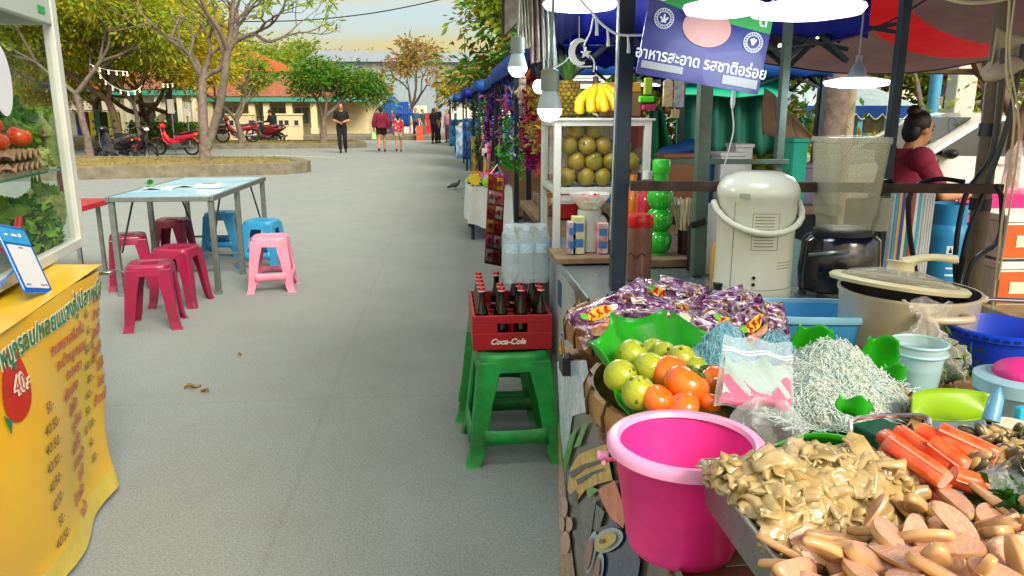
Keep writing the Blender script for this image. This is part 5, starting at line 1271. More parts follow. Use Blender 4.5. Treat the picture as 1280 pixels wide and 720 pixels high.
NDW = thinmat('noodle_white', '#deefec', .4, .2, var=.06, vs=30, coat=.4, col2='#eef4ec'); NDB = thinmat('noodle_blue_tint', '#8fd6e8', .45, .2, var=.15, vs=30, coat=.4, col2='#b4e4ee')
noodles('large mound of white glass noodles at the right of the leaf lined basket', BC+Vector((.135, -.045, .075)), .128, .105, .088, 2600, NDW, 1)
noodles('pale blue tinted glass noodles behind the tomatoes and the powder bag', BC+Vector((-.0, .1, .08)), .075, .075, .08, 1000, NDB, 2)
noodles('pale blue noodles spilling at the back between the bag and the mound', BC+Vector((.1, .11, .075)), .07, .06, .065, 600, NDB, 3)
# zip bag with powders
o = thing('zip_bag', 'clear zip bag with white and pink powder standing in the basket', 'bag', at(945, 505, y=1.03))
p0, p1, p2, p3 = at(892, 508, y=1.0), at(992, 515, y=1.0), at(990, 430, y=1.1), at(905, 418, y=1.1)
def bagf(s, t, side): 
    p = (p0.lerp(p1, s)).lerp(p3.lerp(p2, s), t); bul = .03*math.sin(s*PI)**.6*max(0, 1-t*1.5)**.7*math.sin(min(1, t*6)*PI/2); return p+Vector((0, -1, .35)).normalized()*side*(bul+.0015)+Vector((0, 0, .003*math.sin(s*12+t*9)))
b = MB(FILM); b.grid(lambda s, t: bagf(s, t, 1), 22, 18); b.grid(lambda s, t: bagf(s, t, -1), 22, 18); b.build('film', o, sharp=0)
b = MB(clearmat('zip_strip', '#dfeaf2', .4, .3)); b.tube([bagf(s/8, .8, 1.2) for s in range(9)], .0018, 5); b.tube([bagf(s/8, .76, 1.2) for s in range(9)], .0018, 5); b.build('zip_seal', o)
b = MB(mat('white_powder', '#a3bab2', .8, bump=.5, bs=40)); b.grid(lambda s, t: bagf(.06+.88*s, .16+.5*t-.05*math.sin(s*9)*t, .75)+Vector((0, 0, .004*math.sin(s*21+t*8))), 20, 10); b.build('white_powder', o, sharp=0)
b = MB(mat('pink_powder', '#d6246e', .5, var=.15, vs=20, bump=.5, bs=40)); b.grid(lambda s, t: bagf(.05+.9*s, .03+(.3+.14*math.sin(s*7+1))*t, .86), 20, 10); b.build('pink_powder', o, sharp=0)
# crumpled film between the basket and the tray
def crumple(label, c, sx, sy, sz, seed, m=None, name='plastic_film', n=18):
    q = random.Random(seed); b = MB(m or FILM); c = Vector(c); ph = [q.random()*6 for _ in range(6)]
    def f(u, v):
        a = 2*PI*u; t = v; r = (1-.55*t**2)*(1+.16*math.sin(a*5+ph[0])+.1*math.sin(a*9+t*7+ph[1]))
        return c+Vector((sx*r*math.cos(a), sy*r*math.sin(a), sz*t*(1+.14*math.sin(a*3+ph[2]))+.1*sz*math.sin(a*7+t*9+ph[3])*t))
    b.grid(f, 40, n); return b.build(name, label=label, cat='plastic bag', sharp=30)
crumple('crumpled clear film between the leaf lined basket and the steel tray', at(960, 545, y=.93), .05, .035, .05, 1)
# ---- snack packets
def snack_mat():
    m = bpy.data.materials.new('snack_foil'); m.use_nodes = True; N = m.node_tree.nodes; L = m.node_tree.links; b = N['Principled BSDF']
    tc = N.new('ShaderNodeTexCoord'); nz = N.new('ShaderNodeTexNoise'); nz.inputs['Scale'].default_value = 16; nz.inputs['Detail'].default_value = 3; nz.inputs['Distortion'].default_value = 1.5
    oi = N.new('ShaderNodeObjectInfo'); va = N.new('ShaderNodeVectorMath'); L.new(tc.outputs['Object'], va.inputs[0]); cx = N.new('ShaderNodeCombineXYZ')
    mu = N.new('ShaderNodeMath'); mu.operation = 'MULTIPLY'; mu.inputs[1].default_value = 9; L.new(oi.outputs['Random'], mu.inputs[0]); L.new(mu.outputs[0], cx.inputs[0]); L.new(cx.outputs[0], va.inputs[1])
    L.new(va.outputs[0], nz.inputs['Vector']); cr = N.new('ShaderNodeValToRGB'); L.new(nz.outputs['Fac'], cr.inputs[0]); e = cr.color_ramp.elements
    e[0].position = .3; e[0].color = (*lin('#2c0a26'), 1); e[1].position = .44; e[1].color = (*lin('#6c3466'), 1)
    for p, c in ((.5, '#9a7a9c'), (.545, '#cfc4cc'), (.59, '#8a5a44'), (.66, '#5c2440'), (.74, '#c09a5a')):
        k = e.new(p); k.color = (*lin(c), 1)
    L.new(cr.outputs[0], b.inputs['Base Color']); b.inputs['Metallic'].default_value = .45; b.inputs['Roughness'].default_value = .22; b.inputs['Coat Weight'].default_value = .4
    nb = N.new('ShaderNodeTexNoise'); nb.inputs['Scale'].default_value = 30; nb.inputs['Distortion'].default_value = 1; L.new(va.outputs[0], nb.inputs['Vector']); bp = N.new('ShaderNodeBump'); bp.inputs['Strength'].default_value = .9; bp.inputs['Distance'].default_value = .012
    L.new(nb.outputs['Fac'], bp.inputs['Height']); L.new(bp.outputs[0], b.inputs['Normal']); return m
SNK = snack_mat(); RED = mat('logo_red', '#c4161c', .3); YEL = mat('logo_yellow', '#e8c23a', .3); LGN = mat('logo_green', '#6cc23a', .3); CRM = mat('logo_cream', '#eadfc4', .35)
PINKF = mat('fried_snack_print', '#c46a5a', .4, var=.4, vs=40, col2='#e8c8a0')
def pillow(x, y, w, h, t, ph=0):
    bul = max(0, (1-abs(2*x)**2.6)*(1-abs(2*y)**3.4))**.55
    return bul*t*.5+.004*math.sin(x*23+ph+y*9)*bul+.0025*math.sin(x*60)*(abs(y) > .42)
def snack_packet(label, loc, rot, logo, w=.125, h=.085, t=.045):
    o = thing('snack_packet', label, 'snack packet', loc, 0, 'purple snack packets in the basket'); o.rotation_euler = rot
    ph = rnd.random()*6; b = MB(SNK)
    b.grid(lambda u, v: ((u-.5)*w, (v-.5)*h, pillow(v-.5, u-.5, w, h, t, ph)), 22, 16); b.grid(lambda u, v: ((.5-u)*w, (v-.5)*h, -pillow(v-.5, .5-u, w, h, t, ph)), 22, 16); b.build('foil', o, world=False, sharp=0)
    def S(x, y, off): return Vector((x, y, pillow(y/h, x/w, w, h, t, ph)+off))
    def patch(m, P, off, nme):
        q = MB(m)
        for poly in P:
            c = (sum(p[0] for p in poly)/len(poly), sum(p[1] for p in poly)/len(poly)); n = len(poly); V = []
            for k in (1., .5): V += [S(c[0]+(x-c[0])*k, c[1]+(y-c[1])*k, off) for x, y in poly]
            V.append(S(*c, off)); q.add(V, [(i, (i+1) % n, n+(i+1) % n, n+i) for i in range(n)]+[(n+i, n+(i+1) % n, 2*n) for i in range(n)])
        q.build(nme, o, world=False, sharp=0)
    E = lambda cx, cy, rx, ry, n=14: [(cx+rx*math.cos(2*PI*k/n), cy+ry*math.sin(2*PI*k/n)) for k in range(n)]
    if logo:
        patch(PINKF, [E(.015, -.018, .024, .014), E(-.02, -.02, .018, .012)], .0015, 'food_print')
        sw = [[(x0+a*.8, .012+c*.8+.003*math.sin(a*90)) for a, c in ((-.010, -.009), (-.004, .011), (.004, .011), (.002, .002), (.008, -.008), (.002, -.009), (-.002, -.001), (-.005, -.009))] for x0 in (-.022, -.004, .014)]
        patch(YEL, [[(x*1.0, y) for x, y in E(-.004, .012, .03, .0135)]], .002, 'logo_ground'); patch(RED, sw, .0032, 'logo_letters'); patch(LGN, [E(-.036, .018, .008, .008)], .003, 'logo_disc')
    else:
        patch(CRM, [[(-.05, -.03), (-.02, -.034), (-.022, .03), (-.05, .034)]], .0015, 'label_panel')
        patch(BLACK, [[(-.046, -.024+.006*k), (-.027, -.025+.006*k), (-.027, -.022+.006*k), (-.046, -.021+.006*k)] for k in range(8)], .0028, 'label_lines')
    return o
sp = [(752, 392, 1.5, 1, 'reddish printed snack packet at the left edge of its basket'), (800, 402, 1.47, 0, ''), (835, 408, 1.5, 0, ''), (870, 412, 1.48, 0, ''), (905, 405, 1.5, 1, ''), (935, 398, 1.5, 1, ''),
      (775, 380, 1.6, 1, ''), (815, 383, 1.58, 0, ''), (855, 388, 1.6, 1, ''), (890, 385, 1.6, 0, ''), (925, 383, 1.62, 1, ''), (950, 390, 1.55, 0, ''), (790, 368, 1.7, 0, ''), (830, 368, 1.72, 1, ''), (865, 372, 1.7, 0, ''), (905, 376, 1.68, 0, ''), (765, 395, 1.6, 0, ''), (848, 362, 1.74, 0, '')]
for k, (u, v, y, lg, lab) in enumerate(sp):
    snack_packet('purple foil snack packet with red logo, heaped in the bamboo basket' if lg else 'purple foil snack packet showing its label panel, heaped in the bamboo basket', at(u, v+9, y=y), (R(rnd.uniform(40, 85)), R(rnd.uniform(-25, 25)), R(rnd.uniform(-45, 45))), lg)

# ---- pink bucket
PB = thinmat('pink_bucket_plastic', '#ff45b4', .4, .35, var=.1, vs=12, coat=.15, dirt=.12, bump=.1, bs=50); 
c = at(862, 700, z=NZ); c = Vector((.295, .86, NZ)); o = thing('pink_bucket', 'bright pink round plastic bucket beside the steel tray', 'bucket', c)
r0, r1, h = .066, .091, .15
b = MB(PB); b.open_lathe([(0, .004), (r0-.012, .0), (r0, .008), (r0+.004, .02), (r1-.004, h-.012), (r1, h-.01), (r1+.004, h-.006), (r1+.003, h), (r1-.004, h+.001), (r1-.008, h-.01), (r0+.001, .02), (r0-.01, .01), (0, .009)], c, 64); b.build('body', o, sharp=60)
b = MB(mat('pale_pink_rim', '#f3a6d4', .3)); b.open_lathe([(r1-.010, h-.003), (r1-.007, h+.003), (r1+.003, h+.003), (r1+.007, h-.001), (r1+.007, h-.010), (r1+.003, h-.010)], c, 64); b.build('rim', o, sharp=60)
b = MB(mat('pale_pink_rim', '#f3a6d4')); d = Vector((-.97, .2, 0)).normalized(); b.cyl(c+d*(r1+.004)+Vector((0, 0, h-.026)), c+d*(r1+.018)+Vector((0, 0, h-.026)), .006, n=10)
b.tube(smoothpath([c+Vector((math.cos(a), math.sin(a)*.35+.94*abs(math.sin(a))*.0, 0))*(r1+.012)+Vector((0, 0, h-.026-.04*math.sin(a)))+Vector((0, math.sin(a)*.06, 0)) for a in [PI*k/8 for k in range(9)]], 2), .003, 6); b.build('handle', o)
# ---- steel tray and its food
TZ0 = 1.075
tr = [at(877, 577, z=TZ0), at(1000, 735, z=TZ0)]
A = Vector((tr[0].x, tr[0].y, TZ0)); dn = (Vector((tr[1].x, tr[1].y, TZ0))-A); dn.z = 0; dn.normalize(); dx = Vector((-dn.y, dn.x, 0)); 
if dx.x < 0: dx = -dx
TL, TW, TH = .42, .48, .05
def TR(a, w, z): return A+dn*a+dx*w+Vector((0, 0, z))   # a: towards the camera, w: to the right
STL = mat('brushed_steel', '#8d9296', .28, .9, var=.1, vs=30)
o = thing('steel_tray', 'brushed steel tray heaped with sausages, crab sticks and jellyfish', 'tray', TR(TL/2, TW/2, -TH))
b = MB(STL); q = .008
outer = [TR(0, 0, 0), TR(TL, 0, 0), TR(TL, TW, 0), TR(0, TW, 0)]; bot = [TR(.006, .006, -TH), TR(TL-.006, .006, -TH), TR(TL-.006, TW-.006, -TH), TR(.006, TW-.006, -TH)]
b.add(outer+bot, [(0, 1, 5, 4), (1, 2, 6, 5), (2, 3, 7, 6), (3, 0, 4, 7), (4, 5, 6, 7)]); b.build('pan', o, solid=.0015)
b = MB(mat('bright_steel_rim', '#b7bcc0', .2, .9))
for i in range(4): b.tube([outer[i], outer[(i+1) % 4]], .0032, 8)
b.build('rolled_rim', o)
b = MB(CHROME); pa, pb = TR(-.002, .175, -.01), TR(-.002, .27, -.01); b.tube(smoothpath([pa, pa+Vector((0, .006, .035)), pa+Vector((.01, .012, .047)), pb+Vector((-.01, .012, .047)), pb+Vector((0, .006, .035)), pb], 5), .0028, 7); b.build('wire_handle', o)
# what carries the tray: a wooden box
o = thing('tray_box', 'brown wooden box under the steel tray', 'box', TR(.24, .28, -TH)+Vector((0, 0, -.12))); b = MB(WOOD)
c = TR(.26, .28, -TH-.004); ang = math.atan2(dx.y, dx.x)
for k in range(3): b.box((c.x, c.y, NZ+.02+.04*k), (.36, .3, .036), ang)
b.build('boards', o, bev=.003)
b = MB(WOOD)
for k in range(4): b.box((.45+.0*k, .42+.07*k, NZ+.004), (.5, .06, .012), .1)
b.build('loose_boards', label='reddish brown boards lying under the pink bucket and tray', cat='boards', bev=.002)
# jellyfish: a glistening heap nobody could count
JEL = thinmat('jellyfish', '#f2d890', .3, .1, var=.25, vs=26, coat=.9, trans=.4, bump=.2, bs=60, col2='#f6e6b8'); JEL2 = thinmat('jellyfish_pale', '#faecc4', .3, .1, var=.2, vs=30, coat=.9, trans=.45, bump=.2, bs=60, col2='#ecc978')
q = random.Random(4); b = MB(JEL)
def jh(a, w):
    uu, vv = px(TR(a, w, 0)); cut = min(1, max(0, (692-.42*(uu-985)-vv)/40))
    e = cut*min(1, max(0, (a+.0)/.05))*min(1, max(0, (.235-w)/.07))*min(1, max(0, w/.03+.35)); return -.03+.062*e**.7*(1-.55*min(1, max(0, a-.1)/.2))
def jz(a, w): return jh(a, w)-.006+.013*mn.noise(Vector((w*37, a*35, 3)))+.006*mn.noise(Vector((w*98, a*88, 7)))
b.grid(lambda u, v: TR(.004+.34*v, .006+.245*u, jz(.004+.34*v, .006+.245*u)), 60, 60)
for k in range(560):
    b.use(JEL if k % 2 else JEL2); a, w = q.random()*.36, .006+.235*q.random()**1.3; uu, vv = px(TR(a, w, 0))
    if vv > 700-.42*(uu-985): continue
    c = TR(a, w, jz(a, w)+q.uniform(.001, .006)); n_ = Vector((q.gauss(0, .35), q.gauss(0, .35)-.15, 1)).normalized(); x = n_.orthogonal().normalized(); y = n_.cross(x); an = q.random()*6; x, y = x*math.cos(an)+y*math.sin(an), y*math.cos(an)-x*math.sin(an)
    L, W, s0 = q.uniform(.026, .062), q.uniform(.016, .03), q.random()*50
    def f(u, v):
        g = 2*math.hypot(u-.5, v-.5); X, Y_ = (u-.5)*L*(1.25-.35*g), (v-.5)*W*(1.25-.35*g)
        N_ = mn.noise(Vector((u*2.2+s0, v*2.2, s0))); return c+x*(X+.004*mn.noise(Vector((v*4, s0, u*3))))+y*(Y_+.006*mn.noise(Vector((u*3, s0*2, 0))))+n_*(.012*N_+.002*mn.noise(Vector((u*6, v*6+s0, 1)))-.004*g)
    b.grid(f, 8, 6)
b.build('jellyfish_strips', label='heap of glistening tan jellyfish strips in the steel tray', cat='seafood', kind='stuff', sharp=0, solid=.0022)
# sausages: slant cut slices
SAUP = mat('sausage_cut', '#cda286', .3, var=.15, vs=40, coat=.25, col2='#bf8e78', bump=.25, bs=220); SAUT = mat('sausage_skin', '#bd8f5a', .3, var=.2, vs=30, coat=.4, col2='#cba472')
def sausage_mesh(L=.056, W=.0255, T=.011, bend=.1):
    b = MB(SAUT); n = 26
    def ring(k, z): return [Vector((L*.5*k*math.cos(t)*(1+.1*math.cos(t)), W*.5*k*math.sin(t)*(1+.12*math.cos(t))+bend*W*math.cos(t)**2, z)) for t in [2*PI*i/n for i in range(n)]]
    R_ = [ring(.80, -T*.5), ring(.97, -T*.35), ring(1.0, 0), ring(.96, T*.40)]; vs = [p for r_ in R_ for p in r_]; fs = [tuple(range(n))[::-1]]
    for i in range(3): fs += [(i*n+j, i*n+(j+1) % n, (i+1)*n+(j+1) % n, (i+1)*n+j) for j in range(n)]
    b.add(vs, fs, None, True); b.use(SAUP); i0 = ring(.95, T*.47); i1 = ring(.6, T*.49)
    b.add(R_[3]+i0+i1, [(j, (j+1) % n, n+(j+1) % n, n+j) for j in range(n)]+[(n+j, n+(j+1) % n, 2*n+(j+1) % n, 2*n+j) for j in range(n)]+[tuple(2*n+j for j in range(n))], None, True)
    return b
protos = [sausage_mesh(.056, .0255, .008).build('sausage_slice', world=False, sharp=60), sausage_mesh(.064, .023, .0065, .25).build('sausage_slice', world=False, sharp=60), sausage_mesh(.048, .0265, .0095, -.1).build('sausage_slice', world=False, sharp=60)]
q = random.Random(9); k = 0; cand = []
for layer in range(3):
    for t in range(1500):
        u, v = q.uniform(985, 1330), q.uniform(622, 790); lo = 628 if u > 1130 else 628+(1130-u)*.4
        if v < lo or (layer == 2 and (v < lo+22 or u < 1040)) or (layer == 0 and v > 745): continue
        dd = 26 if layer else 30
        if any(x[2] == layer and abs(u-x[0]) < dd*1.5 and abs(v-x[1]) < dd*.8 for x in cand): continue
        cand.append((u, v, layer, lo))
b = MB(mat('sausage_bed', '#a87a58', .5, var=.3, vs=40)); b.grid(lambda u, v: TR(.17+.24*v, .05+.41*u, -.03+.034*math.sin(min(1, v*2)*PI/2)*math.sin(min(1, u*5)*PI/2)), 12, 12); b.build('sausage_heap', label='packed sausage slices at the bottom of the heap in the steel tray', cat='sausages', kind='stuff', sharp=0)
for u, v, layer, lo in cand:
    src = protos[k % 3]; s = src if k < 3 else src.copy()
    if k >= 3: COL.objects.link(s)
    s.location = at(u, v, z=1.062+.0115*layer+.016*min(1, (v-lo)/40)+q.uniform(-.003, .004))
    s.rotation_euler = Euler((q.gauss(0, .5), q.gauss(.0, .45), q.choice((.5, .9, -.5, .2, 2.6, 1.2))+q.gauss(0, .5))); s.scale = (q.uniform(.8, 1.15), q.uniform(.8, 1.1), q.uniform(.8, 1.3))
    tag(s, 'slant cut pink sausage slice heaped in the steel tray', 'sausage slice', 'sausage slices in the steel tray'); k += 1
# crab sticks
CRO = mat('crab_orange', '#e24a12', .3, var=.2, vs=40, coat=.4, col2='#e07a48'); CRW = mat('crab_white', '#e2b8a4', .45, var=.2, vs=40, sss=.2)
def crab(c, d, L, label, roll=0):
    d = Vector(d).normalized(); x = d.cross(Vector((0, 0, 1))).normalized(); y = x.cross(d); w, h = .0105, .0085
    x, y = x*math.cos(roll)+y*math.sin(roll), y*math.cos(roll)-x*math.sin(roll); b = MB(CRO); n = 20; vs = []; fs = []
    def sup(t): cs, sn = math.cos(t), math.sin(t); return (abs(cs)**.6*(1 if cs > 0 else -1)*w, abs(sn)**.6*(1 if sn > 0 else -1)*h)
    secs = [(-.5, .85), (-.49, .97), (-.3, 1), (0, 1.02), (.3, 1), (.49, .97), (.5, .85)]
    for s, kk in secs:
        for j in range(n): X, Y_ = sup(2*PI*j/n); vs.append(Vector(c)+d*s*L+x*X*kk+y*Y_*kk+x*.0012*math.sin(s*25+j))
    for i in range(len(secs)-1): fs += [(i*n+j, i*n+(j+1) % n, (i+1)*n+(j+1) % n, (i+1)*n+j) for j in range(n)]
    b.add(vs, fs, None, True); m = (len(secs)-1)*n; b.use(CRW); b.add(vs[:n], [tuple(range(n))[::-1]]); b.add(vs[m:], [tuple(range(n))])
    b.use(mat('crab_streak', '#e8a083', .4)); b.tube([Vector(c)+d*t*L+x*w*.3-y*(h-.0006) for t in (-.48, 0, .48)], .0018, 4); b.tube([Vector(c)+d*t*L+x*w*.1+y*(h-.0006) for t in (-.48, 0, .48)], .0018, 4)
    b.build('crab_stick', label=label, cat='crab stick', group='crab sticks in the steel tray', sharp=60)
cs_ = [((1105, 545), (1170, 590), 1.09), ((1125, 540), (1190, 585), 1.095), ((1150, 538), (1235, 578), 1.1), ((1105, 565), (1160, 605), 1.085), ((1190, 595), (1232, 610), 1.085), ((1165, 555), (1205, 585), 1.1), ((1175, 540), (1245, 572), 1.105), ((1140, 585), (1185, 615), 1.08), ((1112, 553), (1180, 600), 1.1)]
for k, ((u0, v0), (u1, v1), z) in enumerate(cs_):
    p, q_ = at(u0, v0, z=z), at(u1, v1, z=z-.012); crab((p+q_)/2, q_-p, (q_-p).length*1.05, 'orange and white crab stick lying in the steel tray', k*.3)
b = MB(mat('red_sausage', '#b0392c', .3, coat=.4)); p = at(1130, 612, z=1.06); q_ = at(1200, 640, z=1.06); b.tube(smoothpath([p, p.lerp(q_, .5)+Vector((0, 0, .006)), q_], 4), [.009]*9, 10); b.build('red_sausage', label='thin red sausage between the crab sticks and the slices', cat='sausage')
# mussels
MUS = mat('mussel_shell', '#3b3a2e', .3, var=.3, vs=40, coat=.4, col2='#6b5c36'); MUF = mat('mussel_flesh', '#c2a368', .35, var=.2, vs=40, coat=.4)
def mussel_mesh():
    b = MB(MUS); b.sph((0, 0, 0), (.013, .0075, .0055), 12, 8, None, lambda p: Vector((p.x, p.y*(1-.35*p.x/.013), p.z))); b.use(MUF); b.sph((.001, 0, .003), (.010, .0055, .0045), 10, 6); return b.build('mussel', world=False, sharp=0)
ms = mussel_mesh(); q = random.Random(3)
for k in range(70):
    s = ms if k == 0 else ms.copy()
    if k: COL.objects.link(s)
    u, v = q.uniform(1208, 1330), q.uniform(538, 585); s.location = at(u, v, z=1.075+q.uniform(0, .025)-(.0 if v < 575 else .01)); s.rotation_euler = (q.uniform(-1, 1), q.uniform(-1, 1), q.random()*6); s.scale = (q.uniform(.8, 1.2),)*3
    tag(s, 'small brown and cream mussel heaped beside the crab sticks', 'mussel', 'mussels in the steel tray')
b = MB(mat('mussel_bed', '#5a5138', .6, var=.4, vs=60)); c = at(1275, 566, z=1.06); b.sph(c, (.07, .04, .018), 16, 8); b.build('mussel_heap', label='dark bed of packed shells under the mussels', cat='shells', kind='stuff', sharp=0)
crumple('clear crumpled bag with green herbs at the right edge of the steel tray', at(1262, 625, z=1.06), .035, .035, .035, 5)
g = np.random.default_rng(8); C = np.array(at(1262, 628, z=1.068))+g.normal(size=(160, 3))*np.array((.018, .018, .008)); leaves('herb_bunch', C, .018, [HERB], aspect=.5, seed=4, label='dark green herbs inside the crumpled bag at the tray edge', cat='herbs')
C = np.array(at(985, 690, z=1.055))+g.normal(size=(60, 3))*np.array((.008, .01, .006)); leaves('herb_bunch', C, .02, [HERB, CBD], aspect=.6, seed=6, label='dark green leaf bits between the jellyfish and the tray wall', cat='herbs')
# ------------------------------------------------------------------ far half of the near stall: goods, posts, lamps
def cup(name, label, cat, c, prof, m, n=24, parent=None, **k):
    b = MB(m); b.open_lathe(prof, c, n); return b.build(name, parent, label=label, cat=cat, sharp=50, **k)
# light blue tub
LBT = mat('sky_blue_plastic', '#3f9fd8', .35, var=.05); c = at(1032, 392, z=.985); c.z = NZ
def tub(label, c, w, d, h, m, rim, rz=0, name='plastic_tub', t=.006, fl=.85, rr_=4):
    o = thing(name, label, 'tub', c, 0); n = 48
    def sq(k, z, a): 
        cs, sn = math.cos(a), math.sin(a); q = (abs(cs)**rr_+abs(sn)**rr_)**(-1/rr_); x, y = w/2*k*cs*q, d/2*k*sn*q
        return c+Vector((x*math.cos(rz)-y*math.sin(rz), x*math.sin(rz)+y*math.cos(rz), z))
    def loft(b, prof):
        vs = [sq(k, z, 2*PI*j/n) for k, z in prof for j in range(n)]; fs = []
        for i in range(len(prof)-1): fs += [(i*n+j, i*n+(j+1) % n, (i+1)*n+(j+1) % n, (i+1)*n+j) for j in range(n)]
        b.add(vs, fs, None, True)
    b = MB(m); loft(b, [(0, .002), (fl-.05, 0), (fl, .008), (.97, h-.006), (.95, h-.006), (fl-.03, .012), (0, .01)]); b.build('body', o, sharp=50)
    b = MB(rim); loft(b, [(.94, h-.008), (.95, h+.002), (1.03, h+.002), (1.05, h-.008), (1.03, h-.014), (.975, h-.012)]); b.build('rim', o, sharp=50); return o
tub('sky blue oval tub between the snack basket and the large pot', c+Vector((-.01, .05, 0)), .27, .19, .085, LBT, mat('pale_blue_rim', '#8ccbe6', .35), R(-8))
# clear tub with lid ring
CLT = clearmat('milky_plastic', '#cfe8ea', .6, .2); c = at(1140, 500, z=NZ)
o = thing('clear_tub', 'milky clear plastic tub with a ribbed rim beside the noodles', 'tub', c)
b = MB(CLT); b.open_lathe([(0, .003), (.036, .0), (.039, .006), (.047, .1), (.049, .1), (.049, .118), (.046, .118), (.044, .1), (.036, .008), (0, .006)], c, 36); b.build('body', o, sharp=40)
b = MB(mat('pale_teal_rim', '#a9d6d8', .3))
for z in (.1, .118): b.tube([c+Vector((math.cos(t)*.0505, math.sin(t)*.0505, z)) for t in [2*PI*k/40 for k in range(40)]], .0028, 6, closed=True)
b.build('rim', o); b = MB(mat('teal_water', '#7fb8b8', .2)); b.lathe([(.036, .008), (.043, .07), (0, .07)], c, 28); b.build('contents', o)
# bag of greens
c = at(1178, 492, z=NZ)+Vector((0, .05, 0)); o = thing('greens_bag', 'clear plastic bag of shredded green leaves tied at the top', 'bag', c)
g = np.random.default_rng(2); C = np.array(c+Vector((0, 0, .05)))+g.normal(size=(700, 3))*np.array((.03, .022, .022)); leaves('greens', C, .03, [HERB, CBG, leafmat('dark_moss', '#4d6a24', .3)], o, aspect=.3, seed=12)
FILM2 = clearmat('cloudy_film', '#fbf6f0', .82, .15, bump=.9, bs=22)
b = MB(FILM2); q = random.Random(6)
def bag(u, v):
    a = 2*PI*u; prof = [.05, .066, .07, .066, .058, .045, .03, .018, .012, .03, .04]; r = prof[min(int(v*10), 10)]*(1+.1*math.sin(a*5+v*6)+.07*math.sin(a*11+v*13))
    return c+Vector((math.cos(a)*r*1.15-.02*v, math.sin(a)*r*.85, .005+.17*v+.006*math.sin(a*4+v*9)))
b.grid(bag, 60, 20); b.build('film', o, sharp=0)
# big pot
c = at(1166, 452, z=NZ)+Vector((0, .12, 0)); PR = .152; POT = mat('cream_enamel', '#cfc3a2', .35, var=.07, coat=.3)
o = thing('cooking_pot', 'large cream cooking pot with black inside and a glass lid lying askew', 'pot', c)
b = MB(POT); b.open_lathe([(0, .002), (PR*.88, 0), (PR*.96, .02), (PR, .13), (PR*1.03, .136), (PR*1.03, .142), (PR*.985, .142)], c, 48); b.build('body', o, sharp=40)
b = MB(mat('black_nonstick', '#121318', .35)); b.open_lathe([(PR*.985, .142), (PR*.97, .135), (PR*.92, .01), (0, .008)], c, 48); b.build('lining', o, sharp=40)
b = MB(mat('brown_soup', '#4a3424', .15)); b.lathe([(PR*.94, .07), (PR*.94, .075), (0, .075)], c, 32); b.build('soup', o)
lm = Matrix.Translation(c+Vector((-.035, -.01, .158))) @ Euler((R(-4), R(7), 0)).to_matrix().to_4x4()
lo = thing('pot_lid', 'round glass pot lid with a cream rim and bar handle, resting on the large pot', 'pot lid', c+Vector((-.02, -.02, .15)))
b = MB(clearmat('lid_glass', '#d9d6c0', .75, .04)); b.lathe([(PR*.86, .004), (PR*.7, .018), (PR*.3, .032), (0, .035)], (0, 0, 0), 40, M=lm); b.build('glass', lo, sharp=0)
b = MB(mat('cream_silicone', '#d8d2a8', .4)); b.open_lathe([(PR*.84, .0), (PR*.84, .008), (PR*.95, .008), (PR*1.0, .002), (PR*.98, -.006), (PR*.86, -.004), (PR*.84, 0)], (0, 0, 0), 48, M=lm); b.build('rim', lo, sharp=60)
b = MB(mat('cream_silicone', '#d8d2a8')); b.lathe([(.03, .03), (.028, .045), (.034, .052), (0, .054)], (0, 0, 0), 20, M=lm); h0 = lm @ Vector((0, 0, .05)); b.tube(smoothpath([h0, h0+Vector((.06, -.01, .012)), h0+Vector((.12, -.02, .008))], 5), [.012, .011, .01, .0095, .009, .009, .009, .009, .0095, .01, .011], 9); b.build('handle', lo, sharp=60)
for s, lab in ((R(-95), 'handle'), (R(10), 'handle')):
    b = MB(POT); d = Vector((math.cos(s), math.sin(s), 0)); t = Vector((-d.y, d.x, 0)); k = c+d*PR+Vector((0, 0, .115)); b.tube(smoothpath([k-t*.05, k-t*.045+d*.03, k+d*.038, k+t*.045+d*.03, k+t*.05], 5), .009, 8); b.build(lab, o)
b = MB(CHROME); p = c+Vector((.08, -.01, .12)); e = at(1278, 376, y=p.y+.05); b.tube([p, p.lerp(e, .6), e], [.005, .006, .007], 8); b.sph(p-Vector((.02, 0, .03)), (.04, .04, .012), 14, 6); b.build('ladle', label='steel ladle standing in the large pot', cat='ladle')
# blue basin
c = at(1256, 474, z=NZ)+Vector((.02, .06, 0)); BB = mat('royal_blue_plastic', '#1246d8', .35, var=.06); o = thing('blue_basin', 'royal blue plastic basin with slotted rim at the right edge of the counter', 'basin', c)
b = MB(BB); b.open_lathe([(0, .003), (.075, 0), (.082, .01), (.1, .085), (.107, .086), (.107, .1), (.1, .102), (.095, .09), (.076, .012), (0, .01)], c, 48); b.build('body', o, sharp=45)
b = MB(mat('dark_slot', '#0a1a5a', .6))
for k in range(36):
    a = 2*PI*k/36; d = Vector((math.cos(a), math.sin(a), 0)); b.box(c+d*.1075+Vector((0, 0, .093)), (.003, .01, .005), a)
b.build('rim_slots', o)
# canister with pink lid
c = at(1262, 530, z=NZ)+Vector((.03, .03, 0)); o = thing('lidded_jar', 'pale blue jar with a bright pink cloth lid in front of the blue basin', 'jar', c)
b = MB(mat('pale_blue_jar', '#9cc9d6', .3, coat=.3)); b.lathe([(.06, 0), (.066, .01), (.068, .05), (.074, .055), (.074, .078), (.06, .082)], c, 36); b.build('body', o, sharp=50)
b = MB(mat('hot_pink', '#e0308a', .5, bump=.2, bs=30)); b.sph(c+Vector((.012, 0, .086)), (.058, .05, .026), 20, 10); b.build('lid', o, sharp=0)
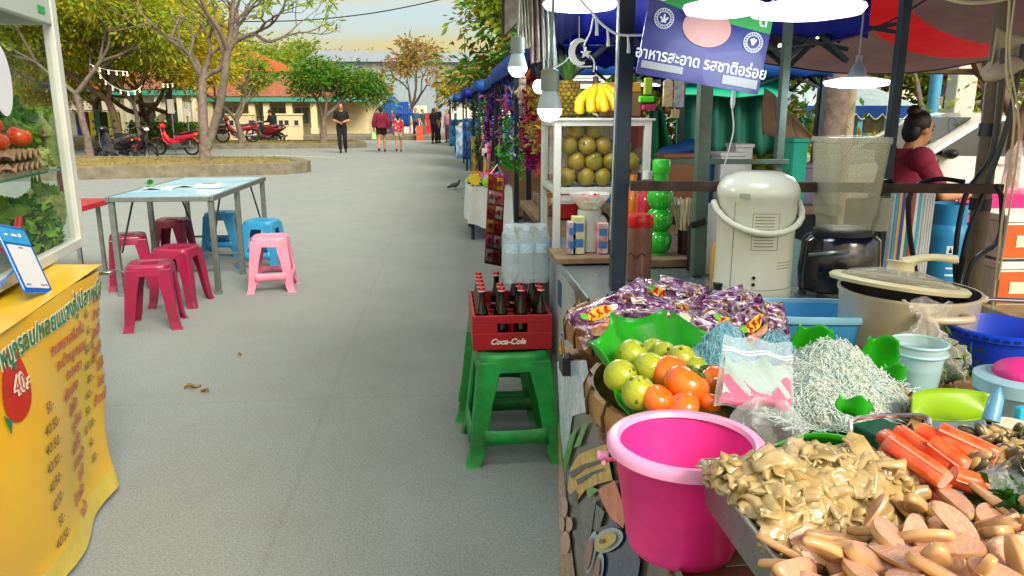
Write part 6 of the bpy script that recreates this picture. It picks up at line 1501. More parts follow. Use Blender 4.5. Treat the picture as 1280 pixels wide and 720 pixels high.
# lime green leaf shaped plate, towels, squeeze tube
b = MB(mat('lime_green_plastic', '#86b016', .35, var=.08)); c = at(1185, 526, z=.985); c2 = c
b.grid(lambda u, v: c+Vector(((u-.5)*.125, (v-.5)*.06*math.sin(u*PI)**.6, .012*(2*v-1)**2+.03*v)), 24, 10); b.build('lime_green_dish', label='lime green leaf shaped plastic dish behind the crab sticks', cat='dish', sharp=0, solid=.003)
b = MB(mat('dark_green_box', '#14503a', .4)); c = at(1100, 545, z=1.0); b.box(c, (.06, .05, .03), .3); b.build('green_box', label='dark green box lid behind the tray handle', cat='box', bev=.004)
b = MB(mat('grey_blue_tray', '#7c97a4', .35)); c = at(1120, 520, z=NZ+.012); b.lathe([(.12, 0), (.14, .012), (.136, .014), (.118, .004), (0, .004)], c, 40); b.build('round_tray', label='grey blue round tray on the counter right of the bamboo basket', cat='tray')
b = MB(mat('blue_tube', '#5aa0c8', .3, coat=.3)); p = at(1238, 526, z=1.02); b.tube([p, p+Vector((.012, .01, .03)), p+Vector((.018, .014, .045))], [.012, .01, .002], 10); b.build('squeeze_tube', label='small blue squeeze tube leaning on the lidded jar', cat='tube')
b = MB(mat('cyan_tag', '#2ab4d8', .4)); p = at(1276, 520, z=1.01); b.box(p, (.02, .012, .03), .3); b.build('cyan_pack', label='little cyan packet at the far right of the counter', cat='packet', bev=.003)
o = thing('small_jar', 'small round brown jar with a pale lid between the dish and the mussels', 'jar', at(1262, 545, z=.99)); c = at(1262, 545, z=.99); b = MB(mat('brown_jar', '#6a4a34', .25)); b.lathe([(.02, -.03), (.024, 0), (.022, .012)], c, 20); b.build('body', o); b = MB(CRM); b.lathe([(.024, .012), (.024, .02), (0, .021)], c, 20); b.build('lid', o)
b = MB(mat('white_rag', '#d5ddd8', .9)); c = at(1175, 505, z=NZ+.02); b.grid(lambda u, v: c+Vector(((u-.5)*.13, (v-.5)*.07, .012*math.sin(u*9)*math.cos(v*7)+.006)), 20, 12); b.build('rag', label='crumpled white rag under the bag of greens', cat='rag', solid=.003, sharp=0)
# ---- urn
c = at(938, 372, z=NZ); URN = mat('cream_white_enamel', '#c9cdbc', .3, var=.05, coat=.3); UR = .112
o = thing('hot_water_urn', 'cream hot water urn with a carrying handle and printed panels', 'urn', c)
b = MB(URN); b.lathe([(UR*.98, 0), (UR*1.02, .01), (UR*1.02, .045), (UR, .05), (UR, .3), (UR*1.05, .312), (UR*1.05, .33), (UR*1.0, .345), (UR*.85, .365), (UR*.55, .38), (0, .382)], c, 48); b.build('body', o, sharp=40)
b = MB(mat('urn_grey', '#9aa094', .4)); b.tube([c+Vector((math.cos(t)*UR*1.003, math.sin(t)*UR*1.003, .048)) for t in [2*PI*k/48 for k in range(48)]], .002, 5, closed=True); b.tube([c+Vector((math.cos(R(215))*UR*1.002, math.sin(R(215))*UR*1.002, z)) for z in (.05, .3)], .0016, 5)
b.box(c+Vector((math.cos(R(230))*UR, math.sin(R(230))*UR, .318)), (.03, .012, .014), R(230+90)); b.build('seams', o)
b = MB(URN); hp = [c+Vector((math.cos(a)*UR*1.13, math.sin(a)*UR*1.13, .3-.075*math.sin((a-R(170))/R(190)*PI)-.01)) for a in [R(170+190*k/12) for k in range(13)]]; b.tube(hp, .0095, 8); b.build('handle', o)
b = MB(mat('print_grey', '#6f766c', .5))
def curvebox(a0, z, w, h): b.grid(lambda u, v: c+Vector((math.cos(R(a0)+(u-.5)*w/UR)*UR*1.004, math.sin(R(a0)+(u-.5)*w/UR)*UR*1.004, z+(v-.5)*h)), 6, 1)
for zz, hh in ((.247, .045), (.19, .05)):
    for e in (-.5, .5): curvebox(262, zz+e*hh, .075, .0016)
    for e in (-.5, .5): curvebox(262+e*.075/UR*57.3, zz, .0016, hh)
    for k in range(4): curvebox(260, zz-.014+.009*k, .055, .0026)
for k in range(3): curvebox(298, .128-.009*k, .06, .002)
b.build('printed_panels', o)
b = MB(BLACK); k_ = c+Vector((-UR*1.0, -.03, .045)); b.box(k_, (.03, .02, .02)); b.tube(smoothpath([k_, k_+Vector((-.03, -.01, -.01)), k_+Vector((-.05, .0, -.04))], 4), .004, 6); b.build('power_plug', o)
b = MB(BLACK); b.cyl(c+Vector((-UR*.35, -UR*.94, .065)), c+Vector((-UR*.36, -UR*.97, .065)), .005, n=8); b.cyl(c+Vector((-UR*.35, -UR*.94, .085)), c+Vector((-UR*.36, -UR*.97, .085)), .005, n=8); b.build('dials', o)
# ---- black drink machine with clear hopper
c = at(1045, 366, z=NZ); MB_ = mat('glossy_black', '#12151c', .15, coat=.5); o = thing('drink_machine', 'glossy black drink machine with a tall cloudy clear hopper', 'drink machine', c)
b = MB(MB_); b.lathe([(.1, .012), (.118, .02), (.122, .08), (.115, .17), (.1, .185), (0, .187)], c, 40, sx=1.02, sy=.8); b.build('base', o, sharp=40)
b = MB(STEEL); b.tube(smoothpath([c+Vector((-.118, -.04, .13)), c+Vector((-.08, -.095, .145)), c+Vector((-.03, -.105, .15))], 4), .006, 6); b.build('trim', o)
for dx_, dy_ in ((-.08, -.06), (.08, -.06), (-.08, .06), (.08, .06)): b = MB(RUBBER); b.cyl(c+Vector((dx_, dy_, 0)), c+Vector((dx_, dy_, .016)), .012, n=10); b.build('foot', o)
b = MB(mat('black_collar', '#1c1f26', .4)); b.lathe([(.085, .186), (.085, .2), (.07, .205), (0, .206)], c, 32); b.build('collar', o)
HOP = clearmat('hopper_plastic', '#d0d0ba', .72, .2)
b = MB(HOP)
def sqr(k, z):
    return [c+Vector((k*x, k*y*.9, z)) for x, y in ((-.8, -1), (.8, -1), (.95, -.95), (1, -.8), (1, .8), (.95, .95), (.8, 1), (-.8, 1), (-.95, .95), (-1, .8), (-1, -.8), (-.95, -.95))]
R_ = [sqr(.062, .2), sqr(.065, .24), sqr(.072, .25), sqr(.086, .46), sqr(.09, .463), sqr(.09, .478), sqr(.082, .478), sqr(.07, .25), sqr(.06, .22)]; n = 12
b.add([p for r_ in R_ for p in r_], [(i*n+j, i*n+(j+1) % n, (i+1)*n+(j+1) % n, (i+1)*n+j) for i in range(len(R_)-1) for j in range(n)], None, True); b.build('hopper', o, sharp=30)
b = MB(HOP); c3 = c+Vector((.098, -.02, .2)); b.open_lathe([(0, .002), (.03, 0), (.034, .1), (.037, .1), (.031, .0), (0, .0)], c3, 20); b.build('measuring_cup', o)
# ---- red lidded jar, green bulge bottle, wood block
c = at(797, 348, z=NZ+.005); JR = .043; o = thing('brown_jar', 'tall clear jar of brown powder with a red lid', 'jar', c)
b = MB(mat('cocoa_powder', '#7d5440', .5, var=.15, vs=25, coat=.5)); b.lathe([(JR*.9, 0), (JR, .008), (JR, .17), (JR*.97, .178)], c, 32); b.build('body', o, sharp=50)
b = MB(mat('red_lid', '#c4191c', .3)); b.lathe([(JR*1.02, .176), (JR*1.06, .18), (JR*1.06, .212), (JR*.95, .218), (0, .219)], c, 36); b.build('lid', o, sharp=50)
b = MB(mat('dark_crack', '#2a1a14', .6)); b.tube([c+Vector((math.cos(a)*JR*1.004, math.sin(a)*JR*1.004, .085+.008*math.sin(a*7))) for a in [R(205+8*k) for k in range(11)]], .002, 5); b.build('mark', o)
b = MB(WOOD); k = at(835, 345, y=2.75); 
o = thing('wooden_ledge', 'weathered wooden ledge on blocks under the green bottle', 'ledge', Vector((k.x, k.y, NZ)))
zz = at(835, 322, y=2.75).z; b.box((k.x+.03, 2.75, zz), (.36, .22, .03)); b.build('board', o, bev=.004); b = MB(WOOD)
for dx_ in (-.1, .13): b.box((k.x+.03+dx_, 2.75, (NZ+zz)/2-.01), (.07, .18, zz-NZ-.04))
b.build('blocks', o, bev=.004); LZ = zz+.016
GB = mat('green_gloss', '#1fae1f', .12, var=.08, coat=.6)
c = at(822, 322, y=2.75); c.z = LZ; o = thing('green_bottle', 'glossy green bottle of three stacked bulges', 'bottle', c)
b = MB(GB); pr = [(.03, 0)]
for k in range(3):
    z0 = .048+.082*k
    for t in range(-7, 8): a = t*R(10.5); pr.append((.018+.031*math.cos(a), z0+.045*math.sin(a)))
pr += [(.027, .27), (.027, .3), (0, .3)]; b.lathe(pr, c, 32); b.build('body', o, sharp=80)
b = MB(mat('green_cap', '#2fbf2f', .3)); b.lathe([(.031, .3), (.033, .304), (.033, .345), (.028, .35), (0, .351)], c, 24); b.build('cap', o, sharp=50)
b = MB(mat('pale_label', '#cfdcc0', .4)); 
for z in (.13,): b.grid(lambda u, v: c+Vector((math.cos(R(150+40*u))*.0495, math.sin(R(150+40*u))*.0495, z+(v-.5)*.04)), 8, 2)
b.build('label', o)
def simple_bottle(label, u, v, y, r, h, m, capm, z=None, neck=.4, name='bottle', group=None, fill=None):
    c = at(u, v, y=y)
    if z is not None: c.z = z
    o = thing(name, label, 'bottle', c, 0, group); b = MB(m); b.lathe([(r*.9, 0), (r, r*.15), (r, h*.6), (r*.85, h*.7), (r*neck, h*.82), (r*neck, h*.93)], c, 22); b.build('body', o, sharp=50)
    b = MB(capm); b.lathe([(r*neck*1.15, h*.9), (r*neck*1.15, h), (0, h)], c, 16); b.build('cap', o, sharp=50)
    return o
REDP_ = mat('red_syrup', '#c01f38', .15, coat=.6); ORP = mat('orange_syrup', '#d8741f', .15, coat=.6); NVP = mat('navy_plastic', '#1c2c5a', .3); YLO = mat('cooking_oil', '#d6a22a', .1, coat=.7); WPL = mat('white_plastic', '#d8dcd8', .35); GRP = mat('green_plastic2', '#2fae3a', .35)
simple_bottle('red syrup bottle with pale cap left of the green bottle', 806, 305, 2.85, .04, .3, REDP_, WPL, LZ)
simple_bottle('orange juice bottle beside the glass fruit case', 789, 300, 2.95, .03, .28, ORP, ORP, LZ)
simple_bottle('navy bottle behind the red syrup bottle', 798, 300, 3.05, .03, .31, NVP, WPL, LZ)
simple_bottle('cooking oil bottle standing left of the urn', 897, 350, 2.3, .026, .2, YLO, YLO, NZ)
simple_bottle('small round bottle of yellow oil in front of the drink machine', 1096, 356, 1.95, .027, .085, YLO, BLACK, NZ, .5)
for u, v, y, r, h, m, lab in ((884, 345, 2.55, .035, .24, WPL, 'white jug standing behind the cooking oil'), (868, 345, 2.6, .03, .19, mat('dark_jar', '#241a1c', .3), 'dark jar behind the grey green post')):
    c = at(u, v, y=y); c.z = NZ; b = MB(m); b.open_lathe([(0, .002), (r, 0), (r*1.05, h*.8), (r*.7, h*.93), (r*.7, h), (r*.6, h), (r*.6, h*.9), (0, h*.88)], c, 24); b.tube(smoothpath([c+Vector((r, 0, h*.75)), c+Vector((r*1.6, -.01, h*.6)), c+Vector((r, 0, h*.3))], 4), .006, 6); b.build('jug', label=lab, cat='jug', sharp=50)
# straws bundle and red pack
c = at(858, 330, y=2.75); c.z = LZ; o = thing('straw_holder', 'dark cup holding a bundle of pale straws', 'straw holder', c); b = MB(mat('dark_cup', '#2c1420', .3)); b.open_lathe([(0, .003), (.036, 0), (.04, .09), (.037, .09), (.033, .006), (0, .005)], c, 24); b.build('cup', o, sharp=50)
q = random.Random(2); b = MB(mat('straw_cream', '#e0d6b8', .4, island=.2))
for k in range(30): a = q.random()*6.3; r_ = .03*math.sqrt(q.random()); d = Vector((q.gauss(.0, .1), q.gauss(0, .1), 1)); p = c+Vector((math.cos(a)*r_, math.sin(a)*r_, .006)); b.tube([p, p+d*.2], .0028, 5)
b.build('straws', o, sharp=0)
# ---- glass fruit case
y0, y1 = 2.98, 3.36; xl, xr = at(713, 250, y=y0).x-.055, at(806, 250, y=y0).x; zt = at(760, 148, y=y0).z; zs = at(760, 234, y=y0).z; zb = NZ+.003
o = thing('fruit_case', 'glass fruit case with pale aluminium frame on the white cabinet', 'display case', ((xl+xr)/2, (y0+y1)/2, zb))
b = MB(ALU)
for x in (xl, xr):
    for y in (y0, y1): b.bar((x, y, zb), (x, y, zt), .028)
for z in (zt-.014, zs-.012):
    for y in (y0, y1): b.bar((xl+.014, y, z), (xr-.014, y, z), .024 if z < zt-.02 else .03)
    for x in (xl, xr): b.bar((x, y0+.014, z), (x, y1-.014, z), .024 if z < zt-.02 else .03)
b.build('frame', o, bev=.002)
b = MB(ALU); b.box(((xl+xr)/2, (y0+y1)/2, zt-.004), (xr-xl+.05, y1-y0+.05, .008)); b.build('top_board', o, bev=.002)
b = MB(ALU); b.box(((xl+xr)/2, (y0+y1)/2, zs-.006), (xr-xl-.03, y1-y0-.03, .008)); b.build('shelf', o)
for P in ([(xl, y0, zs), (xr, y0, zs), (xr, y0, zt-.03), (xl, y0, zt-.03)], [(xl, y0, zs), (xl, y1, zs), (xl, y1, zt-.03), (xl, y0, zt-.03)], [(xr, y0, zs), (xr, y1, zs), (xr, y1, zt-.03), (xr, y0, zt-.03)]):
    b = MB(CG); b.add(P, [(0, 1, 2, 3)]); b.build('pane', o)
b = MB(mat('case_back_print', '#a98a90', .6, var=.5, vs=18, col2='#d8d0d4')); b.add([(xl+.02, y1-.012, zs), (xr-.02, y1-.012, zs), (xr-.02, y1-.012, zt-.03), (xl+.02, y1-.012, zt-.03)], [(0, 1, 2, 3)]); b.build('back_panel', o)
FR = mat('passion_fruit', '#a8801c', .35, var=.18, vs=10, coat=.25, col2='#7d7a1c', bump=.1, bs=60)
b = MB(FR); b.sph((0, 0, 0), (.037, .037, .036), 20, 14, None, lambda p: Vector((p.x, p.y, p.z*(1-.12*(p.z/.036)**4)))); b.use(STEM); b.cyl((0, 0, .031), (0, 0, .0355), .006, .004, 8); fr0 = b.build('round_fruit', world=False, sharp=0)
k = 0; q = random.Random(1)
for row in range(4):
    for col in range(4):
        for dp in range(2):
            x = xl+.05+col*.073+(row % 2)*.034+q.uniform(-.004, .004); y = y0+.052+dp*.072+q.uniform(-.004, .004); z = zs+.036+row*.063
            if x > xr-.04 or (row == 3 and col > 1): continue
            s = fr0 if k == 0 else fr0.copy()
            if k: COL.objects.link(s)
            s.location = (x, y, z); s.rotation_euler = (q.uniform(-2, 2), q.uniform(-1.5, 1.5), q.random()*6); k += 1
            tag(s, 'round yellow green fruit piled in the glass fruit case', 'fruit', 'fruits in the glass case')
# bananas, pineapple
BAN = mat('banana_yellow', '#e3bd14', .4, var=.1, vs=14, col2='#c9a80f'); BANT = mat('banana_tip', '#4a3a18', .7)
c = at(752, 136, y=3.05); c.z = zt+.006; o = thing('banana_bunch', 'bunch of ripe yellow bananas on top of the fruit case', 'bananas', c)
cr = c+Vector((-.015, .03, .125))
for k, (tx, ty, tz, mid) in enumerate(((-.1, -.04, .012, .05), (-.055, -.07, .014, .045), (.005, -.06, .02, .06), (.05, -.05, .03, .06), (.075, -.01, .045, .04), (-.02, -.03, .03, .07))):
    b = MB(BAN); e = c+Vector((tx, ty, tz)); m = (cr+e)/2+Vector((tx*.35, -.03, -mid*.35+.01)); pts = smoothpath([cr, cr.lerp(m, .45)+Vector((0, -.008, .004)), m, m.lerp(e, .6)+Vector((0, -.006, -.006)), e], 4); n = len(pts)
    b.tube(pts, [max(.004, .0195*math.sin(min(1, (i+1)/n*1.7+.12)*PI/2)*min(1, (n-i)/3.2)) for i in range(n)], 7); b.use(BANT); b.tube([pts[-2], pts[-1], pts[-1]+(pts[-1]-pts[-2])*.5], [.006, .005, .003], 6); b.build('banana', o, sharp=0)
b = MB(BANT); b.tube([cr+Vector((0, 0, -.01)), cr+Vector((-.005, .01, .03))], [.016, .011], 8); b.build('stem', o)
c = at(710, 138, y=3.22); c.z = zt+.006; o = thing('pineapple', 'ripe pineapple with green crown on top of the fruit case', 'pineapple', c)
b = MB(mat('pineapple_skin', '#9a7a22', .6, island=.3, var=.2, vs=30, col2='#5d5a1c'))
for i in range(9):
    z = .012+i*.0155; r_ = .05*math.sin(PI*(.22+.6*i/8))**.6
    for j in range(13):
        a = 2*PI*(j+.5*(i % 2))/13; d = Vector((math.cos(a), math.sin(a), 0)); b.sph(c+d*r_+Vector((0, 0, z)), (.0125, .0125, .0105), 6, 4)
b.lathe([(.03, 0), (.05, .05), (.048, .1), (.03, .145), (0, .145)], c, 14); b.build('fruit', o, sharp=60)
b = MB(mat('pineapple_leaf', '#4a7a3a', .5, island=.25)); q = random.Random(3)
for k in range(46):
    a = k*2.4; t = k/46; d = Vector((math.cos(a), math.sin(a), 0)); L = .16-.09*t; tl = 1.25-1.1*t; p0 = c+Vector((0, 0, .14+.035*t)); w = .011
    def f(u, v): 
        al = tl*(.35+.75*v); return p0+d*(math.sin(al)*L*v+.012)+Vector((0, 0, math.cos(al)*L*v))+Vector((-d.y, d.x, 0))*(2*u-1)*w*(1-v)**.7
    b.grid(f, 2, 6)
b.build('crown', o, sharp=0)
# yellow tray of greens and a white bag behind the bananas
c = at(768, 112, y=3.3); c.z = zt+.006+.1; b = MB(mat('brown_carton', '#8a6648', .8)); b.box((c.x+.02, 3.28, zt+.055), (.15, .14, .098)); b.build('carton', label='brown carton behind the bananas on the fruit case', cat='carton', bev=.003)
o = thing('yellow_tray', 'small yellow tray of green leaves on the carton behind the bananas', 'tray', (c.x+.02, 3.28, zt+.105)); b = MB(mat('yellow_tray', '#d89a1a', .4)); b.box((c.x+.02, 3.28, zt+.125), (.15, .13, .038)); b.build('tray', o, bev=.004)
g = np.random.default_rng(4); leaves('greens', np.array((c.x+.02, 3.28, zt+.155))+g.normal(size=(120, 3))*np.array((.03, .025, .008)), .04, [HERB, CBD], o, seed=3)
# under the shelf: candy bowl, cartons, cups, bottles on a plank
PLZ = NZ+.03
b = MB(WOOD); b.box((xl+.17, 2.82, NZ+.016), (.42, .22, .022)); b.build('plank', label='grey wooden plank in front of the fruit case holding small goods', cat='plank', bev=.003)
c = Vector((at(737, 262, y=2.86).x, 2.86, at(737, 262, y=2.86).z)); o = thing('candy_bowl', 'clear bowl of pink and white candies under the fruit shelf', 'bowl', c)
b = MB(clearmat('bowl_plastic', '#eef4ee', .6, .1)); b.open_lathe([(.0, 0), (.035, 0), (.075, .05), (.078, .062), (.074, .062), (.033, .005), (0, .004)], c, 36); b.build('bowl', o, sharp=50)
q = random.Random(5); b = MB()
for k in range(90):
    b.use((mat('pink_candy', '#e0788a', .4), mat('white_candy', '#e6dcd8', .4), mat('red_candy', '#cf3f50', .4))[k % 3]); a = q.random()*6.3; r_ = .056*math.sqrt(q.random()); p = c+Vector((math.cos(a)*r_, math.sin(a)*r_, .03+.022*q.random())); d = Vector((q.gauss(0, 1), q.gauss(0, 1), q.gauss(0, .5))).normalized()*.011; b.tube([p-d, p, p+d], [.003, .006, .003], 6)
b.build('candies', o, sharp=0)
b = MB(mat('stand_plastic', '#c6ccc4', .4)); b.lathe([(.05, PLZ-c.z), (.045, 0)], c, 24); b.build('stand', o)
for u, w, h, m, lab in ((722, .045, .14, '#b9c24a', 'stacked yellow and blue cartons under the fruit shelf'), (714, .03, .12, '#8a4a8c', 'thin purple carton at the left under the fruit shelf'), (752, .04, .115, '#c23f62', 'pink printed carton under the fruit shelf'), (767, .028, .1, '#d8b02a', 'small yellow labelled jar box under the fruit shelf')):
    p = at(u, 300, y=2.80); o = thing('carton', lab, 'carton', (p.x, 2.8, PLZ)); mm = mat('carton_'+m, m, .5, var=.3, vs=30, col2='#d8d8d0'); b = MB(mm); b.box((p.x, 2.8, PLZ+h/2), (w, .05, h)); b.build('box', o, bev=.002)
    b = MB(mat('carton_blue', '#3f7ab8', .5, var=.2, vs=30)); 
    for k in (.3, .72): b.box((p.x, 2.774, PLZ+h*k), (w*.75, .003, h*.22))
    b.build('printed_panel', o)
for u, m, lab in ((737, '#35b53a', 'stack of clear cups with a green stripe'), (748, '#b8d0d4', 'stack of clear dome lidded cups')):
    p = at(u, 300, y=2.86); c = Vector((p.x, 2.86, PLZ)); o = thing('cup_stack', lab, 'cups', c); b = MB(clearmat('cup_clear', '#e6f2f4', .55, .1)); b.open_lathe([(0, .003), (.024, 0), (.034, .1), (.036, .1), (.03, .12), (.018, .135), (0, .138)], c, 22); b.build('cups', o, sharp=50)
    b = MB(mat('cup_'+m, m, .4)); b.open_lathe([(.026, .02), (.0335, .09)], c, 20); b.build('stripe', o)
# ---- rails and posts
GPOST = mat('grey_green_post', '#5d7168', .5, .3, var=.15, vs=16, dirt=.4); BPOST = mat('blue_black_post', '#22323f', .45, .3, var=.15, vs=16); RUST = mat('rusty_steel', '#4a362a', .75, .2, var=.3, vs=20, col2='#2b2420', bump=.3, bs=60)
def post(label, u0, v0, u1, v1, y0, y1, w, m, z0=0, ztop=2.15, name='stall_post', bev=.003, group=None, rnd_=False):
    p, q = at(u0, v0, y=y0), at(u1, v1, y=y1); d = (p-q).normalized(); a = q+d*((z0-q.z)/d.z); e = q+d*((ztop-q.z)/d.z)
    b = MB(m)
    if rnd_: b.cyl(a, e, w/2, n=16)
    else: b.bar(a, e, w)
    o = b.build(name, label=label, cat='post', bev=0 if rnd_ else bev, group=group, origin=tuple(a)); return o, a, e
post('thick blue black steel post rising in front of the fruit case', 783, 0, 771, 360, 2.33, 2.33, .046, BPOST, NZ+.001)
b = MB(mat('bright_edge', '#9fb0b4', .4, .5)); p, q = at(774.5, 0, y=2.31), at(762.5, 300, y=2.31); b.tube([p, q], .0022, 5); b.build('thin_cable', label='thin pale cable running down the blue black post', cat='cable')
post('grey green square post behind the rusty rail, wrapped with black tape', 882, 95, 871, 360, 2.5, 2.5, .043, GPOST, NZ+.001, 1.75)
b = MB(BLACK); p = at(873, 279, y=2.472); b.box(p, (.052, .012, .022), 0, (0, R(-18), 0)); b.build('tape', label='black tape tied round the grey green post', cat='tape', bev=.002)
post('thin dark pole between the sign board and the urn', 985, 35, 971, 225, 3.3, 3.3, .034, GPOST, 0, 2.1)
post('slim dark steel pole right of the cloudy hopper', 1128, 40, 1098, 310, 2.75, 2.75, .034, BPOST, 0, 1.9)
pp, pa, pe = post('thick brown pole at the right end of the stall wound with cables', 1257, 0, 1216, 340, 2.35, 2.35, .058, mat('brown_pole', '#6b5a42', .6, var=.2, vs=10, bump=.2), 0, 2.1, rnd_=True)
p, q = at(788, 232, y=2.25), at(1252, 236, y=2.25); o = thing('rail', 'rusty brown steel rail crossing in front of the urn and hopper', 'rail', p); b = MB(RUST); b.bar(p, q, .022, .03); b.build('bar', o, bev=.002)
p, q = at(760, 202, y=3.28), at(985, 202, y=3.28); b = MB(GPOST); b.bar(p, q, .022, .022); b.build('rail', label='thin grey rail behind the rusty one, tied to the thin dark pole', cat='rail', bev=.002)
# cables on the pole
q = random.Random(8)
for k, (pts, r_, m, lab) in enumerate((([(1255, 60), (1240, 190), (1205, 250), (1195, 350), (1225, 420)], .009, BLACK, 'thick black cable swinging in front of the brown pole to the ground'),
    ([(1280, 55), (1258, 160), (1226, 250), (1208, 300), (1196, 360), (1180, 420)], .009, BLACK, 'thick black cable falling from the top right across the pole'),
    ([(1205, 227), (1170, 224), (1140, 238), (1136, 280), (1146, 350)], .008, BLACK, 'black cable looped over the rail and hanging by the striped box'),
    ([(1120, 232), (1110, 226), (1102, 240), (1098, 330)], .007, BLACK, 'black cable hooked over the rail beside the slim pole'),
    ([(1245, 232), (1252, 250), (1248, 300), (1215, 330), (1200, 400)], .008, BLACK, 'black cable curling below the right end of the rail'),
    ([(1262, 0), (1258, 90), (1268, 150), (1252, 280), (1240, 390)], .004, mat('cream_rope', '#cdbf98', .8), 'cream rope hanging down the brown pole'),
    ([(1268, 0), (1262, 70), (1274, 160), (1262, 260), (1248, 350)], .003, mat('cream_rope', '#cdbf98', .8), 'thin cream cord beside the cream rope'),
    ([(1160, -10), (1205, 3), (1250, 0), (1300, -15)], .006, mat('cream_rope', '#cdbf98', .8), 'cream rope sagging below the red striped awning'))):
    b = MB(m); b.tube(smoothpath([at(u, v, y=2.28-.01*k) for u, v in pts], 6), r_, 6); b.build('cable' if m is BLACK else 'rope', label=lab, cat='cable' if m is BLACK else 'rope')
b = MB(mat('beige_canvas', '#b7a68a', .85, bump=.3, bs=14)); p = at(1250, 88, y=2.3); 
b.sph(p, (.055, .05, .03), 16, 10, Euler((0, R(-25), 0)).to_matrix().to_4x4(), lambda v: v*(1+.2*math.sin(v.x*60+v.y*40)))
p2 = at(1285, 35, y=2.3); b.grid(lambda u, v: p.lerp(p2, v)+Vector((-.01+(u-.5)*(.04+.14*v), .01*math.sin(u*9), -.06*u*v)), 14, 10); b.build('canvas_wrap', label='beige canvas bundle tied on the brown pole', cat='canvas', sharp=0, solid=.006)
b = MB(BLACK)
for v, w in ((162, 'upper'), (255, 'lower')): p = at(1256-v*.12, v, y=2.35); b = MB(BLACK); b.cyl(p-Vector((0, 0, .02)), p+Vector((0, 0, .02)), .033, n=14); b.build('tape', label='%s black tape band wound round the brown pole' % w, cat='tape')
# ---- lamps
LAMP = mat('lamp_white', '#f4fbff', emit=1.4); LAMPG = mat('lamp_grey', '#7c8488', .4, .3)
def disc_lamp(label, u, v, y, r, e):
    c = at(u, v, y=y); o = thing('disc_lamp', label, 'lamp', c+Vector((0, 0, -.03)), 0, 'white disc lamps of the near stall')
    b = MB(LAMP); b.lathe([(0, -.03), (r*.5, -.028), (r*.92, -.02), (r, -.006), (r*.98, .0), (r*.5, .012)], c, 40); b.build('diffuser', o, sharp=0)
    b = MB(LAMPG); b.lathe([(r*.3, .012), (r*.22, .05), (r*.1, .07), (r*.1, .1), (0, .1)], c, 24); b.tube([c+Vector((0, 0, .1)), c+Vector((0, 0, .5))], .004, 6); b.build('socket', o, sharp=50)
    l = bpy.data.lights.new('lamp_light', 'POINT'); l.energy = e*(.85 if v > 90 or u < 800 else .3 if u > 1000 else .1); l.color = (.92, .98, 1); l.shadow_soft_size = r*.7; lo = bpy.data.objects.new('lamp_light', l); COL.objects.link(lo); lo.parent = o; lo.location = (0, 0, -.05)
disc_lamp('large round white disc lamp glowing at the top of the stall', 1008, 8, 1.85, .135, 5)
disc_lamp('tilted white disc lamp glowing left of the large one', 905, 6, 1.95, .1, 4)
disc_lamp('white disc lamp at the top above the bananas', 725, 3, 2.75, .13, 4)
disc_lamp('thin white disc lamp on a grey socket hanging by the slim dark pole', 1071, 101, 3.1, .13, 4)
def bulb(label, u, v, y, r, top, e, lz):
    c = at(u, v, y=y); o = thing('hanging_bulb', label, 'bulb', c+Vector((0, 0, -r)), 0, 'hanging bulbs by the fruit case')
    b = MB(LAMP); b.lathe([(0, -r), (r*.6, -r*.85), (r*.95, -r*.35), (r, 0)], c, 24); b.build('globe', o, sharp=0)
    b = MB(mat('bulb_body', '#aebfc6', .35)); b.lathe([(r*1.0, 0), (r*.95, r*.3), (r*.62, r*1.35), (r*.6, r*1.4)], c, 24); b.build('bulb_body', o, sharp=50)
    b = MB(mat('bulb_socket', '#7f8a84', .5)); b.lathe([(r*.72, r*1.4), (r*.72, r*2.9), (r*.3, r*3.1), (0, r*3.1)], c, 20); b.tube([c+Vector((0, 0, r*3.1)), c+Vector((.01, 0, r*3.1+top*.5)), c+Vector((0, 0, r*3.1+top))], .004, 6); b.build('socket', o, sharp=50)
    l = bpy.data.lights.new('bulb_light', 'POINT'); l.energy = e*(.85 if v > 90 or u < 800 else .3 if u > 1000 else .1); l.color = (1, .97, .9); l.shadow_soft_size = r; lo = bpy.data.objects.new('bulb_light', l); COL.objects.link(lo); lo.parent = o; lo.location = (0, 0, -.01)
bulb('large lit bulb with grey socket hanging left of the fruit case', 687, 136, 2.2, .036, .5, 2.5, 0)
bulb('smaller lit bulb with grey green socket hanging over the street edge', 647, 84, 2.75, .034, .5, 2.5, 0)
# ---- sign board
SB = at(881, 52, y=2.12); sr = R(9.5); sd = Vector((math.cos(sr), -.05, -math.sin(sr))); su = Vector((math.sin(sr), .06, math.cos(sr)))
def SG(x, y, d): return SB+sd*x+su*y+Vector((0, -1, 0))*d
o = thing('sign_board', 'tilted blue sign board with white Thai lettering and round emblems', 'sign', SB-Vector((0, 0, .15)))
W, Hh = .345, .228
b = MB(mat('sign_blue', '#0c1c78', .35, var=.12, vs=5, coat=.2)); b.prism([(-W/2, -Hh/2), (W/2, -Hh/2), (W/2, Hh/2), (-W/2, Hh/2)], SG, 0, .006); b.build('board', o)
K_ = .862
def SG2(x, y, d): return SG(x*K_, y*K_, d)
b = MB(mat('sign_green', '#2f9a4a', .35, var=.1)); b.prism([(-.199, .10), (-.1, .083), (0, .072), (.1, .062), (.199, .056), (.199, .131), (-.199, .131)], SG2, .0062, .008); b.build('green_field', o)
b = MB(mat('sign_pink', '#b98a86', .4, var=.05)); b.prism([(.078*math.cos(2*PI*k/32)-.005, .058*math.sin(2*PI*k/32)+.04) for k in range(32)], SG2, .0082, .0095); b.build('pale_oval', o)
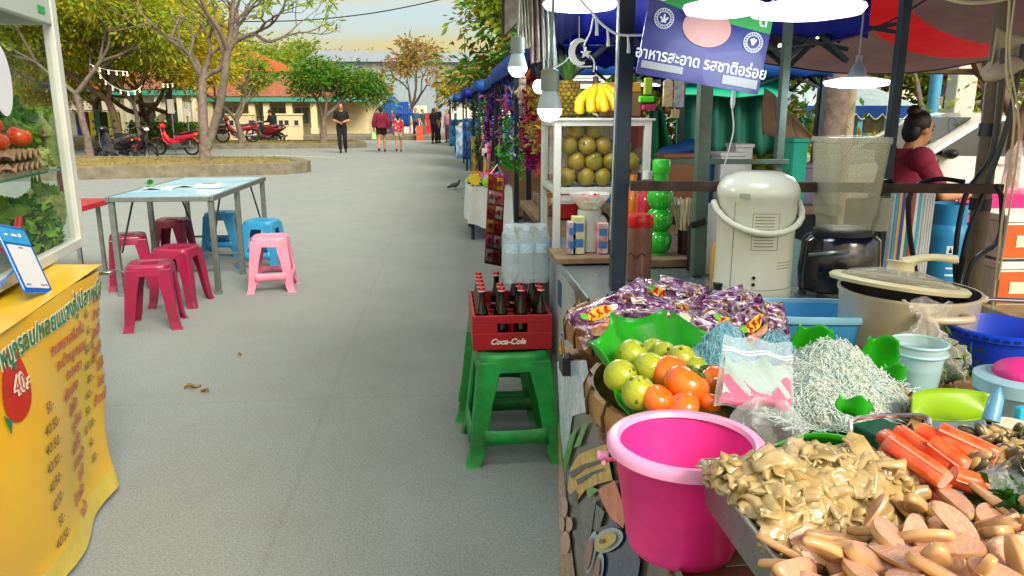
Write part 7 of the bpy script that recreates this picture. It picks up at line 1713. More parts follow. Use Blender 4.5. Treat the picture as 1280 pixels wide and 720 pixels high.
SW = mat('sign_white', '#dde3ee', .4); b = MB(SW); b.text('อาหารสะอาด รสชาติอร่อย', .05, lambda x, y: SG2(x*.85, y-.068, .0075), 'CENTER', .0008); b.build('lettering', o, sharp=0); b = MB(SW); b.text('C', .05, lambda x, y: SG2(x-.165, y+.112, .0095), 'CENTER', .001); b.build('letter', o, sharp=0); b = MB(SW); b.text('ด', .05, lambda x, y: SG2(x+.17, y+.09, .0095), 'CENTER', .001); b.build('letter', o, sharp=0)
for P in ([(-.19, -.112), (-.055, -.112), (-.055, -.09), (-.19, -.09)], [(.075, -.118), (.19, -.118), (.19, -.09), (.075, -.09)]): b = MB(mat('sign_silver', '#9aa0a8', .4)); b.prism(P, SG2, .0072, .0085); b.build('blank_strip', o)
for cx, cy in ((-.145, .045), (.15, .022)):
    b = MB(SW)
    for r_ in (.03, .021): b.tube([SG2(cx+r_*math.cos(t), cy+r_*math.sin(t), .0095) for t in [2*PI*k/36 for k in range(36)]], .0013, 5, closed=True)
    for k in range(5 if cx < 0 else 3): a = R(90+72*k if cx < 0 else 90+40*(k-1)); b.tube([SG2(cx, cy-.008, .0095), SG2(cx+.013*math.cos(a), cy+.013*math.sin(a), .0095)], .003, 5)
    for k in range(20): a = 2*PI*k/20; b.box(SG2(cx+.0255*math.cos(a), cy+.0255*math.sin(a), .0098), (.003, .002, .003))
    b.build('emblem', o)
b = MB(WHITE)
for s in (-1, 1): b.tube([SG(s*W/2*.95, Hh/2, 0), SG(s*W/2*.95, Hh/2+.15, 0)], .003, 5)
b.build('strings', o)
# hanging cards below the sign, coloured pegs
for u, v0, v1, w, m, lab in ((834, 98, 133, .034, '#c8a83a', 'hanging card with yellow print below the sign board'), (848, 96, 134, .034, '#4a86b8', 'hanging card with blue print below the sign board')):
    p, q = at(u, v0, y=2.7), at(u, v1, y=2.7); b = MB(mat('card_'+m, m, .3, var=.5, vs=40, col2='#e6dccb', coat=.5)); h = (p.z-q.z); k = q.x; b.prism([(-w/2, 0), (w/2, 0), (w/2, h*.9), (0, h), (-w/2, h*.9)], lambda x, y, d: (k+x, 2.7+d, q.z+y), -.004, .004); o = b.build('hanging_card', label=lab, cat='card', group='cards under the sign board', bev=.001)
    b = MB(WHITE); b.tube([(k, 2.7, q.z+h), (k, 2.7, q.z+h+.12)], .0015, 4); b.build('string', o)
b = MB(mat('beige_tag', '#d0b48a', .6)); p = at(844, 142, y=2.71); b.box(p, (.03, .004, .03)); b.build('paper_tag', label='small beige tag below the hanging cards', cat='tag', bev=.001)
for u, v, w, h, m, lab in ((808, 124, .055, .022, '#52d81c', 'bright green plastic peg above the case corner'), (811, 134, .05, .02, '#c0245e', 'crimson plastic peg below the green peg'), (810, 108, .03, .06, '#93b02a', 'olive green ribbon above the green peg')):
    p = at(u, v, y=2.8); b = MB(mat('peg_'+m, m, .4)); b.box(p, (w, .02, h)); b.build('plastic_peg' if v > 110 else 'ribbon', label=lab, cat='peg' if v > 110 else 'ribbon', bev=.004)
# white string light with a moon, draped at the front
ICE = mat('ice_white', '#dfe6ec', .3)
b = MB(ICE); P = smoothpath([at(u, v, y=2.3) for u, v in ((725, 0), (742, 18), (750, 28), (770, 42), (792, 44), (812, 42), (835, 32), (862, 8), (872, -10))], 6); b.tube(P, .0038, 6); o = b.build('ice_light_string', label='white string light draped across the posts with drop shaped bulbs', cat='string light')
for k in range(8, len(P)-4, 7): b = MB(ICE); b.tube([P[k], P[k]+Vector((.004, 0, -.03)), P[k]+Vector((.004, 0, -.05))], [.0025, .0045, .006], 6); b.build('drop', o)
b = MB(ICE); P = smoothpath([at(u, v, y=2.5) for u, v in ((742, 20), (738, 40), (730, 60), (742, 75), (742, 90))], 5); b.tube(P, .0025, 5); P2 = smoothpath([at(u, v, y=2.5) for u, v in ((688, 88), (705, 78), (714, 70), (722, 82), (740, 83))], 5); b.tube(P2, .0025, 5); b.tube([at(724, 20, y=2.5), at(724, 50, y=2.5)], .001, 4); b.build('light_wire', label='thin white light wire hanging around the moon ornament', cat='string light')
c = at(724, 65, y=2.5); b = MB(ICE); n = 24; o2 = [(.034*math.cos(t), .042*math.sin(t)) for t in [R(60+240*k/n) for k in range(n+1)]]; i2 = [(.012+.026*math.cos(t), .031*math.sin(t)) for t in [R(285-210*k/n) for k in range(n+1)]]
V = [c+Vector((x, 0, z)) for x, z in o2]; U = [c+Vector((x, 0, z)) for x, z in i2[::-1]][::-1]; U = U[::-1]; U2 = [c+Vector((.012+.026*math.cos(R(75+210*k/n)), 0, .031*math.sin(R(75+210*k/n)))) for k in range(n+1)]
b.add(V+U2, [(k, k+1, n+1+k+1, n+1+k) for k in range(n)]); st_c = c+Vector((.02, -.004, -.004)); b.add([st_c+Vector(((.018 if k % 2 == 0 else .008)*math.sin(2*PI*k/10), 0, (.018 if k % 2 == 0 else .008)*math.cos(2*PI*k/10))) for k in range(10)]+[st_c], [(k, (k+1) % 10, 10) for k in range(10)])
b.build('moon_ornament', label='white crescent moon and star ornament hanging above the bananas', cat='ornament', solid=.008, sharp=0)
# rolled sheets and a dark board hanging at the street corner
for i, (u, v0, v1, r_, m, lab) in enumerate(((652, -30, 62, .012, '#a8a694', 'narrow cream sheet hanging beside the smaller bulb'), (668, -30, 80, .022, '#8c8078', 'folded pinkish sheet hanging at the street corner of the stall'), (682, -30, 88, .02, '#9fb0ac', 'folded pale plastic sheet hanging right of the pinkish one'))):
    p, q = at(u, v0, y=2.9), at(u+6, v1, y=2.9); b = MB(thinmat('roll_'+m, m, .3, .25, bump=.5, bs=14, var=.3, vs=14)); b.grid(lambda s, t: p.lerp(q, t)+Vector((r_*2.2*(s-.5)*(1+.3*t), r_*.8*math.sin(s*17+t*2+i), r_*.6*s*t)), 24, 12); b.build('plastic_sheet', label=lab, cat='plastic sheet', sharp=30, solid=.002)
p = at(636, 20, y=3.4); b = MB(mat('dark_frame', '#2c2420', .6)); q = [at(627, -40, y=3.4), at(651, -40, y=3.4), at(649, 28, y=3.4), at(627, 50, y=3.4)]; b.add(q, [(0, 1, 2, 3)]); b.use(mat('grey_wood_board', '#8a8478', .7, var=.3, vs=20)); b.add([x+Vector((.012, -.012, .02)) for x in q], [(0, 1, 2, 3)]); b.build('hanging_board', label='dark edged board hanging at the top beside the folded sheets', cat='board', solid=.01)
# ---- green stools with the crate, bottles and water
sg = stool('bright green plastic stool nearest the camera, under the red bottle crate', Vector((.275, 3.14, 0)), R(2), GRN, 'green stools under the crate', h=.47, wt=.152, wb=.2, low=.12)
dup_stool(sg, 'bright green plastic stool behind the nearest green one, farther up the street', Vector((.255, 3.60, 0)), R(-4))
CR = mat('crate_red', '#a80f1e', .4, var=.12, vs=8, dirt=.2); cz = .474; cx, cy, cw, cd, ch_ = .275, 3.28, .335, .47, .15
o = thing('bottle_crate', 'red plastic bottle crate with white script lettering on the green stools', 'crate', (cx, cy, cz))
b = MB(CR); t = .014
b.box((cx, cy, cz+.008), (cw-.02, cd-.02, .016))
for s in (-1, 1):
    b.box((cx+s*(cw/2-t/2), cy, cz+ch_/2), (t, cd-2*t-.004, ch_))
y = cy+cd/2-t/2; b.box((cx, y, cz+ch_/2), (cw, t, ch_))
y = cy-cd/2+t/2      # front wall with the hand hole
b.box((cx, y, cz+.0375), (cw, t, .075)); b.box((cx, y, cz+ch_-.0175), (cw, t, .035))
for s in (-1, 1): b.box((cx+s*(cw/2-.0525), y, cz+.095), (.105, t-.002, .044))
for k in range(1, 4): b.box((cx-cw/2+cw*k/4, cy, cz+.06), (.006, cd-.04, .08))
for k in range(1, 6): b.box((cx, cy-cd/2+cd*k/6, cz+.06), (cw-.04, .006, .078))
b.build('body', o, bev=.004)
b = MB(WHITE); b.text('Coca-Cola', .034, lambda x, z: (cx-.02+x, cy-cd/2-.0015, cz+.037+z), 'CENTER', .0012, .35); b.build('lettering', o, sharp=0)
b = MB(mat('red_rim', '#8c0c18', .4)); b.box((cx+cw/2+.003, cy-.1, cz+.09), (.008, .06, .03)); b.build('side_grip', o, bev=.002)
def coke():
    r_ = thing('cola_bottle', 'dark cola bottle with red and white cap in the front row of the crate', 'bottle', (0, 0, 0), 0, 'cola bottles in the red crate')
    b = MB(mat('cola_glass', '#160a08', .06, coat=.8, var=.05)); b.lathe([(.026, 0), (.029, .006), (.0295, .05), (.0265, .08), (.028, .115), (.0265, .135), (.018, .165), (.0135, .19), (.0125, .215), (.0145, .218), (.0145, .226), (.0125, .228)], (0, 0, 0), 22); b.build('glass', r_, world=False, sharp=60)
    b = MB(mat('cap_red', '#b51a24', .3, .4)); b.lathe([(.0158, .226), (.0158, .236), (.012, .241), (0, .241)], (0, 0, 0), 18); b.use(mat('cap_stripe', '#d9c8c4', .4)); b.open_lathe([(.0160, .224), (.0160, .230)], (0, 0, 0), 18); b.build('cap', r_, world=False, sharp=50)
    b = MB(WHITE); b.text('Coca-Cola', .0125, lambda x, z: (math.sin(x/.0275)*.0277, -math.cos(x/.0275)*.0277, .1+z), 'CENTER', .0004, .35); b.build('lettering', r_, world=False, sharp=0)
    return r_
ck = coke(); n = 0
for j in range(5):
    for i in range(4):
        if j in (2, 3) and i in (1, 2): continue
        r_ = ck if n == 0 else copy_tree(ck); n += 1
        r_.location = (cx-cw/2+cw*(i+.5)/4, cy-cd/2+.062+.078*j, cz+.018); r_.rotation_euler.z = rnd.uniform(-.6, .6)
        if j: r_['label'] = 'dark cola bottle with red and white cap in the rear rows of the crate'
# water pack
WAT = clearmat('water_plastic', '#d8eef6', .84, .06); wz = cz+.018+.246; wx, wy = .345, 3.2
o = thing('water_pack', 'shrink wrapped pack of clear water bottles standing on the cola bottles', 'water pack', (wx, wy, wz))
for i in range(3):
    for j in range(2):
        c = Vector((wx-.065+.065*i, wy-.033+.066*j, wz+.003)); b = MB(WAT); pr = [(.028, 0)]
        for k in range(6): pr += [(.031, .01+.02*k), (.0285, .02+.02*k)]
        pr += [(.031, .135), (.031, .165), (.024, .195), (.013, .215), (.013, .225)]; b.lathe(pr, c, 18); k_ = b.build('bottle', o, sharp=60)
        b = MB(mat('water_label', '#7fb8d4', .4, var=.2, vs=90, col2='#c4dce8')); b.open_lathe([(.0318, .128), (.0318, .168)], c, 18); b.build('label', k_)
        b = MB(mat('blue_cap', '#a8d4ea', .4)); b.lathe([(.0145, .222), (.0145, .236), (0, .237)], c, 14); b.build('cap', k_)
b = MB(clearmat('shrink_film', '#f0f8fc', .74, .1, bump=.5, bs=30))
def shr(u, v):
    a = 2*PI*u; cs, sn = math.cos(a), math.sin(a); q = (abs(cs)**5+abs(sn)**5)**-.2; k = 1-.12*max(0, v-.8)/.2-.03*max(0, .1-v)/.1; return Vector((wx+.101*cs*q*k, wy+.069*sn*q*k, wz+.003+.24*v+.003*math.sin(a*9+v*20)))
b.grid(shr, 48, 16); b.add([shr(k/24, 1) for k in range(24)]+[Vector((wx, wy, wz+.246))], [(k, (k+1) % 24, 24) for k in range(24)], None, True); b.build('shrink_film', o, sharp=0)
# ------------------------------------------------------------------ the row of stalls up the street
rowg = 'canopy tents of the stall row'
tents = [(1.43, 5.35, 1.46, 2.9, 2.02, 2.55, CANB2, 'deep blue canopy tent next behind the near stall'), (2.2, 8.7, 3.1, 2.8, 1.98, 2.6, CANB, 'bright blue canopy tent behind the deep blue one'),
         (2.35, 12.2, 3.2, 3, 2.0, 2.7, CANB, 'blue canopy tent in the middle of the stall row'), (2.2, 16.2, 3.1, 3, 2.02, 2.7, CANB, 'blue canopy tent behind the tinsel garlands'),
         (2.15, 21, 3.2, 3, 2.0, 2.75, CANB2, 'blue canopy tent beside the hanging blue cloths'), (2.0, 27, 3.2, 3, 2.0, 2.7, CANB, 'blue canopy tent second from the far end of the row'), (1.9, 35, 3.2, 3, 2.1, 2.8, thinmat('pale_blue_canopy', '#5f9fd0', .4), 'pale blue canopy tent at the far end of the row')]
for x, y, w, d, ze, zp, m, lab in tents: tent(lab, (x, y, 0), w, d, ze, zp, m, .2, False, rowg, BPOST, skip=(0, 1) if y < 6 else ())
post('black leaning pole at the street corner of the second stall', 684, 150, 677, 300, 3.55, 3.55, .032, BPOST, 0, 2.05)
post('thin black leaning pole beside the tinsel garlands', 625, 100, 613, 225, 10.4, 10.4, .06, BPOST, 0, 2.05)
tent('unseen blue canopy tent over the near stall, sized to shade its goods', (2.1, 1.65, 0), 3.7, 3.0, 2.4, 2.85, CANB2, .1, False, rowg, BPOST, skip=(0, 1, 2, 3))  # out of view: placed and sized to keep sun and sky off the counter
# second stall: wooden skewer counter with dark front
def counter(label, x0, x1, y0, y1, h, topm, frontm, name='stall_table'):
    o = thing(name, label, 'table', ((x0+x1)/2, (y0+y1)/2, 0)); b = MB(topm); b.box(((x0+x1)/2, (y0+y1)/2, h-.02), (x1-x0, y1-y0, .04)); b.build('table_top', o, bev=.005)
    b = MB(frontm); c = [(x0+.02, y1-.02), (x0+.02, y0+.02), (x1-.02, y0+.02), (x1-.02, y1-.02)]
    def f(u, v):
        t = u*3; k = min(int(t), 2); a = Vector((*c[k], 0)).lerp(Vector((*c[k+1], 0)), t-k); n = Vector((((x0+x1)/2-a.x), ((y0+y1)/2-a.y), 0)).normalized(); return a-n*(.012*math.sin(u*60)*(1-v)+.02*(1-v))+Vector((0, 0, .06+(h-.11)*v))
    b.grid(f, 120, 6); b.build('skirt', o, sharp=0)
    for x in (x0+.06, x1-.06):
        for y in (y0+.06, y1-.06): b = MB(STEEL); b.bar((x, y, 0), (x, y, h-.045), .03); b.build('leg', o)
DKC = mat('black_skirt', '#121318', .9)
counter('black skirted table of the second stall carrying the skewers', .52, 1.5, 3.55, 5.2, .86, WOOD, DKC)
p = at(655, 236, y=5.2); SKT = thing('skewer_tray', 'wooden tray of pale skewers on the second stall table', 'tray', (.92, 4.75, .862)); b = MB(WOOD)
b.box((.92, 4.75, .872), (.62, .8, .016)); 
for s in (-1, 1): b.box((.92+s*.31, 4.75, .895), (.016, .8, .06)); b.box((.92, 4.75+s*.4, .895), (.604, .016, .06))
b.build('tray', SKT, bev=.003)
q = random.Random(4); skm = mat('skewer_food', '#c79a5a', .5, island=.35, var=.2, vs=30); b = MB(skm)
for k in range(70):
    y = 4.4+.7*k/70+q.uniform(-.01, .01); x = .7+q.uniform(-.03, .05)+(.26 if k % 2 else 0); z = .9+q.uniform(0, .03); b.tube([(x, y, z), (x+.1, y+.01, z+.012), (x+.2, y+.02, z+.004)], [.006, .013, .008], 6); b.tube([(x-.08, y-.01, z), (x, y, z)], .003, 4)
b.build('skewers', SKT, sharp=0)
for i, (x, y, m, lab) in enumerate(((.68, 4.25, '#c02a2a', 'red lidded sauce tub beside the skewers'), (1.0, 4.25, '#d8dfe4', 'white tub with a blue band beside the skewers'), (1.2, 4.3, '#c2412c', 'orange red packet pile behind the near post'), (1.25, 4.15, '#e0d8d0', 'white food box behind the near post'))):
    o = thing('food_tub', lab, 'tub', (x, y, .862)); mm = mat('tub_'+m, m, .4); b = MB(mm if i != 1 else WPL); b.lathe([(.055, 0), (.07, .01), (.075, .09), (.078, .095)], (x, y, .862), 20); b.build('body', o); b = MB(WPL if i != 1 else mat('tub_blue', '#2f6fb8')); b.lathe([(.08, .09), (.08, .11), (.04, .125), (0, .127)], (x, y, .862), 20); b.build('lid', o)
# printed snack strip hanging at the street corner of that stall
sf = lambda u, v, d=0: at(611+20*u-5*v, 217+112*v+4*u, y=4.25+.3*u-d)
b = MB(mat('strip_backing', '#8c2a2c', .4)); b.grid(lambda u, v: sf(u, v), 6, 12); o = b.build('printed_strip', label='hanging strip of red, white and yellow sachets at the corner of the second stall', cat='sachets', sharp=0, solid=.006)
for k in range(6):
    for j in range(2):
        cc = ('#b8242a', '#d8d0c8', '#c86a86', '#d8a32a', '#a83a22', '#cfc4c8')[(k*5+j*3) % 6]; b = MB(mat('sachet_'+cc, cc, .25, var=.3, vs=40, coat=.5)); b.grid(lambda u, v: sf(.05+.47*j+.42*u, .02+.162*k+.14*v, .03+.03*math.sin(u*PI)*math.sin(v*PI)), 5, 5)
        b.use(mat('sachet_print', '#e6dcc8' if 0 else '#7a1c28', .3)); b.grid(lambda u, v: sf(.14+.47*j+.24*u, .06+.162*k+.05*v, .066), 2, 2); b.build('sachet', o, sharp=0)
b = MB(WHITE); b.tube([sf(.1, 0), sf(.5, -.12), sf(.9, 0)], .003, 5); b.build('string', o)
# toy table with white cloth, jutting into the street
tb_ = (.28, .78, 8.7, 9.9, .6)
o = thing('toy_table', 'low table under a white cloth heaped with bright toys', 'table', (.53, 9.3, 0)); x0, x1, y0, y1, h = tb_
b = MB(WOOD); b.box((.53, 9.3, h-.02), (.48, 1.18, .04)); b.build('table_top', o)
b = MB(mat('white_cloth2', '#cfd8da', .85, var=.05, bump=.2, bs=12))
def cl(u, v):
    t = u*4; k = min(int(t), 3); c = [(x0, y1), (x0, y0), (x1, y0), (x1, y1), (x0, y1)]; a = Vector((*c[k], 0)).lerp(Vector((*c[k+1], 0)), t-k); n = (a-Vector((.53, 9.3, 0))).normalized(); w = .02*math.sin(u*80)+.015*math.sin(u*37+1)
    return a+n*(w*v+.03*v)+Vector((0, 0, h+.004-v*(h-.14-.08*math.sin(u*9))))
b.grid(cl, 160, 8); b.add([(x0, y0, h+.004), (x1, y0, h+.004), (x1, y1, h+.004), (x0, y1, h+.004)], [(0, 1, 2, 3)]); b.build('tablecloth', o, sharp=0)
for x in (x0+.05, x1-.05):
    for y in (y0+.08, y1-.08): b = MB(DKSTEEL); b.bar((x, y, 0), (x, y, h-.04), .04); b.build('leg', o)
q = random.Random(14); cols = [('#e0218a', 'hot pink'), ('#2f7ad8', 'blue'), ('#8ed62a', 'lime green'), ('#e8c81f', 'yellow'), ('#c42a2a', 'red'), ('#8a3fb8', 'purple'), ('#27b8a8', 'turquoise'), ('#e8843a', 'orange'), ('#e6e2dc', 'white'), ('#ff7ac0', 'pale pink')]
def toy(x, y, z, hexc, nm, kind, where, s=1.):
    m = mat('toy_'+hexc, hexc, .4, var=.05); b = MB(m)
    if kind == 0:
        n = 20; b.prism([((.1 if k % 2 else .065)*s*math.cos(2*PI*k/n), (.1 if k % 2 else .065)*s*math.sin(2*PI*k/n)) for k in range(n)], lambda a, c, d: (x+a, y+d, z+.1*s+c), -.02*s, .02*s); nmk = 'star_toy'
    elif kind == 1: b.sph((x, y, z+.07*s), (.075*s, .075*s, .07*s), 14, 10); b.tube([(x+.05*s*math.cos(t), y-.06*s, z+.07*s+.05*s*math.sin(t)) for t in [R(200+14*k) for k in range(11)]], .012*s, 6); nmk = 'ball_toy'
    elif kind == 2:
        b.box((x, y, z+.05*s), (.2*s, .12*s, .07*s)); b.box((x-.01*s, y, z+.1*s), (.11*s, .11*s, .05*s)); b.use(RUBBER)
        for a in (-.06, .06):
            for c in (-.06, .06): b.cyl((x+a*s, y+(c-.012)*s, z+.025*s), (x+a*s, y+(c+.012)*s, z+.025*s), .025*s, n=10)
        nmk = 'toy_car'
    else: b.box((x, y, z+.075*s), (.14*s, .06*s, .15*s), q.uniform(-.5, .5)); b.use(mat('toy_#e6e2dc', '#e6e2dc')); b.box((x, y-.035*s, z+.09*s), (.08*s, .008, .06*s)); nmk = 'toy_box'
    return b.build(nmk, label='%s %s %s' % (nm, nmk.replace('_', ' '), where), cat='toy', bev=.006*s)
spots = [(.36, 8.8, 3, 0), (.5, 8.78, 2, 1), (.64, 8.85, 0, 0), (.4, 9.0, 1, 2), (.58, 9.05, 4, 1), (.7, 9.1, 5, 3), (.36, 9.25, 2, 2), (.52, 9.3, 9, 3), (.66, 9.35, 6, 1), (.4, 9.5, 7, 3), (.58, 9.55, 0, 3), (.7, 9.62, 1, 1), (.44, 9.75, 8, 2), (.6, 9.8, 4, 3)]
for x, y, c, k in spots: toy(x, y, h+.006, cols[c][0], cols[c][1], k, ('at the near edge of the white clothed toy table', 'in the middle of the white clothed toy table', 'at the back of the white clothed toy table')[0 if y < 9.1 else 1 if y < 9.52 else 2], .85)
# goods tables along the row
row = [(.62, 2.4, 10.3, 11.5, .8, '#b08a5a', 'tan cloth'), (.68, 2.6, 12.0, 13.4, .8, '#d8b45a', 'straw yellow cloth'), (.75, 2.6, 15.2, 17, .85, '#3f2a34', 'dark cloth'), (.68, 2.6, 19.8, 22, .85, '#3f8ac2', 'sky blue cloth'), (.55, 2.5, 25.8, 28.2, .85, '#c8d4da', 'pale grey cloth'), (.45, 2.4, 33.6, 36, .85, '#3fa0d0', 'cyan cloth')]
for i, (xa, xb, ya, yb_, hh, c, nm) in enumerate(row):
    counter('stall table with a %s skirt in the stall row' % nm, xa, xb, ya, yb_, hh, WOOD, mat('skirt_'+c, c, .85, var=.15))
    for k in range(9):
        x = xa+.12+.24*(k % 3)+q.uniform(-.03, .03); y = ya+.15+(yb_-ya-.3)*(k//3)/2.2; cc = cols[(k*3+i*2) % 10]
        toy(x, y, hh+.002, cc[0], cc[1], (k+i) % 4, 'on the %s table, %s, %s' % (nm, ('street edge', 'middle', 'inner side')[k % 3], ('front row', 'second row', 'back row')[k//3]), 1.5)
# blue printed cloths hanging at the far stalls
for i, (u, y, c, z0, z1, w, lab) in enumerate(((582, 20.5, '#2f8ac8', .25, 1.1, .5, 'blue and white printed cloth hanging low at the street edge'), (590, 19.2, '#2a5fa8', .3, 1.3, .45, 'blue patterned cloth hanging beside the printed one'), (573, 27, '#37a0d4', .3, 1.2, .6, 'plain sky blue cloth hanging at the far stalls'), (601, 16.4, '#d8b860', .1, .95, .4, 'straw yellow matting hanging at the street edge'), (596, 17.5, '#1c1e24', .0, .8, .28, 'black bag hanging at the street edge'))):
    p = at(u, 200, y=y); m = mat('cloth_'+c, c, .8, var=.5, vs=8, col2='#dfe8ee' if i == 0 else None); b = MB(m); b.grid(lambda a, v: (p.x+(a-.5)*w, y+.05*math.sin(a*14+v*2), z0+(z1-z0)*v), 20, 6); b.build('hanging_cloth', label=lab, cat='cloth', sharp=0, solid=.01)
# tinsel garlands, hanging toys and clothes in the stall openings
def garland(label, u, y, v0, v1, c, r, seed):
    m = mat('tinsel_'+c, c, .25, .55, island=.4); p, e = at(u, v0, y=y), at(u, v1, y=y); g = np.random.default_rng(seed); n = int(170*(p.z-e.z)/.8)+60; t = g.random((n, 1)); C = np.array(p)*(1-t)+np.array(e)*t+g.normal(size=(n, 3))*r*.55; C[:, 0] += .03*np.sin(t[:, 0]*9+seed)
    leaves('tinsel_garland', C, r*1.5, m, aspect=.3, seed=seed, droop=0, label=label, cat='garland', group='tinsel garlands in the stall row')
gl = [(612, 11.8, 120, 205, '#8c1f7a', 'magenta'), (619, 11.2, 105, 190, '#3f2a8c', 'violet'), (606, 14, 125, 200, '#2f8a4a', 'green'), (598, 16, 128, 195, '#1f6a3a', 'dark green'), (634, 8.8, 150, 205, '#2fae3a', 'bright green'), (650, 7.4, 110, 200, '#c9ccd4', 'silver'), (658, 6.6, 125, 205, '#b01f6a', 'crimson'), (663, 6.4, 95, 150, '#c2281d', 'red'), (667, 6.2, 150, 215, '#a81f8a', 'purple pink'), (644, 7.8, 95, 175, '#3f6ad0', 'blue'), (654, 7.0, 165, 215, '#4ab83a', 'lime'), (670, 5.9, 110, 190, '#d0b84a', 'gold'), (629, 9.5, 118, 190, '#b8549a', 'pink'), (592, 18, 130, 190, '#3a7a3a', 'moss green')]
for k, (u, y, v0, v1, c, nm) in enumerate(gl): garland('%s tinsel garland hanging from the stall roofs' % nm, u, y, v0, v1, c, .062 if y > 7 else .05, k)
hg = [(638, 8.4, 105, 140, '#d04a9a', 'pink plush toy'), (641, 8.2, 140, 160, '#2f9a4a', 'green plastic toy'), (633, 9, 160, 178, '#dfe4e8', 'white balloon toy'), (655, 7.2, 95, 130, '#d8c4b0', 'cream plush toy'), (645, 7.6, 178, 200, '#3a4ad0', 'blue plastic toy'), (661, 6.8, 150, 172, '#e8d8dc', 'pale doll box'), (628, 10, 170, 196, '#8ad03a', 'lime toy ball'), (673, 6.2, 205, 222, '#e0605a', 'coral toy packet'), (620, 11.5, 195, 215, '#e0c0d8', 'lilac toy packet')]
for u, y, v0, v1, c, nm in hg:
    p, e = at(u, v0, y=y), at(u, v1, y=y); hh = p.z-e.z; cc = (p+e)/2; b = MB(mat('hang_'+c, c, .5, var=.3, vs=20)); b.sph(cc-Vector((0, 0, hh*.12)), (hh*.28, hh*.22, hh*.36), 12, 9); b.sph(cc+Vector((0, 0, hh*.3)), (hh*.2, hh*.18, hh*.2), 12, 8)
    for s in (-1, 1): b.tube([cc+Vector((s*hh*.15, 0, 0)), cc+Vector((s*hh*.36, -.01, -hh*.12))], [hh*.09, hh*.06], 7); b.tube([cc+Vector((s*hh*.1, 0, -hh*.35)), cc+Vector((s*hh*.16, -.02, -hh*.5))], [hh*.1, hh*.07], 7)
    b.tube([p, p+Vector((0, 0, .3))], .004, 4); b.build('hanging_toy', label='%s hanging among the tinsel garlands' % nm, cat='toy', sharp=0)
for u, y, v0, v1, w, c, nm in ((672, 7.6, 140, 215, .42, '#b3162a', 'plain red dress hanging behind the leaning pole'), (648, 9, 145, 200, .4, '#c8e0dc', 'white dress with green print hanging in the third stall'), (640, 10.5, 155, 200, .35, '#d8d8e0', 'white shirt hanging in the third stall')):
    p, e = at(u, v0, y=y), at(u, v1, y=y); hh = p.z-e.z; b = MB(mat('dress_'+c, c, .8, var=.3, vs=9, col2='#7ac03a' if 'green' in nm else None)); P = [(-.12, 0), (-.3, -.12), (-.26, -.24), (-.15, -.18), (-.2*1.2, -1), (.2*1.2, -1), (.15, -.18), (.26, -.24), (.3, -.12), (.12, 0), (0, -.05)]
    b.prism([(a*w*1.6, z*hh) for a, z in P], lambda a, z, d: (p.x+a, y+d+.02*math.sin(a*30), p.z+z), -.02, .02); b.tube([(p.x, y, p.z-.02), (p.x, y, p.z+.08)], .006, 5); b.build('hanging_dress', label=nm, cat='clothes')
for u, v, y, lab in ((607, 140, 15, 'small lit bulb under the middle blue canopy'), (570, 140, 26, 'lit bulb under the far blue canopy'), (566, 143, 34, 'tiny lit bulb at the farthest stall'), (675, 108, 5.2, 'round lit bulb behind the large hanging bulb')):
    c = at(u, v, y=y); o = thing('hanging_bulb', lab, 'bulb', c, 0, 'bulbs up the stall row'); b = MB(LAMP); b.sph(c, .05, 12, 8); b.build('globe', o); b = MB(BLACK); b.tube([c+Vector((0, 0, .04)), c+Vector((0, 0, .1)), c+Vector((0, 0, .5))], [.025, .022, .005], 6); b.build('socket', o)
for u, v, y, w, lab in ((712, 108, 6.2, .5, 'long lit tube lamp under the deep blue canopy'), (745, 101, 7.2, .6, 'second lit tube lamp deeper under the blue canopies'), (800, 106, 7.6, .4, 'short lit tube lamp right of the blue black post')):
    c = at(u, v, y=y); o = thing('tube_lamp', lab, 'lamp', c, 0, 'tube lamps under the canopies'); b = MB(LAMP); b.tube([c-Vector((w/2, 0, 0)), c+Vector((w/2, 0, 0))], .014, 8); b.build('tube', o); b = MB(WHITE); b.box(c+Vector((0, 0, .035)), (w, .05, .025)); b.tube([c+Vector((0, 0, .04)), c+Vector((0, 0, .6))], .004, 4); b.build('holder', o)
# vendors under the canopies
person('vendor in a red shirt standing behind the skewers of the second stall', (1.45, 6.3, 0), 2.2, REDC, DENIM, s=.98)
person('shopper in white shirt bending at the tinsel stalls', (.85, 14.2, 0), 1.2, WHITEC, DENIM, s=.95)

# ------------------------------------------------------------------ behind the near stall
# grey and red striped awning
AWG = thinmat('taupe_awning', '#5d4a4c', .4, .7, var=.12, vs=3, bump=.2, bs=6); AWR = thinmat('red_awning', '#b0141c', .4, .6, var=.08)
bk = smoothpath([at(u, v, y=6.2) for u, v in ((850, 58), (905, 70), (980, 82), (1060, 91), (1150, 89), (1250, 72), (1340, 52), (1420, 30))], 16)
fr_ = smoothpath([at(u, v, y=3.4) for u, v in ((980, -110), (1010, -105), (1050, -100), (1090, -95), (1160, -85), (1240, -80), (1330, -90), (1430, -100))], 16)
b = MB(); nb = len(bk)-1
for i in range(nb):
    for j in range(100):
        u_, v_ = (i+.5)/nb, (j+.5)/100; b.use(AWR if abs(u_-.93+.62*v_) < .075 or abs(u_-1.25+.5*v_) < .04 else AWG)
        def f(u, v): 
            v = (j+v)/100; p = bk[i].lerp(bk[i+1], u); e = fr_[i].lerp(fr_[i+1], u); return p.lerp(e, v)+Vector((0, 0, -.16*math.sin(v*PI)))
        b.grid(f, 1, 1)
o = thing('striped_awning', 'taupe and red striped awning sagging over the right side of the stall', 'awning', at(1100, 88, y=6.2)); b.build('cloth', o, sharp=0)
b = MB(DKSTEEL); b.tube(bk, .012, 6); b.build('edge_rope', o)
b = MB(BPOST); 
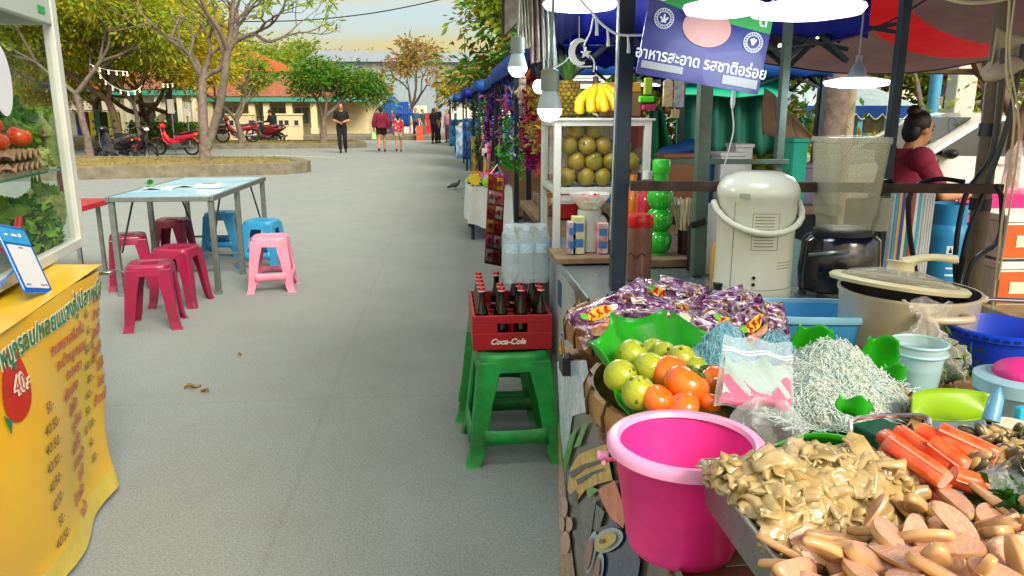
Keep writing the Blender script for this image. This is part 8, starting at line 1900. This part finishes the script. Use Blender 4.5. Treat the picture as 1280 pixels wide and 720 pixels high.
for (a, e) in (((880, 60), (1085, 20)), ((870, 20), (1060, 62)), ((950, 62), (1120, 30)), ((1000, 20), (1130, 42))): b.bar(at(a[0], a[1], y=4.4), at(e[0], e[1], y=4.2), .022)
b.build('truss', label='crossed blue black truss bars under the awning edge', cat='truss')
for k, (u, v) in enumerate(((975, 57), (1012, 50), (1022, 46), (1065, 38), (1058, 44))): b = MB(BULBW); b.sph(at(u, v, y=4.2), .012, 8, 6); b.build('fairy_light', label='tiny warm fairy light on the truss bars', cat='fairy light', group='fairy lights on the truss')
b = MB(BLACK); b.tube(smoothpath([at(u, v, y=3.8) for u, v in ((960, 62), (1050, 50), (1110, 28), (1165, -5))], 6), .005, 6); b.build('cable', label='thin black cable rising along the awning to the top right', cat='cable')
# teal awning and its green drop
b = MB(CANT); q0 = [at(u, v, y=7.2) for u, v in ((845, 118), (880, 118), (920, 122), (955, 118), (975, 124))]; q1 = [at(u, v, y=9) for u, v in ((850, 96), (885, 97), (920, 94), (950, 88), (985, 105))]
for i in range(4): b.grid(lambda u, v, i=i: q0[i].lerp(q0[i+1], u).lerp(q1[i].lerp(q1[i+1], u), v)+Vector((0, 0, .1*math.sin(v*PI))), 6, 6)
b.build('teal_awning', label='bright teal awning behind the sign board', cat='awning', sharp=0, solid=.008)
b = MB(thinmat('green_netting', '#17685a', .3, .7, var=.15)); b.grid(lambda u, v: at(845+130*u, 118+75*v, y=7.4)+Vector((0, .06*math.sin(u*30), 0)), 40, 6); b.build('green_netting', label='dark green netting hanging below the teal awning', cat='netting', sharp=0, solid=.008)
b = MB(thinmat('green_cloth', '#1c8a5a', .25, .7, var=.2)); p = at(820, 138, y=4.6); b.grid(lambda u, v: p+Vector(((u-.5)*(.06+.16*v)+.03*v, .05*math.sin(u*12), -.36*v)), 20, 10); b.build('hanging_cloth', label='gathered dark green cloth hanging right of the fruit case', cat='cloth', sharp=0, solid=.01)
b = MB(mat('blue_bag_cloth', '#1f5fa8', .6, var=.2)); p = at(855, 186, y=4.5); b.sph(p, (.16, .1, .045), 18, 8, Euler((0, R(-12), 0)).to_matrix().to_4x4(), lambda v: v*(1+.15*math.sin(v.x*40))); b.build('blue_bundle', label='blue cloth bundle lying behind the grey rail', cat='bundle', sharp=0)
# shelves of boxes behind the urn
o = thing('back_table', 'back table of the stall holding boxes behind the urn', 'table', (1.5, 4.35, 0)); b = MB(WOOD); b.box((1.52, 4.35, .93), (1.28, .8, .04)); b.build('table_top', o)
for x in (.95, 2.1):
    for y in (4.05, 4.65): b = MB(STEEL); b.bar((x, y, 0), (x, y, .91), .04); b.build('leg', o)
b = MB(mat('dark_curtain', '#20262a', .9)); b.grid(lambda u, v: (.9+1.25*u, 3.97+.02*math.sin(u*50), .1+.8*v), 50, 2); b.build('skirt', o, sharp=0)
bx = [(845, 4.25, .22, .25, '#8a5a3a', 'brown carton behind the grey green post'), (872, 4.3, .14, .2, '#2a5f9a', 'blue carton right of the grey green post'), (905, 4.2, .14, .26, '#d4dad8', 'white tall box behind the urn'), (918, 4.35, .1, .3, '#e4e4e0', 'white carton with a narrow top behind the urn'), (1000, 4.1, .2, .2, '#8a7a98', 'lavender plastic box between the urn and the hopper'), (985, 4.05, .08, .34, '#27b89a', 'turquoise cloth bag beside the urn'), (985, 4.5, .3, .09, '#3c4450', 'dark flat box above the lavender one')]
for u, y, w, hh, c, lab in bx:
    p = at(u, 280, y=y); o = thing('storage_box', lab, 'box', (p.x, y, .952)); m = mat('box_'+c, c, .6, var=.12); b = MB(m); b.box((p.x, y, .952+hh/2), (w, .16, hh)); b.build('body', o, bev=.006); b = MB(m); b.box((p.x, y, .952+hh+.01), (w+.014, .174, .02)); b.build('lid', o, bev=.004)
# striped box and white slatted side, gas bottle, washing basin
c = at(1142, 345, y=3.7); o = thing('striped_box', 'tall box with coloured vertical stripes and a white slatted side', 'box', (c.x, 3.9, .45)); b = MB(WPL)
b.box((c.x, 3.9, .75), (.22, .26, .6)); b.build('body', o, bev=.004)
for k, cc in enumerate(('#3f9ab8', '#d8a45a', '#3a4a8c', '#e4dcc8', '#2f8a7a', '#b84a3a', '#dfe4e8', '#4ab0d0')): b = MB(mat('stripe_'+cc, cc, .5)); b.box((c.x-.095+.018*k, 3.768, .75), (.016, .008, .58)); b.build('stripe', o)
for k in range(4): b = MB(mat('white_slat', '#dcdcd6', .4)); b.box((c.x+.062+.014*k, 3.767, .75), (.011, .01, .57)); b.build('slat', o, bev=.002)
b = MB(mat('box_stand', '#6a5a48')); b.box((c.x, 3.9, .225), (.24, .28, .44)); b.build('stand', o)
GASB = mat('gas_blue', '#1f7cb0', .35, var=.1, dirt=.2); c = at(1176, 352, y=5.2); c.z = .0; gz0 = at(1176, 350, y=5.2).z; gh = at(1176, 285, y=5.2).z-gz0
o = thing('gas_cylinder', 'blue gas cylinder with collar and printed lettering behind the counter', 'gas cylinder', (c.x, 5.2, gz0)); b = MB(GASB); r_ = .15
k0 = Vector((c.x, 5.2, gz0)); b.lathe([(r_*.8, -.05), (r_*.98, 0), (r_, .03), (r_, gh-.06), (r_*.93, gh), (r_*.7, gh+.05), (r_*.3, gh+.075), (0, gh+.08)], k0, 36); b.build('body', o, sharp=50)
b = MB(GASB); b.open_lathe([(r_*.75, gh+.02), (r_*.78, gh+.18), (r_*.8, gh+.18), (r_*.78, gh+.02)], k0, 32); b.build('collar', o, sharp=50)
b = MB(GASB); b.lathe([(r_*.85, -.14), (r_*.85, -.02)], k0, 28); b.build('foot_ring', o)
b = MB(STEEL); b.cyl(k0+Vector((0, 0, gh+.07)), k0+Vector((0, 0, gh+.16)), .02); b.tube(smoothpath([k0+Vector((.02, 0, gh+.12)), k0+Vector((.12, -.1, gh+.1)), k0+Vector((.19, -.12, gh-.1)), k0+Vector((.2, -.1, gh-.3))], 5), .012, 6); b.build('valve', o)
b = MB(mat('pale_print', '#c4dcea', .5))
for kk in range(3): b.grid(lambda u, v: k0+Vector((math.sin(-.5+1.0*u)*r_*1.004, -math.cos(-.5+1.0*u)*r_*1.004, .06+.05*kk+.014*v)), 12, 1)
b.grid(lambda u, v: k0+Vector((math.sin(-.55+.35*u)*r_*1.004, -math.cos(-.55+.35*u)*r_*1.004, .22+.06*v)), 6, 1); b.use(BLACK); b.grid(lambda u, v: k0+Vector((math.sin(-.46+.17*u*(1-v)+.08*v)*r_*1.008, -math.cos(-.46+.17*u*(1-v)+.08*v)*r_*1.008, .228+.045*v)), 4, 3); b.build('printed_marks', o, sharp=0)
gs = thing('gas_stand', 'low crate carrying the blue gas cylinder', 'crate', (c.x, 5.2, 0)); b = MB(WOOD); hz = gz0-.142
for kk in range(3): b.box((c.x, 5.06, hz*(kk+.5)/3), (.4, .02, hz/3*.8)); b.box((c.x, 5.34, hz*(kk+.5)/3), (.4, .02, hz/3*.8))
b.box((c.x, 5.2, hz-.01), (.42, .3, .02)); b.build('slats', gs)
b = MB(mat('dark_blue_bucket', '#1a2f8a', .4)); p = at(1207, 300, y=5.9); b.open_lathe([(0, .003), (.12, 0), (.15, .26), (.16, .27), (.145, .27), (.115, .01), (0, .01)], (p.x, 5.9, p.z-.14), 28); b.build('bucket', label='dark blue bucket right of the gas cylinder', cat='bucket', sharp=50)
# orange and white foam boxes
for i, (z, lab) in enumerate(((.0, 'orange white foam box at the right edge, lower of the stack'), (.36, 'orange white foam box at the right edge, upper of the stack'))):
    c = at(1262, 345, y=5.4); o = thing('foam_box', lab, 'foam box', (c.x+.12, 5.5, z), 0, 'foam boxes at the right'); b = MB(mat('foam_white', '#dfe0da', .8, bump=.2, bs=80)); b.box((c.x+.12, 5.5, z+.14), (.56, .4, .28)); b.build('body', o, bev=.012); b = MB(mat('foam_white', '')if 0 else mat('foam_white', '#dfe0da')); b.box((c.x+.12, 5.5, z+.31), (.58, .42, .055)); b.build('lid', o, bev=.01)
    b = MB(mat('orange_print', '#c8591c', .6)); b.box((c.x+.12, 5.297, z+.14), (.562, .006, .25)); b.build('printed_panel', o)
    for dx_ in (-.12, .14): b = MB(CRM); b.box((c.x+.12+dx_, 5.292, z+.14), (.15, .005, .09)); b.build('pale_patch', o)
# pink table with plastic bag
c = at(1225, 250, y=6.6); o = thing('pink_table', 'table under a hot pink cloth in front of the white car', 'table', (c.x, 6.6, 0)); PKC = mat('hot_pink_cloth', '#d81f7c', .7, var=.12); zt_ = at(1225, 247, y=6.3).z
b = MB(PKC); b.box((c.x+.3, 6.6, zt_), (1.5, .7, .03)); b.grid(lambda u, v: (c.x-.46+1.52*u, 6.24-.03*v-.02*math.sin(u*40)*v, zt_-.34*v), 60, 4); b.build('cloth', o, sharp=0)
for x in (c.x-.4, c.x+1.0):
    for y in (6.3, 6.9): b = MB(STEEL); b.bar((x, y, 0), (x, y, zt_-.02), .03); b.build('leg', o)
b = MB(WHITE); b.text('OCC', .07, lambda x, y: (c.x+.05+x, 6.195, zt_-.16+y)) if 0 else b.box((c.x+.02, 6.2, zt_-.15), (.1, .004, .03)); b.build('pale_mark', o)
crumple('big clear plastic bag standing on the pink table', Vector((c.x+.35, 6.5, zt_+.02)), .24, .18, .42, 9, FILM2)
b = MB(mat('pink_tub', '#e07ab0', .4)); b.open_lathe([(0, .003), (.1, 0), (.13, .09), (.12, .09), (.09, .01), (0, .01)], (c.x-.2, 6.45, zt_+.016), 24); b.build('pink_bowl', label='pale pink bowl on the pink table', cat='bowl', sharp=50)
# seated woman
sw = yb(1137, 5.6); zs_ = at(1144, 262, y=5.6).z
HAIRB = HAIR
J = dict(sit, elR=(.2, .12, .73), wrR=(.12, .36, .72), elL=(-.22, .1, .73), wrL=(-.1, .38, .7), headtilt=-.12, chest=(0, -.03, .87), neck=(0, .0, 1.03), head=(0, .05, 1.17))
person('seated woman in maroon T-shirt with her hair in a bun, seen from the side', Vector((sw.x, 5.6, zs_-.66)), R(-82), MAROON, NAVY, J, 1.08, leg=.75, hair='bun', vox=.011, sleeve=.85, loose=.022, girth=1.08)
o = thing('stool_bench', 'low grey bench under the seated woman', 'bench', (sw.x-.05, 5.6, 0)); hb = zs_-.2; b = MB(WOOD); b.box((sw.x-.08, 5.6, hb-.03), (.4, .5, .05)); b.build('seat', o)
for x in (-.22, .08):
    for y in (-.2, .2): b = MB(WOOD); b.bar((sw.x+x, 5.6+y, 0), (sw.x+x, 5.6+y, hb-.055), .05); b.build('leg', o)
# white pickup car, side on, facing left
def car(label, c, L, m):
    o = thing('parked_car', label, 'car', c); x0, y, z0 = c
    prof = [(-2.35, .45), (-2.38, .75), (-2.25, .98), (-1.2, 1.12), (-.35, 1.72), (.0, 1.8), (1.3, 1.82), (2.2, 1.72), (2.4, 1.05), (2.4, .45)]
    b = MB(m); n = len(prof); W_ = .88; secs = []
    for yy, k in ((-W_, 1), (-W_*.6, 0), (W_*.6, 0), (W_, 1)): secs.append([(x0+px*(1-.02*k), y+yy*(1 if pz < 1.15 else .86), z0+pz-(.05*k if pz > 1.15 else 0)) for px, pz in prof])
    vs = [p for s in secs for p in s]; fs = [(i*n+j, i*n+(j+1) % n, (i+1)*n+(j+1) % n, (i+1)*n+j) for i in range(3) for j in range(n)]
    for k in (0, 3): fs += [tuple(k*n+j for j in (9, 8, 3, 2, 1, 0)), tuple(k*n+j for j in (8, 7, 6, 5, 4, 3))]
    b.add(vs, fs); b.build('body', o, bev=.05, bseg=3)
    dg = mat('dark_car_glass', '#10161a', .06, coat=.3, var=.05)
    for P, nm in (([(-1.02, 1.15), (-.32, 1.64), (.12, 1.7), (.12, 1.13)], 'side_window'), ([(.2, 1.13), (.2, 1.7), (1.2, 1.7), (1.25, 1.12)], 'side_window')):
        b = MB(dg); b.prism(P, lambda a, z, d: (x0+a, y-.885+max(0, z-1.12)*.19-d, z0+z), 0, .02); b.build(nm, o)
    b = MB(dg); b.add([(x0-1.15, y-.7, z0+1.15), (x0-1.15, y+.7, z0+1.15), (x0-.38, y+.6, z0+1.72), (x0-.38, y-.6, z0+1.72)], [(0, 1, 2, 3)]); b.build('windscreen', o, solid=.02)
    b = MB(BLACK); b.sph((x0-.88, y-1.0, z0+1.17), (.09, .11, .085), 14, 8); b.tube([(x0-.8, y-.86, z0+1.1), (x0-.86, y-.96, z0+1.13)], .02, 6); b.build('mirror', o)
    b = MB(mat('door_seam', '#5a6066', .6))
    for P in ([(-.95, 1.08), (-.98, .55), (.12, .5), (.15, 1.1)], [(.15, 1.1), (.14, .5), (1.2, .5), (1.3, 1.1)]): b.tube([(x0+a, y-.885, z0+z) for a, z in P], .006, 4)
    b.build('door_seams', o)
    for a in (-.05, 1.1): b = MB(CHROME); b.tube([(x0+a-.1, y-.9, z0+1.0), (x0+a, y-.92, z0+1.005), (x0+a+.1, y-.9, z0+1.0)], .014, 6); b.build('door_handle', o)
    for px in (-1.5, 1.5):
        for s in (-1, 1):
            b = MB(RUBBER); b.tube([(x0+px+math.cos(t)*.28, y+s*.8, z0+.36+math.sin(t)*.28) for t in [2*PI*k/28 for k in range(28)]], .1, 10, closed=True); w = b.build('wheel', o)
            b = MB(STEEL); b.cyl((x0+px, y+s*.86, z0+.36), (x0+px, y+s*.74, z0+.36), .2, n=24); b.build('rim', w)
    b = MB(mat('headlight_lens', '#d8dde0', .1)); b.box((x0-2.25, y-.68, z0+.85), (.2, .36, .16)); b.build('headlight', o, bev=.03); o.scale = (1, 1, .8)
CARW = mat('white_car_paint', '#d4d8da', .2, coat=.8, var=.03); cp = at(1225, 190, y=10.2)
car('white pickup car parked behind the seated woman', (cp.x-.25, 10.2, .0), 4.7, CARW)
# blue stall with scalloped valance
def scallop():
    y = 14.5; x0, x1 = at(1003, 130, y=y).x, at(1152, 130, y=y).x; zt, ze, zv = at(1080, 124, y=y).z, at(1080, 134, y=y).z, at(1080, 142, y=y).z
    o = thing('blue_kiosk', 'pale blue kiosk with a scalloped blue and white valance', 'kiosk', ((x0+x1)/2, y+1, 0)); b = MB(mat('kiosk_wall', '#8cc4dc', .7)); b.box(((x0+x1)/2+.6, y+1.4, ze/2), (x1-x0-1.2, 1.6, ze)); b.build('wall', o)
    b = MB(mat('kiosk_roof', '#b9d4e4', .5)); b.add([(x0, y, ze), (x1, y, ze), (x1-.4, y+1.4, zt+.35), (x0+.4, y+1.4, zt+.35), (x0, y+2.8, ze), (x1, y+2.8, ze)], [(0, 1, 2, 3), (1, 5, 2), (0, 3, 4), (3, 2, 5, 4)]); b.build('roof', o)
    b = MB(CANB); n = 9; P = [(x0, ze+.03), (x1, ze+.03)]
    for k in range(n*6+1): t = 1-k/(n*6); P.append((x0+(x1-x0)*t, zv+.05*0-(.11*abs(math.sin(t*n*PI)))))
    b.prism(P, lambda x, z, d: (x, y-.02-d, z), 0, .02); b.build('valance', o)
    b = MB(WHITE); b.tube([(x0+(x1-x0)*k/(n*6), y-.045, zv-.11*abs(math.sin(k/6*PI))) for k in range(n*6+1)], .012, 4); b.build('trim', o)
    for x in (x0+.1, (x0+x1)/2, x1-.1): b = MB(mat('kiosk_post', '#6fb0d0')); b.box((x, y+.06, ze/2), (.1, .1, ze)); b.build('post', o)
    b = MB(mat('kiosk_window', '#8c8a5c', .3, var=.4, vs=4)); xa, xb = at(1062, 150, y=y).x, at(1090, 150, y=y).x; b.box(((xa+xb)/2+.6, y+.59, at(1076, 152, y=y).z), (xb-xa, .03, .45)); b.build('window', o)
scallop()
def trunk(label, u, y, w, m, h=6, cat='tree trunk', name='bare_trunk', lean=0):
    p = yb(u, y); b = MB(m); b.tube(smoothpath([p-Vector((0, 0, .05)), p+Vector((.02, 0, h*.3)), p+Vector((lean*.5, 0, h*.6)), p+Vector((lean, .1, h))], 5), [w*(1.15-.25*k/15) for k in range(16)], 12); return b.build(name, label=label, cat=cat)
trunk('thick grey tree trunk behind the cloudy hopper', 1032, 8.4, .16, BARK)
trunk('thinner pale trunk just right of the thick grey one', 1052, 9, .075, mat('pale_bark', '#a89c84', .9, bump=.5, bs=20))
b = MB(mat('blue_pole', '#4a9ac8', .5)); p = yb(1158, 12); b.cyl(p, p+Vector((0, 0, 5)), .09, n=14); b.build('blue_pole', label='pale blue pole beside the kiosk', cat='pole')
b = MB(mat('white_concrete', '#c8ccc4', .8, var=.1)); p = yb(1190, 13); b.box(p+Vector((0, 0, 3)), (.38, .3, 6)); o = b.build('concrete_pole', label='white square concrete utility pole behind the car', cat='pole', bev=.03)
o = thing('notice_board', 'small brown notice board beside the blue pole', 'sign', yb(1169, 12.5)); p = at(1169, 137, y=12.5); b = MB(mat('brown_board', '#8a6a54', .6)); b.box(p, (.22, .04, .42)); b.build('board', o, bev=.01); b = MB(CRM); b.box(p+Vector((0, -.023, -.02)), (.14, .006, .18)); b.build('sheet', o); b = MB(STEEL); b.cyl((p.x, 12.52, 0), (p.x, 12.52, p.z), .03); b.build('post', o)
# folded beige parasol
c = at(987, 148, y=4.9); o = thing('beige_parasol', 'beige canvas flap hung like a tent behind the thin dark pole', 'canvas', c); b = MB(thinmat('beige_flap', '#c2a284', .3, .8, var=.1))
V0 = [at(956, 110, y=4.8), at(968, 118, y=4.75), at(990, 142, y=4.75), at(1018, 172, y=4.8)]; V1 = [at(953, 168, y=4.85), at(975, 172, y=4.8), at(996, 173, y=4.8), at(1018, 175, y=4.8)]
for i in range(3): b.grid(lambda u, v, i=i: V0[i].lerp(V0[i+1], u).lerp(V1[i].lerp(V1[i+1], u), v)+Vector((0, .03*math.sin(v*PI), 0)), 6, 6)
b.build('flap', o, sharp=0, solid=.006); b = MB(mat('pale_stick', '#c9b8a0', .6)); b.tube([at(995, 150, y=4.9), at(994, 240, y=4.9)], .011, 6); b.build('stick', o)
b = MB(ICE); p = at(917, 110, y=2.9); b.tube([p, p-Vector((0, 0, .05))], .006, 6); b.sph(p-Vector((0, 0, .05)), (.01, .01, .03), 8, 6); b.tube(smoothpath([p-Vector((0, 0, .08)), p-Vector((-.01, 0, .16)), p-Vector((.01, 0, .26)), p-Vector((.03, 0, .34))], 4), .003, 5); b.build('cord_switch', label='white cord switch hanging below the sign board', cat='cord')
# foliage behind
bg = 'trees and bushes behind the right stalls'
def bush(label, u, y, w, h, lm, seed, n=1800, ls=.12, z0=.0, cat='bush'):
    p = yb(u, y); o = thing('bush', label, cat, p, 0, bg); g = np.random.default_rng(seed); k = 14; ctr = np.stack([g.uniform(-w/2, w/2, k), g.uniform(-.5, .5, k), z0+h*(.15+.8*g.random(k))], 1)
    C = np.array(p)+ctr[g.integers(0, k, n)]+g.normal(size=(n, 3))*np.array((.28, .28, .24))*h**.5*.8; C[:, 2] = np.maximum(C[:, 2], .02); leaves('foliage', C, ls, lm, o, seed=seed); b = MB(BARK2)
    for i in range(8): e = ctr[i]; b.tube(smoothpath([p+Vector((e[0]*.3, 0, 0)), p+Vector((e[0]*.6, e[1]*.5, e[2]*.5)), p+Vector(e)], 3), [.035, .03, .028, .025, .02, .015, .01], 5)
    b.build('stems', o)
bush('orange flecked hedge behind the green netting', 835, 10, 2.6, 1.9, LF_O+LF_D, 41, 3200); bush('dark leafy bush below the teal awning', 905, 9.6, 1.8, 1.7, LF_D+LF_O[1:2], 42, 2400); bush('yellow green bush between the parasol and the trunk', 985, 11, 1.6, 1.3, LF_O[1:]+LF_Y[:1], 43, 2200); bush('small green bush beside the slim dark pole', 1106, 11.5, .7, 1.0, LF_G, 44, 900); bush('small green bush behind the seated woman', 1170, 11.8, .8, 1.4, LF_G, 45, 800)
tree('orange leafed tree hanging over the white car', yb(1262, 8.6), 3.9, 1.3, .1, 1.2, 4, 3, 46, LF_O+LF_G[:1], .15, 34, .3, BARK2, bg)
tree('second orange green tree at the far right behind the car', yb(1225, 14.6), 5, 1.6, .14, 1.3, 4, 3, 47, LF_O+LF_G[:1], .2, 40, .4, BARK2, bg)
tree('bare twiggy tree behind the thick grey trunk', yb(1062, 17.5), 5.2, 1.3, .14, 1.4, 6, 2, 48, LF_G, .2, 8, .2, BARK, bg, bare=.5, forks=3)
tree('bare twiggy tree behind the blue pole', yb(1135, 19), 5.2, 1.4, .14, 1.4, 6, 2, 49, LF_Y[:2], .2, 8, .2, BARK, bg, bare=.5, forks=3)
for i, (u, y, h, s, w) in enumerate(((700, 24, 5.5, 51, 'above the fruit case'), (800, 26, 6, 52, 'above the blue bundle'), (880, 24, 5.5, 53, 'behind the sign board'), (960, 28, 6, 54, 'behind the teal awning'), (1030, 30, 6.4, 55, 'behind the thick grey trunk'), (1100, 30, 6, 56, 'behind the blue kiosk'), (1180, 27, 6.2, 57, 'behind the concrete pole'), (1260, 24, 6.4, 58, 'behind the orange trees'))):
    tree('broad green tree far %s' % w, yb(u, y), h, 1.0, .2, 1.5, 4, 3, s, (LF_G+LF_Y[1:2]) if i % 2 else (LF_D+LF_O[1:2]), .32, 45, .6, BARK2, bg)
o = thing('far_wall', 'pale wall of a building seen between the right hand trees', 'building', yb(1150, 36)); p, q_ = yb(940, 36), yb(1400, 36); b = MB(CREAMW); b.box(((p.x+q_.x)/2, 37, 1.5), (q_.x-p.x, 2, 3)); b.build('wall', o); b = MB(ROOF2); b.box(((p.x+q_.x)/2, 37, 3.1), (q_.x-p.x+.6, 2.8, .2)); b.build('roof', o)
